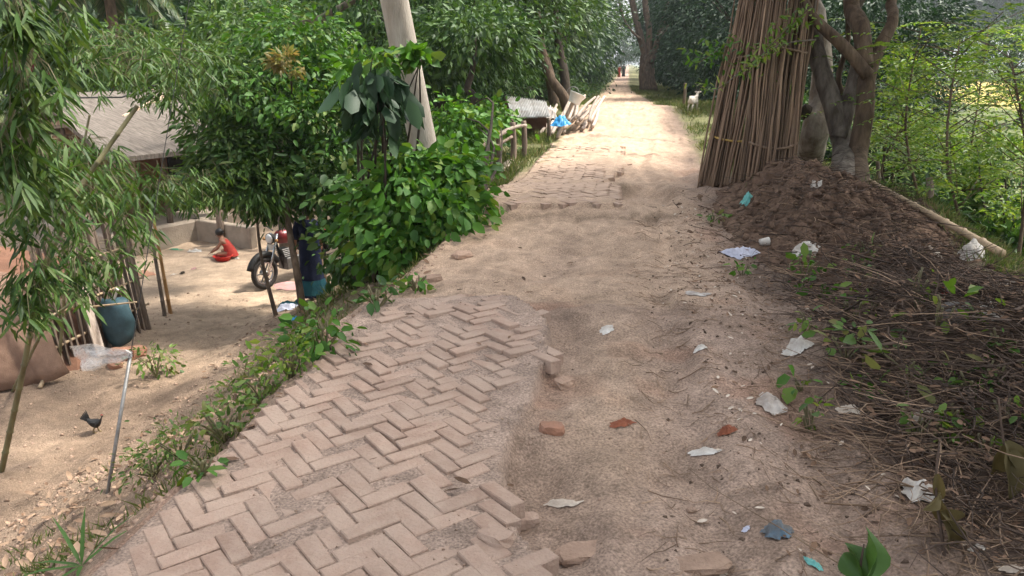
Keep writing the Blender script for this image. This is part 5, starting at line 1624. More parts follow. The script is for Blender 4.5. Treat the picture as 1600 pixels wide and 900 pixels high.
SCR = [
    ('plastic_scrap', 'small white plastic scrap alone on the bare dirt', 'scrap', (1095, 545), 0.10, 0.07, 0.3, 'white_plastic', 0.35),
    ('sack_lump', 'crumpled off-white sack lump at the edge of the brush heap', 'sack', (1245, 548), 0.19, 0.14, 0.5, 'white_plastic', 0.55),
    ('plastic_bag', 'flattened translucent plastic bag beside the strewn stalks', 'plastic bag', (1205, 635), 0.20, 0.16, 0.9, 'grey_plastic', 0.25),
    ('paper_scrap', 'torn white paper scraps in the middle of the right wheel track', 'scrap', (1100, 708), 0.17, 0.06, -0.4, 'white_plastic', 0.3),
    ('paper_scrap', 'long torn cream paper near the loose slab by the bricks', 'scrap', (880, 788), 0.18, 0.055, -0.35, 'paper', 0.3),
    ('plastic_bag', 'white plastic bag half under the wilted plant at lower right', 'plastic bag', (1440, 775), 0.20, 0.16, 0.4, 'white_plastic', 0.45),
    ('paper_scrap', 'flat grey paper near the upper right of the wheel track', 'scrap', (1090, 460), 0.20, 0.14, 0.0, 'grey_plastic', 0.10),
    ('plastic_scrap', 'tiny white scrap right of the end of the near bricks', 'scrap', (948, 516), 0.12, 0.09, 0.7, 'white_plastic', 0.18),
    ('plastic_bag', 'crumpled bluish plastic bag left of the dug soil heap', 'plastic bag', (1155, 400), 0.36, 0.24, 0.2, 'lilac_plastic', 0.35),
    ('plastic_bag', 'crumpled white plastic bag at the foot of the soil heap', 'plastic bag', (1258, 395), 0.34, 0.22, 0.5, 'white_plastic', 0.35),
    ('cloth_rag', 'faded blue rag at the bottom right of the road', 'rag', (1215, 832), 0.13, 0.13, 0.9, 'blue_cloth', 0.35),
    ('plastic_scrap', 'pale blue plastic disc left of the blue rag', 'scrap', (1165, 830), 0.035, 0.03, 0.0, 'lilac_plastic', 0.3),
    ('plastic_scrap', 'small turquoise plastic scrap at the bottom edge', 'scrap', (1270, 884), 0.07, 0.04, -0.6, 'turquoise', 0.4),
    ('plastic_scrap', 'teal plastic scrap at the foot of the stick bundles', 'scrap', (1165, 318), 0.16, 0.16, 0.9, 'turquoise', 0.5),
    ('dead_leaf', 'rust-red curled dead leaf right of the loose clods', 'leaf', (972, 664), 0.13, 0.06, 0.2, 'red_leaf', 0.4),
    ('dead_leaf', 'dark red curled dead leaf by the strewn stalks', 'leaf', (1135, 678), 0.10, 0.07, 0.5, 'red_leaf', 0.6),
    ('dead_leaf', 'yellow leaf lying at the left edge of the sandy stretch', 'leaf', (772, 354), 0.14, 0.05, 0.1, 'leaf_yellow', 0.2),
    ('sack', 'white sack slumped over the end of the bamboo pole', 'sack', (1520, 402), 0.36, 0.24, 0.3, 'white_plastic', 0.7),
    ('sack', 'long dirty white sack lying at the right margin of the bank', 'sack', (1560, 455), 0.62, 0.22, -0.7, 'grey_plastic', 0.55),
    ('plastic_bag', 'bunched pale plastic bag below the long dirty sack', 'plastic bag', (1540, 500), 0.22, 0.16, 0.6, 'white_plastic', 0.6),
    ('cloth_rag', 'red and brown rag tangled in the brush heap near the sacks', 'rag', (1480, 460), 0.16, 0.12, 0.6, 'red_cloth', 0.5),
    ('plastic_scrap', 'pale flat scrap in the twigs left of the sacks', 'scrap', (1470, 405), 0.30, 0.12, -0.9, 'paper', 0.3),
    ('paper_scrap', 'brownish cardboard scrap near the lower stalks', 'scrap', (1330, 640), 0.16, 0.08, 0.2, 'paper', 0.3),
    ('paper_scrap', 'grey-brown cardboard in the brush heap at right', 'scrap', (1430, 655), 0.20, 0.10, 0.2, 'paper', 0.25),
    ('plastic_scrap', 'pinkish paper strip at the bottom right corner', 'scrap', (1585, 893), 0.12, 0.06, 0.1, 'paper', 0.3),
    ('plastic_scrap', 'small white scrap at the top of the soil heap', 'scrap', (1275, 292), 0.12, 0.08, 0.1, 'white_plastic', 0.4),
    ('plastic_scrap', 'small white scrap under the wilted plant at bottom right', 'scrap', (1525, 860), 0.07, 0.05, 0.4, 'white_plastic', 0.4),
]
for i, (nm, lab, cat, px, w, h, rz, mt, pf) in enumerate(SCR):
    scrap(nm, lab, cat, px, w, h, rz, mt, 1600 + i, pf)
# white cup
b = G(1193, 386, HB)
t = thing('paper_cup', 'small white cup lying beside the bluish plastic bag', 'cup', b)
MB().lathe(b + Vector((-0.04, 0, 0.045)), [(0.03, 0), (0.034, 0.03), (0.042, 0.085), (0.044, 0.09), (0.038, 0.088), (0.028, 0.02)], 12, (1, 0.25, 0.1)).build('cup_wall', 'white_plastic', t, smooth=True)

def stone(name, label, cat, px, s, rz, material, seed, zf=H, squash=True, group=None):
    rr = random.Random(seed)
    b = G(*px, zf)
    bm = bmesh.new(); bmesh.ops.create_cube(bm, size=1.0)
    bmesh.ops.subdivide_edges(bm, edges=bm.edges[:], cuts=2, use_grid_fill=True)
    for v in bm.verts:
        c = v.co.copy()
        rnd = c.normalized() * 0.62
        c = c.lerp(rnd, 0.42 if squash else 0.85)
        c += Vector((rr.uniform(-1, 1), rr.uniform(-1, 1), rr.uniform(-1, 1))) * 0.075
        v.co = Vector((c.x * s[0], c.y * s[1], (c.z + 0.10) * s[2]))
    me = bpy.data.meshes.new(name); bm.to_mesh(me); bm.free()
    me.materials.append(M[material])
    o = link(name, me, None, b); o.rotation_euler = (rr.uniform(-.1, .1), rr.uniform(-.1, .1), rz)
    return tag(o, label, cat, group)
STN = [
    ('broken_brick', 'broken brick lying just off the near end of the brick edge', 'brick', (822, 818), (0.10, 0.07, 0.06), 0.4, 'brick'),
    ('stone_slab', 'flat pinkish slab bedded in the dirt right of the near bricks', 'slab', (915, 865), (0.20, 0.10, 0.04), 0.3, 'stone'),
    ('stone_slab', 'thin flat slab half sunk in the dirt at the bottom edge', 'slab', (1090, 884), (0.22, 0.09, 0.03), 0.25, 'stone'),
    ('broken_brick', 'broken brick lump right of the washed-out edge hollow', 'brick', (880, 602), (0.10, 0.08, 0.06), 0.8, 'stone'),
    ('broken_brick', 'reddish brick fragment beside the brick edge', 'brick', (862, 672), (0.11, 0.08, 0.05), 0.2, 'old_brick'),
    ('broken_brick', 'loose brick on the bank top beyond the small weed', 'brick', (672, 440), (0.2, 0.11, 0.07), 0.6, 'stone'),
    ('broken_brick', 'pale brick at the bank top near the bush', 'brick', (722, 402), (0.2, 0.12, 0.08), 0.9, 'stone'),
    ('stone', 'round grey lump lying in the brush heap', 'stone', (1488, 500), (0.15, 0.14, 0.16), 0.3, 'cast_grey'),
    ('broken_brick', 'half brick standing loose near the bottom of the brick edge', 'brick', (775, 845), (0.12, 0.08, 0.06), -0.5, 'brick'),
    ('stone', 'small dark stone in the middle of the right wheel track', 'stone', (1080, 800), (0.04, 0.03, 0.03), 0.3, 'clod'),
]
for i, (nm, lab, cat, px, s, rz, mt) in enumerate(STN):
    stone(nm, lab, cat, px, s, rz, mt, 1700 + i, HB if px[0] > 1300 else H, squash=(nm != 'stone'))

# ---- bamboo pole lying on the bank, stakes
pa, pb = D(1346, 276, 9.3), D(1566, 396, 6.9)
pb.z = max(pb.z, float(HB(pb.x, pb.y)) + 0.03)
t = thing('bamboo_pole', 'long pale bamboo pole lying down the right bank from the trees', 'pole', pb)
m = MB(); node_culm(m, [pb, pa], 0.04); m.build('pole', 'bamboo', t, smooth=True)
for lab, bp_, tp_, dp, r in [('short wooden stump standing below the saplings', (1450, 330), (1452, 278), 9.6, 0.045),
                             ('thin grey stake right of the brown trunk', (1370, 310), (1371, 252), 11.0, 0.03)]:
    b = D(*bp_, dp); b.z = min(b.z, gz(b.x, b.y)) - 0.05
    m = MB(); rough_tube(m, [b, D((bp_[0] + tp_[0]) / 2 + 2, (bp_[1] + tp_[1]) / 2, dp), D(*tp_, dp)], [r * 1.1, r, r * 0.9], 8, 0.1, 55)
    tag(m.build('wooden_stake', 'wood_old', None, b, smooth=True), lab, 'stake')

# ================================================================== OBJECTS LEFT OF THE ROAD
# ---- leaning concrete electricity pole and its stay wire
pbase = Vector((-2.45, 9.3, gz(-2.45, 9.3) - 0.3))
p_mid = D(660, 220, 9.55); p_top = D(616, 0, 8.9)
dirp = (p_top - p_mid).normalized()
ptop = p_top + dirp * 5.2
t = thing('utility_pole', 'leaning grey concrete utility pole rising from the bush', 'pole', pbase)
m = MB()
steps = [pbase.lerp(p_mid, 0.0), p_mid, p_top, ptop]
rings = []
for i, (p, r) in enumerate([(pbase, 0.185), (pbase.lerp(p_mid, .5), 0.180), (p_mid, 0.175), (p_mid.lerp(p_top, .5), 0.17), (p_top, 0.165), (p_top.lerp(ptop, .5), 0.14), (ptop, 0.11)]):
    rings.append((p, r))
m.tube([p for p, r in rings], [r for p, r in rings], 20)
m.build('shaft', 'concrete', t, smooth=True)
for px, py in [(615, 42), (631, 180)]:
    q = D(px + 6, py, 9.03 if py < 100 else 9.43)
    f = q + (Vector((0, 0, CAM_Z)) - q).normalized() * 0.166
    MB().tube([f, f + (q - f).normalized() * 0.04], 0.013, 8).build('bolt_hole', 'black', t)
m = MB(); m.box(ptop + Vector((0, 0, -0.3)), (1.3, 0.07, 0.08)); m.build('crossarm', 'galvanised', t)
for sx in (-0.5, 0, 0.5):
    MB().lathe(ptop + Vector((sx, 0, -0.25)), [(0.02, 0), (0.05, 0.02), (0.03, 0.05), (0.05, 0.08), (0.02, 0.12)], 10).build('insulator', 'white_plastic', t, smooth=True)

anc = G(168, 772)
wtop = ptop + Vector((0, 0, -0.5))
sl = anc.lerp(wtop, 0.0)
t = thing('stay_wire', 'thin stay wire with a grey pipe sleeve anchored in the left bank', 'wire', anc)
dv = (wtop - anc); LL = dv.length
# the sleeve ends where the plastic bag hangs
m = MB(); m.tube([anc - dv.normalized() * 0.15, anc + dv.normalized() * 0.55, anc + dv.normalized() * 1.02], 0.0135, 8); m.build('pipe_sleeve', 'galvanised', t, smooth=True)
m = MB(); m.tube([anc + dv * (k / 10) for k in range(11)], 0.0032, 6); m.build('wire', 'cable', t, smooth=True)
# plastic bag snagged on it
kn = anc + dv.normalized() * 1.04
V = []; F = []
for j in range(7):
    for i in range(11):
        f = i / 10; g = j / 6 - 0.5
        w = 0.03 + 0.20 * f ** 0.6
        q = kn + Vector((-cy, -sy, 0)) * 0.42 * f + Vector((0, 0, 1)) * (g * w - 0.015 - 0.03 * f) + Vector((sy, -cy, 0)) * (-0.05 * math.sin(f * 9 + g * 4) * f + 0.02 * math.sin(g * 14))
        V.append(tuple(q))
for j in range(6):
    for i in range(10):
        k0 = j * 11 + i; F.append((k0, k0 + 1, k0 + 12, k0 + 11))
V2 = [(x + 0.02, y - 0.02, z - 0.01 * math.sin(x * 40)) for x, y, z in V]
n0 = len(V)
tag(obj_np('plastic_bag', V + V2, F + [tuple(k + n0 for k in f) for f in F], 'clear_film', origin=kn, smooth=True), 'clear plastic bag snagged on the stay wire, blown to the left', 'plastic bag')

# low service cable across the upper left
a, b = D(-60, 146, 9.0), D(190, 152, 11.0)
c2_ = D(420, 60, 14.0)
m = MB(); m.tube([a, a.lerp(b, .5) + Vector((0, 0, -0.03)), b, b.lerp(c2_, .5) + Vector((0, 0, -0.05)), c2_], 0.012, 6)
tag(m.build('cable', 'cable', None, a, smooth=True), 'dark cable strung low across the upper left through the bamboo', 'cable')

YZ = -2.2
# ---- slatted wattle fence panels
fa, fb = G(96, 585), G(236, 512)
t = thing('slat_fence', 'weathered fence of upright split slats beside the teal plastic bag', 'fence', fa)
n = 17
ax = (fb - fa)
for k in range(n):
    rr = random.Random(3000 + k)
    p = fa + ax * ((k + 0.5) / n); p.z = gz(p.x, p.y) - 0.06
    h = 1.75 + rr.uniform(-.12, .12) + 0.25 * (k / n)
    w = ax.length / n * rr.uniform(0.78, 0.96)
    lean = Vector((-0.13 + rr.gauss(0, .02), 0.05, 0))
    r = Vector((lean.x, lean.y, 1)).to_track_quat('Z', 'Y').to_matrix() @ Matrix.Rotation(math.atan2(ax.y, ax.x) + rr.gauss(0, .1), 3, 'Z')
    m = MB(); m.box(p + Vector((lean.x * h / 2, lean.y * h / 2, h / 2)), (w, 0.022, h), r)
    m.build('slat', 'wood_old', t)
for z, s_ in ((0.35, 0), (0.75, 0.1), (1.25, 0)):
    p0, p1 = fa - ax * 0.04 + Vector((-0.13 * z, 0.05 * z - 0.05, z)), fb + ax * (0.06) + Vector((-0.13 * z, 0.05 * z - 0.05, z))
    m = MB(); node_culm(m, [p0, p0.lerp(p1, .5) + Vector((0, 0, 0.02)), p1], 0.022); m.build('rail', 'bamboo', t, smooth=True)
for f in (0.98, 0.62):
    p = fa + ax * f; p.z = gz(p.x, p.y) - 0.1
    m = MB(); rough_tube(m, [p + Vector((0.02, -0.05, 0)), p + Vector((-0.12, -0.02, 1.0)), p + Vector((-0.24, 0.02, 1.95))], [0.05, 0.045, 0.04], 8, 0.08, 61); m.build('post', 'wood_old', t, smooth=True)
# pale plank leaning on the fence
p = fa + ax * 0.45 + Vector((0.1, -0.2, 0)); p.z = gz(p.x, p.y)
r = Vector((-0.22, 0.1, 1)).to_track_quat('Z', 'Y').to_matrix()
m = MB(); m.box(p + Vector((-0.17, 0.07, 0.78)), (0.13, 0.03, 1.6), r)
tag(m.build('plank', 'wood_bleached', None, p, bevel=0.006), 'bleached plank leaning against the slat fence', 'plank')

# teal plastic bag hanging on the fence
p = D(178, 468, 10.35)
rings = []
for j in range(9):
    f = j / 8
    w = 0.225 * (0.82 + 0.25 * math.sin(f * 3.0)) * (1 - 0.25 * (f > 0.9))
    dth = 0.13 * (0.55 + 0.6 * math.sin(min(1, f * 1.1) * 2.6))
    ring = []
    for k in range(16):
        a = 2 * math.pi * k / 16
        wv = 1 + 0.07 * math.sin(5 * a + j) + 0.05 * math.sin(3 * a - j * 1.3)
        ring.append(p + Vector((math.cos(a) * w * wv, math.sin(a) * dth * wv, -0.62 * f + 0.03 * math.sin(2 * a + f))))
    rings.append(ring)
t = thing('plastic_bag', 'teal plastic sheet bag hanging on the slat fence', 'bag', p + Vector((0, 0, -0.62)))
MB().loft(rings).build('bag_body', 'teal_plastic', t, smooth=True)
m = MB(); m.box(p + Vector((0.02, 0.0, 0.06)), (0.05, 0.03, 0.22), Matrix.Rotation(0.5, 3, 'Y')); m.build('white_stick', 'white_plastic', t)
m = MB(); node_culm(m, [p + Vector((-0.35, -0.16, -0.08)), p + Vector((0.42, -0.12, 0.02))], 0.016); m.build('hanging_rod', 'bamboo', t, smooth=True)

# sackcloth shed at the left margin
c = G(40, 612)
t = thing('sackcloth_shed', 'low shed draped in brown sackcloth at the left margin', 'shed', c)
e1, e2 = G(-150, 640), G(112, 590)
ridge0, ridge1 = D(-150, 400, 9.8), D(100, 440, 10.4)
V = []; F = []
nu, nv = 22, 12
for j in range(nv):
    g = j / (nv - 1)
    for i in range(nu):
        f = i / (nu - 1)
        lo = e1.lerp(e2, f); hi = ridge0.lerp(ridge1, f)
        q = lo.lerp(hi, g) + Vector((0, -0.28 * math.sin(g * math.pi), 0.16 * math.sin(g * math.pi)))
        q += Vector((0, -1, 0.3)) * 0.05 * (math.sin(f * 15 + g * 3) * (1 - g) + 0.6 * math.sin(f * 31 + g * 7))
        q.z += 0.10 * (1 - g) * max(0, math.sin(f * 7))
        V.append(tuple(q))
for j in range(nv - 1):
    for i in range(nu - 1):
        k0 = j * nu + i; F.append((k0, k0 + 1, k0 + nu + 1, k0 + nu))
o = obj_np('cloth_cover', V, F, 'sackcloth', t, smooth=True)
so = o.modifiers.new('thickness', 'SOLIDIFY'); so.thickness = 0.02
m = MB(); m.loft([[e1 + Vector((0, 0.1, -.1)), e2 + Vector((0, 0.1, -.1)), ridge1 + Vector((0, 1.2, -2.0)), ridge0 + Vector((0, 1.2, -2.0))], [ridge0.lerp(e1, .1) + Vector((0, .12, -.05)), ridge1.lerp(e2, .1) + Vector((0, .12, -.05)), ridge1 + Vector((0, 1.2, -0.1)), ridge0 + Vector((0, 1.2, -0.1))]])
m.build('inner_wall', 'mud_dark', t)
m = MB(); node_culm(m, [D(62, 606, 9.5), D(105, 528, 10.1), D(95, 468, 10.3)], 0.028); m.build('edge_pole', 'bamboo', t, smooth=True)

# mound of old brick beside the fence
for i, (px, s) in enumerate([((190, 560), (0.30, 0.22, 0.22)), ((212, 553), (0.22, 0.2, 0.16)), ((180, 571), (0.2, 0.16, 0.12))]):
    stone('brick_lump', ['large lump of old red brickwork at the foot of the slat fence', 'smaller red brickwork lump right of the large one', 'flat red brick piece in front of the large brickwork lump'][i], 'brick', px, s, 0.3 + i, 'old_brick', 3100 + i)

# two standing bamboo stakes, light from the right painted as dark and orange
for i, (bp_, tp_) in enumerate([((258, 494), (232, 340)), ((267, 491), (240, 342))]):
    b = G(*bp_); dep = (b.y * cy - b.x * sy) * cp - (b.z - CAM_Z) * sp_
    m = MB(); node_culm(m, [b - Vector((0, 0, 0.1)), D(*tp_, dep)], 0.032)
    tag(m.build('bamboo_stake', ('wood_old', 'bamboo_orange')[i], None, b, smooth=True), ('dark left one of two bamboo stakes standing in the yard', 'orange right one of two bamboo stakes standing in the yard')[i], 'stake')

# ---- mud houses behind the yard
def wall_box(parent, name, a, b, zb, zt, th, material):
    a = Vector((a[0], a[1], 0)); b = Vector((b[0], b[1], 0)); d = b - a
    m = MB(); m.box(((a.x + b.x) / 2, (a.y + b.y) / 2, (zb + zt) / 2), (d.length, th, zt - zb), Matrix.Rotation(math.atan2(d.y, d.x), 3, 'Z'))
    return m.build(name, material, parent, bevel=0.02)
# raised mud plinth with a post and a low parapet
pl0, pl1 = G(198, 402), G(345, 362)
pl2 = G(400, 372)
t = thing('mud_house', 'mud house on a raised plinth behind the yard, dark veranda under a brown roof', 'house', pl0)
up = Vector((-math.sin(math.atan2(pl1.y - pl0.y, pl1.x - pl0.x)), math.cos(math.atan2(pl1.y - pl0.y, pl1.x - pl0.x)), 0))
e = (pl1 - pl0); e.z = 0; e.normalize()
P0 = pl0 - e * 0.3; P1 = pl1 + e * 0.4
Zp = YZ + 0.42
m = MB(); m.loft([[Vector((*q, z)) for q in ((P0.x, P0.y), (P1.x, P1.y), ((P1 + up * 4).x, (P1 + up * 4).y), ((P0 + up * 4).x, (P0 + up * 4).y))] for z in (YZ - 0.15, Zp)])
m.build('plinth', 'plinth', t, bevel=0.05)
wb0, wb1 = P0 + up * 1.5, P1 + up * 1.5
wall_box(t, 'wall', (wb0.x, wb0.y), (wb1.x, wb1.y), Zp - 0.02, Zp + 2.0, 0.25, 'mud_dark')
sw0, sw1 = P1 + up * 1.5, P1 + up * 4
wall_box(t, 'wall', (sw0.x, sw0.y), (sw1.x, sw1.y), Zp - 0.02, Zp + 2.0, 0.25, 'mud_dark')
dm = (wb0 + wb1) / 2 + e * 1.3
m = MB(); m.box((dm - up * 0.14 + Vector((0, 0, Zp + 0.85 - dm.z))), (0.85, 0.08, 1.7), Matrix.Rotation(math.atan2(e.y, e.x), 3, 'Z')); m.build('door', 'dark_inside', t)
for f in (0.15, 0.5, 0.93):
    p = P0.lerp(P1, f) + up * 0.2; p.z = Zp
    m = MB(); rough_tube(m, [p - Vector((0, 0, .02)), p + Vector((0.02, 0, 0.9)), p + Vector((0, 0.02, 1.75))], [0.07, 0.06, 0.055], 8, 0.06, 71); m.build('post', 'wood_old', t, smooth=True)
# sloping brown roof
r0, r1 = P0 - up * 0.45, P1 - up * 0.45 + e * 0.3
q0, q1 = P0 + up * 2.2, P1 + up * 2.2 + e * 0.3
def slab(mb, pts, th):
    return mb.loft([[Vector(p) for p in pts], [Vector(p) + Vector((0, 0, th)) for p in pts]])
m = MB(); slab(m, [(r0.x, r0.y, Zp + 1.55), (r1.x, r1.y, Zp + 1.55), (q1.x, q1.y, Zp + 2.75), (q0.x, q0.y, Zp + 2.75)], 0.10); m.build('roof', 'thatch', t)
k0, k1 = P0 + up * 4.6, P1 + up * 4.6 + e * 0.3
m = MB(); slab(m, [(q0.x, q0.y, Zp + 2.76), (q1.x, q1.y, Zp + 2.76), (k1.x, k1.y, Zp + 1.6), (k0.x, k0.y, Zp + 1.6)], 0.10); m.build('roof', 'thatch', t)
# parapet pieces on the right of the plinth
a_, b_ = G(305, 372), G(398, 388)
wall_box(t, 'low_wall', (a_.x, a_.y), (b_.x, b_.y), YZ - 0.1, YZ + 0.42, 0.2, 'plinth')
m = MB(); pp = G(348, 382); m.box(pp + Vector((0, 0, 0.45)), (0.14, 0.14, 0.95)); m.build('gate_post', 'wood_old', t, bevel=0.02)

# pale-roofed hut further left
h0, h1 = D(62, 198, 17.2), D(196, 186, 16.9)
c = Vector(((h0.x + h1.x) / 2, (h0.y + h1.y) / 2 + 1.0, 0)); c.z = gz(c.x, c.y)
t = thing('pale_hut', 'hut with a pale plank roof edge and mud walls behind the bamboo', 'hut', c)
ed = (h1 - h0); ed.z = 0; ed.normalize(); iw = Vector((-ed.y, ed.x, 0))
for k in range(9):
    f0, f1 = k / 9, (k + 0.93) / 9
    a0, a1 = h0.lerp(h1, f0), h0.lerp(h1, f1)
    m = MB(); slab(m, [a0, a1, a1 + iw * 2.6 + Vector((0, 0, 0.55)), a0 + iw * 2.6 + Vector((0, 0, 0.55))], 0.06 + 0.012 * (k % 3))
    m.build('roof_panel', 'roof_pale' if k not in (3, 4) else 'roof_white', t)
m = MB(); m.loft([[h0 + Vector((0, 0, -.07)) - iw * .05, h1 + Vector((0, 0, -.07)) - iw * .05, h1 + Vector((0, 0, -.07)) + iw * .05, h0 + Vector((0, 0, -.07)) + iw * .05], [h0 - iw * .05 + Vector((0, 0, -0.004)), h1 - iw * .05 + Vector((0, 0, -0.004)), h1 + iw * .05 + Vector((0, 0, -0.004)), h0 + iw * .05 + Vector((0, 0, -0.004))]]); m.build('eave_beam', 'wood_bleached', t)
a0, a1 = h0 + iw * 0.7 + ed * 0.1, h1 + iw * 0.7 - ed * 0.15
wall_box(t, 'wall', (a0.x, a0.y), (a1.x, a1.y), YZ - 0.1, h0.z + 0.08, 0.2, 'mud_wall')
s0, s1 = h1 + iw * 0.7 - ed * 0.15, h1 + iw * 2.4 - ed * 0.15
wall_box(t, 'wall', (s0.x, s0.y), (s1.x, s1.y), YZ - 0.1, h0.z + 0.08, 0.2, 'mud_wall')
wmid = a0.lerp(a1, 0.55) - iw * 0.12
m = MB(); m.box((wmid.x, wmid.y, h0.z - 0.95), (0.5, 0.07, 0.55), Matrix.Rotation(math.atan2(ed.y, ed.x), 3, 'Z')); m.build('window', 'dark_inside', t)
for f in (0.02, 0.22, 0.97):
    p = h0.lerp(h1, f) + iw * 0.1
    m = MB(); rough_tube(m, [(p.x, p.y, YZ - 0.1), (p.x + .02, p.y, YZ + 1.4), (p.x, p.y, h0.z - 0.03)], [0.06, 0.05, 0.05], 8, 0.06, 75); m.build('post', 'wood_old' if f < 0.5 else 'wood_bleached', t, smooth=True)
# maroon cloth hung behind the bamboo
p = D(38, 95, 12.0); q = D(78, 118, 12.0)
V = []; F = []
for j in range(7):
    for i in range(12):
        f, g = i / 11, j / 6
        x = p.lerp(Vector((q.x, q.y, p.z)), f)
        V.append((x.x, x.y + 0.05 * math.sin(f * 14), p.z - 0.28 * g + 0.02 * math.sin(f * 6)))
for j in range(6):
    for i in range(11):
        k0 = j * 12 + i; F.append((k0, k0 + 1, k0 + 13, k0 + 12))
tag(obj_np('hanging_cloth', V, F, 'maroon', origin=p, smooth=True), 'maroon cloth hung up behind the bamboo at the upper left', 'cloth')

# ---- yard litter
for i, (nm, lab, cat, px, w, h, rz, mt, pf) in enumerate([
    ('paper_sheet', 'white paper sheet on the yard left of the child', 'paper', (303, 394), 0.42, 0.30, 0.1, 'white_plastic', 0.08),
    ('plastic_sheet', 'green plastic strip beside the white paper sheet', 'scrap', (276, 390), 0.40, 0.18, 0.0, 'green_plastic', 0.08),
    ('paper_scrap', 'small cream scrap in the yard by the dark lump', 'scrap', (271, 429), 0.16, 0.1, 0.0, 'paper', 0.2),
    ('cloth_scrap', 'small dark lump on the open yard', 'scrap', (285, 428), 0.14, 0.1, 0.0, 'bark_dark', 0.5),
    ('cloth_scrap', 'small pink scrap on the open yard', 'scrap', (303, 421), 0.14, 0.1, 0.0, 'pink', 0.4),
    ('brick_rubble', 'reddish patch of brick crumbs left of the stakes', 'rubble', (224, 428), 0.5, 0.4, 0.2, 'old_brick', 0.10),
    ('cloth_sheet', 'pale pink cloth spread on the ground right of the motorcycle wheel', 'cloth', (455, 447), 0.7, 0.6, 0.3, 'pink', 0.06),
    ('plastic_scrap', 'pale bluish rag heap at the foot of the slim trunks', 'rag', (448, 484), 0.5, 0.26, 0.4, 'lilac_plastic', 0.4),
    ('plastic_scrap', 'blue plastic scrap on the bank below the slim trunks', 'scrap', (456, 502), 0.18, 0.12, 0.4, 'blue_plastic', 0.4)]):
    scrap(nm, lab, cat, px, w, h, rz, mt, 3200 + i, pf, zf=H)

# red basin
b = G(349, 408)
t = thing('basin', 'red plastic basin in front of the child', 'basin', b)
MB().lathe(b + Vector((0, 0, 0.0)), [(0.10, 0.0), (0.13, 0.01), (0.19, 0.10), (0.205, 0.105), (0.205, 0.115), (0.185, 0.11), (0.12, 0.03)], 18).build('bowl', 'red_plastic', t, smooth=True)
b2_ = G(370, 403)
scrap('cloth_scrap', 'small white cloth by the red basin', 'cloth', (368, 404), 0.2, 0.12, 0, 'white_plastic', 3300, 0.3, zf=H)

# ---- hen
hb = G(151, 676)
t = thing('hen', 'small black hen walking in the yard behind the stay wire', 'hen', hb)
sc_ = 0.145
def hp(x, y, z):   # hen frame: facing right in the picture, a little away
    f = Vector((cy, sy, 0)); s = Vector((-sy, cy, 0))
    return hb + f * x * sc_ + s * y * sc_ + Vector((0, 0, z * sc_))
rings = []
for x, z, rw, rh in [(-0.62, 1.12, .05, .08), (-0.45, .92, .20, .22), (-0.2, .78, .31, .31), (0.1, .72, .34, .34), (0.35, .80, .27, .30), (0.48, 1.0, .17, .19), (0.56, 1.2, .11, .12), (0.62, 1.34, .11, .11), (0.70, 1.36, .06, .06)]:
    rings.append([hp(x + 0.25 * (math.sin(a) * rh) * (0.6 if x > 0.3 else -0.2), math.cos(a) * rw, z + math.sin(a) * rh) for a in [2 * math.pi * k / 12 for k in range(12)]])
MB().loft(rings).build('body', 'feather', t, smooth=True)
m = MB()
for k in range(6):
    a = -0.5 + 0.2 * k
    m.loft([[hp(-0.45, a * .2, .9), hp(-0.40, a * .2 + .04, 1.02), hp(-0.5, a * .2 + .02, 1.05)], [hp(-0.98 + 0.05 * k, a * .45, 1.22 + .08 * k), hp(-0.95 + .05 * k, a * .45 + .05, 1.34 + .08 * k), hp(-0.99 + .05 * k, a * .45 + .03, 1.36 + .08 * k)]])
m.build('tail', 'feather', t)
for s in (-1, 1):
    m = MB(); m.tube([hp(0.02, .13 * s, .5), hp(-0.03 + 0.1 * s, .13 * s, .25), hp(0.02 + 0.14 * s, .13 * s, 0.02)], [0.011, 0.007, 0.006], 6)
    for ta in (-0.5, 0, 0.5, 3.1):
        m.tube([hp(0.02 + 0.14 * s, .13 * s, 0.03), hp(0.02 + 0.14 * s + 0.17 * math.cos(ta), .13 * s + 0.17 * math.sin(ta), 0.01)], 0.005, 5)
    m.build('leg', 'beak', t, smooth=True)
    rings = [[hp(x, s * (w + .02 * math.cos(a)), z + math.sin(a) * r) for a in [2 * math.pi * k / 8 for k in range(8)]] for x, z, r, w in ((0.28, .82, .05, .26), (0.1, .80, .20, .33), (-.2, .84, .17, .31), (-.5, .98, .03, .2))]
    MB().loft(rings).build('wing', 'feather', t, smooth=True)
MB().loft([[hp(.70, -.03, 1.38), hp(.70, .03, 1.38), hp(.70, 0, 1.32)], [hp(.82, -.005, 1.34), hp(.82, .005, 1.34), hp(.82, 0, 1.33)]]).build('beak', 'beak', t)
m = MB()
for k in range(3):
    m.ball(hp(.56 + .05 * k, 0, 1.46 + 0.02 * (k == 1)), 0.007, 6, 4)
m.build('comb', 'comb_red', t, smooth=True)

# ---- people
def skin_body(name, verts, edges, radii, material, parent, sub=2, root=0):
    base = wloc(parent)
    me = bpy.data.meshes.new(name)
    me.from_pydata([tuple(Vector(v) - base) for v in verts], edges, [])
    o = link(name, me, parent)
    md = o.modifiers.new('skin', 'SKIN'); md.use_smooth_shade = True
    if not me.skin_vertices: me.skin_vertices.new(name='s')
    for i, r in enumerate(radii):
        me.skin_vertices[0].data[i].radius = r if hasattr(r, '__len__') else (r, r)
        me.skin_vertices[0].data[i].use_root = (i == root)
    ss = o.modifiers.new('sub', 'SUBSURF'); ss.levels = sub; ss.render_levels = sub
    me.materials.append(M[material])
    return o

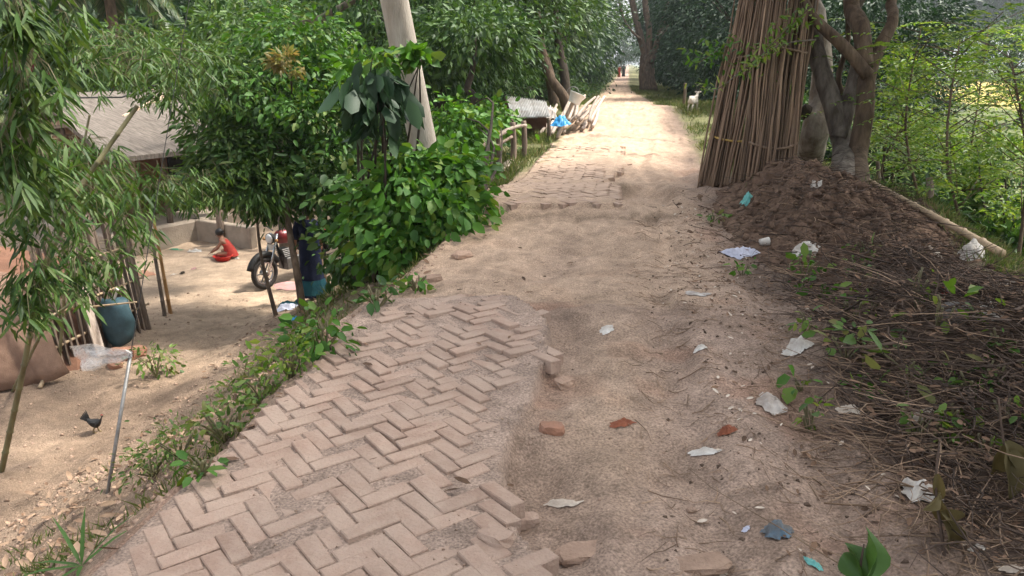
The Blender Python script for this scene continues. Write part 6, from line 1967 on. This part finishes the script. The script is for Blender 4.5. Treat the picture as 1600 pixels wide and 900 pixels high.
class Sk:
    def __init__(self): self.v = []; self.e = []; self.r = []
    def n(self, p, r, frm=None):
        self.v.append(Vector(p)); self.r.append(r)
        if frm is not None: self.e.append((frm, len(self.v) - 1))
        return len(self.v) - 1
    def hand(self, w, d, up, s=1.0):
        """palm and five bent fingers from wrist index w along d; up = back of the hand"""
        d = Vector(d).normalized(); up = Vector(up); up = (up - d * up.dot(d)).normalized(); sd_ = d.cross(up)
        p0 = self.v[w]
        palm = self.n(p0 + d * 0.05 * s, (0.030 * s, 0.016 * s), w)
        kn_ = self.n(p0 + d * 0.085 * s, (0.034 * s, 0.014 * s), palm)
        for k, (off, ln) in enumerate(((-0.030, 0.060), (-0.010, 0.075), (0.010, 0.080), (0.028, 0.070))):
            a = self.n(p0 + d * (0.095 * s) + sd_ * off * s, 0.008 * s, kn_)
            b = self.n(self.v[a] + (d * 0.55 - up * 0.15) * ln * s, 0.0075 * s, a)
            self.n(self.v[b] + (d * 0.35 - up * 0.3) * ln * s, 0.006 * s, b)
        a = self.n(p0 + d * 0.035 * s + sd_ * 0.035 * s, 0.010 * s, palm)
        self.n(self.v[a] + (d * 0.6 + sd_ * 0.5 - up * 0.2) * 0.05 * s, 0.008 * s, a)

def face_bits(t, hc, fwd, hh):
    """eyes, nose, mouth, ears on a head of height hh centred at hc"""
    f = Vector(fwd).normalized(); up = Vector((0, 0, 1)); s = f.cross(up).normalized(); up = s.cross(f)
    m = MB()
    for k in (-1, 1):
        m.ball(hc + f * hh * 0.36 + s * k * hh * 0.15 + up * hh * 0.02, hh * 0.05, 8, 5)
    m.build('eyes', 'black', t, smooth=True)
    m = MB()
    m.loft([[hc + f * hh * .37 + s * -hh * .06 - up * hh * .1, hc + f * hh * .37 + s * hh * .06 - up * hh * .1, hc + f * hh * .36 + up * hh * .05], [hc + f * hh * .49 - s * hh * .03 - up * hh * .11, hc + f * hh * .49 + s * hh * .03 - up * hh * .11, hc + f * hh * .40 + up * hh * .0]])
    m.ball(hc + f * hh * .36 - up * hh * .25, (hh * .09, hh * .09, hh * .03), 8, 5)
    for k in (-1, 1):
        m.ball(hc + s * k * hh * .34 - up * hh * .02, (hh * .05, hh * .08, hh * .11), 8, 5)
    m.build('face_features', 'skin', t, smooth=True)

# child sitting bent over on the yard
cb_ = G(362, 402)
CF = Vector((-cy, -sy, 0)); CS = Vector((sy, -cy, 0))   # faces left in the picture; side towards camera
def cpnt(f, s, z): return cb_ + CF * f + CS * s + Vector((0, 0, z))
t = thing('person', 'bare-armed child in red-brown clothes sitting bent over on the yard', 'person', cb_)
S = Sk()
pel = S.n(cpnt(0, 0, 0.10), (0.10, 0.09))
ch1 = S.n(cpnt(0.05, 0, 0.24), (0.095, 0.08), pel)
ch2 = S.n(cpnt(0.13, 0, 0.35), (0.10, 0.075), ch1)
nk = S.n(cpnt(0.18, 0, 0.42), 0.04, ch2)
hd = S.n(cpnt(0.21, 0, 0.49), 0.075, nk); hd2 = S.n(cpnt(0.23, 0, 0.56), 0.06, hd)
for s in (-1, 1):
    hip = S.n(cpnt(0.06, 0.09 * s, 0.08), 0.062, pel)
    kn_ = S.n(cpnt(0.26, 0.16 * s, 0.10), 0.045, hip)
    an_ = S.n(cpnt(0.14, 0.05 * s + 0.05, 0.045), 0.030, kn_)
    S.n(cpnt(0.24, 0.03 * s + 0.05, 0.03), 0.026, an_)
    sh = S.n(cpnt(0.14, 0.12 * s, 0.36), 0.040, ch2)
    if s < 0:
        el = S.n(cpnt(0.26, 0.16 * s, 0.25), 0.030, sh); wr = S.n(cpnt(0.42, 0.13 * s, 0.12), 0.022, el)
        S.hand(wr, CF - Vector((0, 0, .6)), Vector((0, 0, 1)) + CF, 0.6)
    else:
        el = S.n(cpnt(0.22, 0.17 * s, 0.22), 0.030, sh); wr = S.n(cpnt(0.36, 0.12 * s, 0.13), 0.022, el)
        S.hand(wr, CF - Vector((0, 0, .4)), Vector((0, 0, 1)) + CF, 0.6)
skin_body('body', S.v, S.e, S.r, 'skin', t)
MB().ball(cpnt(0.205, 0, 0.535), (0.088, 0.085, 0.085), 14, 9).build('hair', 'hair', t, smooth=True)
face_bits(t, cpnt(0.235, 0, 0.50), CF - Vector((0, 0, 0.5)), 0.15)
rings = []
for f, z, w, dd in [(0.0, 0.03, .155, .15), (0.01, 0.12, .135, .125), (0.05, 0.24, .118, .10), (0.12, 0.34, .122, .092), (0.155, 0.39, .085, .07)]:
    rings.append([cpnt(f + math.cos(a) * dd, math.sin(a) * w, z) for a in [2 * math.pi * k / 16 for k in range(16)]])
MB().loft(rings, cap=False).build('shirt', 'red_cloth', t, smooth=True)

# person in navy standing behind the slim trunks
def standing(label, base, hgt, fwd, top_m, low_m, seed, long_robe=True, arm=0.0, name='person', hairm='hair', scarf=None):
    k = hgt / 1.65
    F_ = Vector(fwd).normalized(); S_ = F_.cross(Vector((0, 0, 1)))
    base = Vector(base)
    def p(f, s, z): return base + (F_ * f + S_ * s + Vector((0, 0, z))) * k
    t = thing(name, label, 'person', base)
    S = Sk()
    pel = S.n(p(0, 0, 0.92), (0.13 * k, 0.10 * k))
    w_ = S.n(p(0, 0, 1.08), (0.115 * k, 0.085 * k), pel)
    c_ = S.n(p(0.01, 0, 1.28), (0.135 * k, 0.095 * k), w_)
    n_ = S.n(p(0.01, 0, 1.42), 0.05 * k, c_)
    h_ = S.n(p(0.03, 0, 1.50), 0.08 * k, n_); S.n(p(0.03, 0, 1.58), 0.075 * k, h_)
    for s in (-1, 1):
        hp_ = S.n(p(0, 0.085 * s, 0.86), 0.085 * k, pel)
        kn_ = S.n(p(0.02, 0.09 * s, 0.48), 0.058 * k, hp_)
        an_ = S.n(p(-0.01, 0.09 * s, 0.08), 0.036 * k, kn_)
        S.n(p(0.12, 0.10 * s, 0.03), 0.032 * k, an_)
        sh = S.n(p(0.0, 0.17 * s, 1.36), 0.055 * k, c_)
        el = S.n(p(-0.02 + arm * 0.5, 0.235 * s, 1.10), 0.040 * k, sh)
        wr = S.n(p(0.08 + arm, 0.22 * s, 0.88 + arm * 0.4), 0.028 * k, el)
        S.hand(wr, F_ * (0.3 + arm) - Vector((0, 0, 1)), S_ * s, k)
    skin_body('body', S.v, S.e, S.r, 'skin', t)
    MB().ball(p(0.005, 0, 1.565), (0.098 * k, 0.098 * k, 0.105 * k), 14, 9).build('hair', hairm, t, smooth=True)
    face_bits(t, p(0.035, 0, 1.53), F_, 0.2 * k)
    def ring(z, w, d, f0=0.0, wob=0.0):
        return [p(f0 + math.sin(a) * d * (1 + wob * math.sin(7 * a + z * 5)), math.cos(a) * w * (1 + wob * math.sin(6 * a + z * 9)), z) for a in [2 * math.pi * j / 24 for j in range(24)]]
    MB().loft([ring(0.84, .19, .15), ring(0.98, .175, .14), ring(1.10, .16, .125), ring(1.28, .185, .14), ring(1.37, .19, .12), ring(1.42, .09, .08)], cap=False).build('tunic', top_m, t, smooth=True)
    zl = 0.05 if long_robe else 0.12
    MB().loft([ring(zl, .24, .20, 0, .06), ring(0.3, .21, .18, 0, .05), ring(0.6, .195, .165, 0, .03), ring(0.9, .185, .15)], cap=False).build('skirt', low_m, t, smooth=True)
    for s in (-1, 1):
        m = MB(); m.tube([p(0.0, 0.15 * s, 1.37), p(-0.01 + arm * .25, 0.20 * s, 1.24), p(-0.02 + arm * 0.5, 0.237 * s, 1.08)], [0.075 * k, 0.066 * k, 0.060 * k], 10, cap=False)
        m.build('sleeve', top_m, t, smooth=True)
    if scarf:
        MB().loft([ring(0.10, .25, .215, 0.0, .08), ring(0.26, .235, .20, 0, .06), ring(0.36, .215, .19, 0, .05)], cap=False).build('hem_cloth', scarf, t, smooth=True)
    return t
nb_ = G(490, 466)
standing('person in long dark navy clothes with teal hem standing behind the slim trunks', nb_, 1.6, (-0.5, 0.85, 0), 'navy_cloth', 'navy_cloth', 1, True, 0.1, scarf='teal_cloth')
# teal cloth trailing at the feet
scrap('cloth_rag', 'teal cloth trailing on the ground by the navy-clothed person', 'cloth', (458, 480), 0.5, 0.22, 0.5, 'teal_cloth', 3301, 0.5, zf=H)
standing('distant person in dark clothes walking on the far road', G(974, 121), 1.6, (0, -1, 0), 'black', 'black', 2, False)
standing('second distant figure in red-brown clothes left of the dark one on the far road', G(967, 121.5), 1.45, (0, 1, 0), 'red_cloth', 'red_cloth', 3, False)

# ---- motorcycle, nose towards the camera and a little left
mw = G(416, 452)
MF = (Vector((sy, -cy, 0)) * 0.86 + Vector((-cy, -sy, 0)) * 0.5).normalized()
MS = MF.cross(Vector((0, 0, 1)))
def mp(f, s, z): return mw + MF * f + MS * s + Vector((0, 0, z))
t = thing('motorcycle', 'parked dark motorcycle with a red tank, front wheel towards the road', 'motorcycle', mw)
def wheel(f, r, nm):
    o = None
    m = MB(); P = [mp(f + math.cos(a) * (r - .045), 0, r + math.sin(a) * (r - .045)) for a in [2 * math.pi * k / 28 for k in range(29)]]
    m.tube(P, 0.048, 8, cap=False); w = m.build('wheel', 'rubber', t, smooth=True)
    m = MB(); P = [mp(f + math.cos(a) * (r - .10), 0, r + math.sin(a) * (r - .10)) for a in [2 * math.pi * k / 28 for k in range(29)]]
    m.tube(P, 0.022, 6, cap=False); m.build('rim', 'chrome', w, smooth=True)
    m = MB()
    for k in range(6):
        a = 2 * math.pi * k / 6
        m.tube([mp(f, 0, r), mp(f + math.cos(a) * (r - .1), 0, r + math.sin(a) * (r - .1))], 0.014, 6)
    m.build('spokes', 'engine_metal', w)
    m = MB(); m.tube([mp(f, -.08, r), mp(f, .08, r)], 0.05, 12); m.build('hub', 'engine_metal', w, smooth=True)
wheel(0, 0.30, 'front'); wheel(-1.27, 0.30, 'rear')
for s in (-1, 1):
    m = MB(); m.tube([mp(0, .085 * s, .30), mp(-0.16, .085 * s, .62), mp(-0.30, .085 * s, .98)], [0.026, 0.024, 0.022], 8); m.build('fork_leg', 'chrome', t, smooth=True)
    m = MB(); m.tube([mp(-.33, .05 * s, 1.02), mp(-.33, .20 * s, 1.08), mp(-.42, .36 * s, 1.06)], 0.013, 7); hbm = m.build('handlebar', 'engine_metal', t, smooth=True)
    m = MB(); m.tube([mp(-.39, .30 * s, 1.065), mp(-.44, .40 * s, 1.055)], 0.020, 8); m.build('grip', 'rubber', hbm, smooth=True)
    m = MB(); m.tube([mp(-.34, .22 * s, 1.08), mp(-.33, .27 * s, 1.26)], 0.006, 6); m.ball(mp(-.34, .29 * s, 1.30), (0.055, 0.02, 0.04), 10, 6); m.build('mirror', 'black', t, smooth=True)
    m = MB(); m.ball(mp(-.20, .16 * s, .88), 0.032, 8, 6); m.build('indicator', 'bamboo_orange', t, smooth=True)
m = MB(); P = [mp(math.cos(a) * .345, 0, .30 + math.sin(a) * .345) for a in np.linspace(0.3, 2.7, 14)]
m.tube(P, 0.062, 8, flat=1.0); m.build('front_fender', 'black', t, smooth=True)
m = MB(); m.lathe(mp(-.30, 0, .90), [(0.05, 0), (0.09, .05), (0.10, .11), (0.10, .125)], 16, MF); hl = m.build('headlight', 'black', t, smooth=True)
m = MB(); m.lathe(mp(-.30, 0, .90) + MF * .126, [(0.092, 0), (0.07, .02), (0.02, .03)], 16, MF); m.build('lens', 'lamp_glass', hl, smooth=True)
m = MB(); m.box(mp(-.21, 0, .74), (0.16, 0.03, 0.1), Matrix.Rotation(math.atan2(MS.y, MS.x), 3, 'Z')); m.build('number_plate', 'white_plastic', t)
def mring(f, w, z0, z1):
    return [mp(f, math.cos(a) * w, (z0 + z1) / 2 + math.sin(a) * (z1 - z0) / 2) for a in [2 * math.pi * k / 12 for k in range(12)]]
MB().loft([mring(-.34, .06, .80, .98), mring(-.42, .13, .76, 1.02), mring(-.58, .15, .74, 1.03), mring(-.74, .11, .74, .94), mring(-.80, .08, .75, .88)]).build('fuel_tank', 'red_paint', t, smooth=True)
MB().loft([mring(-.76, .09, .76, .86), mring(-.9, .13, .75, .85), mring(-1.15, .14, .77, .87), mring(-1.42, .11, .82, .91), mring(-1.48, .07, .84, .90)]).build('seat', 'seat_black', t, smooth=True)
MB().loft([mring(-.86, .10, .55, .75), mring(-1.1, .11, .60, .77), mring(-1.45, .08, .72, .82)]).build('side_panel', 'black', t, smooth=True)
m = MB(); m.box(mp(-.62, 0, .38), (0.24, 0.34, 0.22), Matrix.Rotation(math.atan2(MS.y, MS.x), 3, 'Z'))
for k in range(5):
    m.box(mp(-.52 + .012 * k, 0, .52 + .035 * k), (0.2, 0.2, 0.018), Matrix.Rotation(math.atan2(MS.y, MS.x), 3, 'Z'))
m.build('engine', 'engine_metal', t, bevel=0.006)
m = MB(); m.tube([mp(-.30, 0, .92), mp(-.38, 0, .60), mp(-.46, 0, .30), mp(-.85, 0, .26), mp(-.95, 0, .55)], 0.024, 8); m.tube([mp(-.34, 0, .82), mp(-.8, 0, .72), mp(-1.4, 0, .78)], 0.024, 8); m.build('frame', 'black', t, smooth=True)
m = MB(); m.tube([mp(-.46, .06, .52), mp(-.40, .14, .34), mp(-.6, .16, .24), mp(-.95, .17, .28)], 0.02, 8); m.tube([mp(-.92, .17, .28), mp(-1.5, .19, .40)], [0.035, 0.045], 10); m.build('exhaust', 'chrome', t, smooth=True)
for s in (-1, 1):
    m = MB(); m.tube([mp(-1.27, .11 * s, .30), mp(-.85, .11 * s, .32)], 0.022, 7); m.tube([mp(-1.27, .12 * s, .32), mp(-1.15, .12 * s, .74)], 0.03, 9); m.build('swingarm', 'engine_metal', t, smooth=True)
m = MB(); P = [mp(-1.27 + math.cos(a) * .36, 0, .30 + math.sin(a) * .36) for a in np.linspace(0.6, 2.9, 14)]
m.tube(P, 0.065, 8); m.build('rear_fender', 'black', t, smooth=True)
m = MB(); m.ball(mp(-1.56, 0, .82), (0.05, 0.05, 0.04), 10, 6); m.build('tail_light', 'red_plastic', t, smooth=True)
m = MB(); m.tube([mp(-.62, -.12, .26), mp(-.58, -.30, .02)], 0.013, 7); m.tube([mp(-.58, -.30, .02), mp(-.50, -.32, .012)], 0.016, 6); m.build('kickstand', 'engine_metal', t, smooth=True)

# ---- beyond the bush: rough rail fence, pile of poles, tin lean-to, bucket
t = thing('rail_fence', 'rough little fence of crooked rails and posts beside the road-edge bush', 'fence', G(776, 250))
gy_ = 13.6
pts = [(745, 232), (776, 214), (800, 200), (822, 196)]
R_ = [D(px, py, gy_ + 0.3 * i) for i, (px, py) in enumerate(pts)]
m = MB(); rough_tube(m, R_, [0.04, 0.04, 0.038, 0.03], 8, 0.1, 81); m.build('rail', 'wood_bleached', t, smooth=True)
m = MB(); rough_tube(m, [q + Vector((0, 0, -0.16)) for q in R_[:3]], [0.03, 0.03, 0.03], 8, 0.1, 82); m.build('rail', 'wood_old', t, smooth=True)
for i, (px, py) in enumerate([(753, 228), (778, 213), (801, 199), (818, 197)]):
    q = D(px, py - 4, gy_ + 0.3 * i + .05)
    m = MB(); rough_tube(m, [(q.x, q.y, gz(q.x, q.y) - 0.1), (q.x + 0.02, q.y, (q.z + gz(q.x, q.y)) / 2), (q.x, q.y, q.z + 0.05)], [0.06, 0.055, 0.05], 8, 0.1, 83 + i); m.build('post', 'wood_old', t, smooth=True)
scrap('rubble_heap', 'whitish rubble heap at the foot of the rough rail fence', 'rubble', (792, 260), 0.65, 0.4, 0.3, 'paper', 3400, 0.25, zf=H)

pile_g = 'poles stacked beside the road'
pc = G(880, 212)
rr = random.Random(90)
for k in range(22):
    f = k / 21
    a = G(925 - 78 * f + rr.uniform(-6, 6), 203 + 12 * f + rr.uniform(-3, 3))
    lay = rr.random()
    a = Vector((a.x, a.y, gz(a.x, a.y) + 0.05 + 0.35 * lay * math.sin(math.pi * min(1, f + .15))))
    dirv = Vector((rr.uniform(-0.15, 0.55), 2.3 + rr.uniform(-.3, .5), 0.0))
    b = a + dirv; b.z = gz(b.x, b.y) + 0.12 + 0.55 * lay
    m = MB(); rough_tube(m, [a, a.lerp(b, .5) + Vector((rr.uniform(-.05, .05), 0, rr.uniform(-.02, .05))), b], [0.045, 0.04, 0.03], 7, 0.06, 900 + k)
    tag(m.build('wooden_pole', 'wood_bleached', None, a, smooth=True), 'bleached pole in the roadside pile below the blue cloth', 'pole', pile_g)
scrap('cloth_sheet', 'bright blue cloth lying on the pile of poles', 'cloth', (876, 196), 0.5, 0.42, 0.2, 'blue_plastic', 3401, 0.5, zf=lambda x, y: H(x, y) + 0.42)
# tilted post with a white bucket on its end
a = D(870, 196, 17.2); a.z = gz(a.x, a.y); b = D(895, 160, 17.0)
m = MB(); rough_tube(m, [a, a.lerp(b, .5), b], [0.05, 0.045, 0.04], 8, 0.05, 95)
tag(m.build('leaning_post', 'wood_bleached', None, a, smooth=True), 'pale post leaning right out of the pole pile, holding a bucket', 'post')
t = thing('bucket', 'white bucket hung on the end of the leaning post', 'bucket', b - Vector((0, 0, 0.05)))
MB().lathe(b + Vector((0.02, 0, -0.02)), [(0.13, 0), (0.135, 0.02), (0.165, 0.22), (0.175, 0.225), (0.17, 0.235), (0.15, 0.23), (0.11, 0.03)], 16, (0.35, 0.1, 0.9)).build('pail', 'roof_white', t, smooth=True)
m = MB(); m.tube([b + Vector((0.13 * math.cos(x), 0, 0.22 + 0.12 * math.sin(x))) for x in np.linspace(0, math.pi, 9)], 0.006, 6); m.build('handle', 'galvanised', t, smooth=True)

# tin lean-to
q0, q1 = D(798, 158, 18.5), D(846, 186, 17.2)
g0 = Vector((q1.x, q1.y, gz(q1.x, q1.y)))
t = thing('tin_shelter', 'low lean-to roofed with grey corrugated tin sheets left of the pole pile', 'shelter', g0)
hi0, hi1 = D(790, 150, 19.2), D(852, 160, 18.8)
lo0, lo1 = D(800, 184, 16.9), D(858, 184, 17.0)
nsh = 3
for k in range(nsh):
    V = []; F = []
    nu = 40
    for j in range(2):
        for i in range(nu):
            f = (k + i / (nu - 1) * 1.04) / nsh
            p = (lo0.lerp(lo1, f) if j == 0 else hi0.lerp(hi1, f)) + Vector((0, 0, 0.022 * math.sin(i * 1.3) + 0.012 * k))
            V.append(tuple(p))
    for i in range(nu - 1):
        F.append((i, i + 1, nu + i + 1, nu + i))
    o = obj_np('tin_sheet', V, F, 'tin', t, smooth=True)
    so = o.modifiers.new('thickness', 'SOLIDIFY'); so.thickness = 0.006
for p in (lo0, lo1, hi0, hi1):
    m = MB(); rough_tube(m, [(p.x, p.y, gz(p.x, p.y) - .1), (p.x, p.y, (p.z + gz(p.x, p.y)) / 2), (p.x, p.y, p.z - .03)], [0.05, 0.045, 0.04], 8, 0.08, 98); m.build('post', 'wood_old', t, smooth=True)
V = []
m = MB(); m.loft([[Vector((p.x, p.y, gz(p.x, p.y) - .05)) for p in (lo0.lerp(hi0, .6), lo1.lerp(hi1, .6), hi1, hi0)], [Vector((p.x, p.y, p.z - .1)) for p in (lo0.lerp(hi0, .6), lo1.lerp(hi1, .6), hi1, hi0)]]); m.build('back_wall', 'mud_dark', t)
scrap('tarpaulin', 'crumpled grey sheet bunched at the right end of the tin lean-to', 'tarpaulin', (858, 186), 0.45, 0.4, 0.3, 'grey_plastic', 3402, 0.9, zf=lambda x, y: H(x, y) + 0.25)

# distant concrete post on the left, wooden post by the goat
b = G(929, 128); dep = (b.y * cy - b.x * sy) * cp - (b.z - CAM_Z) * sp_
b.z -= 0.2
m = MB(); m.tube([b, D(929, 100, dep), D(928, 80, dep)], [0.16, 0.15, 0.14], 10)
tag(m.build('concrete_post', 'concrete', None, b, smooth=True), 'plain pale post far off at the left of the road', 'post')
b = G(1068, 165); m = MB(); rough_tube(m, [b - Vector((0, 0, .1)), b + Vector((0.02, 0, .35)), b + Vector((0, 0, .7))], [0.05, 0.045, 0.04], 8, 0.08, 99)
tag(m.build('tether_post', 'wood_old', None, b, smooth=True), 'short dark post left of the white goat', 'post')

# ---- goat, seen from behind
gb = G(1082, 174)
t = thing('goat', 'white goat standing on the right verge, seen from behind', 'goat', gb)
GF = Vector((0.42, 0.9, 0)).normalized(); GS = GF.cross(Vector((0, 0, 1)))
def gp(f, s, z): return gb + (GF * f + GS * s + Vector((0, 0, z))) * 0.66
S = Sk()
a = S.n(gp(0, 0, .47), (.14, .16)); bq = S.n(gp(-.24, 0, .50), (.13, .14), a); S.n(gp(-.34, 0, .56), .035, bq)
c_ = S.n(gp(.26, 0, .46), (.12, .17), a); n1_ = S.n(gp(.40, 0, .60), .075, c_); n2_ = S.n(gp(.48, 0, .74), .06, n1_)
h1_ = S.n(gp(.55, 0, .80), .055, n2_); S.n(gp(.68, 0, .74), .035, h1_)
for s in (-1, 1):
    th = S.n(gp(-.26, .09 * s, .38), .065, bq); st = S.n(gp(-.20, .09 * s, .30), .042, th); hk = S.n(gp(-.33, .09 * s, .20), .026, st); S.n(gp(-.31, .09 * s, .02), .022, hk)
    sh = S.n(gp(.28, .085 * s, .33), .05, c_); kn_ = S.n(gp(.29, .085 * s, .18), .028, sh); S.n(gp(.28, .085 * s, .02), .022, kn_)
skin_body('body', S.v, S.e, [tuple(0.66 * q for q in r) if hasattr(r, '__len__') else 0.66 * r for r in S.r], 'coat_white', t)
for s in (-1, 1):
    m = MB(); m.tube([gp(.53, .04 * s, .85), gp(.50, .06 * s, .94), gp(.44, .08 * s, 1.0)], [.016, .012, .005], 7); m.build('horn', 'horn', t, smooth=True)
    m = MB(); m.ball(gp(.53, .10 * s, .80), (.03, .06, .025), 8, 5, Matrix.Rotation(math.atan2(GS.y, GS.x), 3, 'Z')); m.build('ear', 'coat_white', t, smooth=True)
    m = MB(); m.ball(gp(.61, .045 * s, .80), .010, 8, 5); m.build('eye', 'black', t, smooth=True)

# ================================================================== AIR
hm = bpy.data.materials.new('haze_air'); hm.use_nodes = True
nt = hm.node_tree
nt.nodes.remove(nt.nodes['Principled BSDF'])
pv_ = nt.nodes.new('ShaderNodeVolumePrincipled')
pv_.inputs['Color'].default_value = (0.86, 0.93, 1.0, 1)
pv_.inputs['Density'].default_value = 0.0005
pv_.inputs['Anisotropy'].default_value = 0.3
nt.links.new(pv_.outputs[0], nt.nodes['Material Output'].inputs['Volume'])
M['haze_air'] = hm
m = MB(); m.box((0, 700, 22.0), (1900, 1700, 52.0))
tag(m.build('haze', 'haze_air', None, (0, 700, -4.0)), kind='stuff')
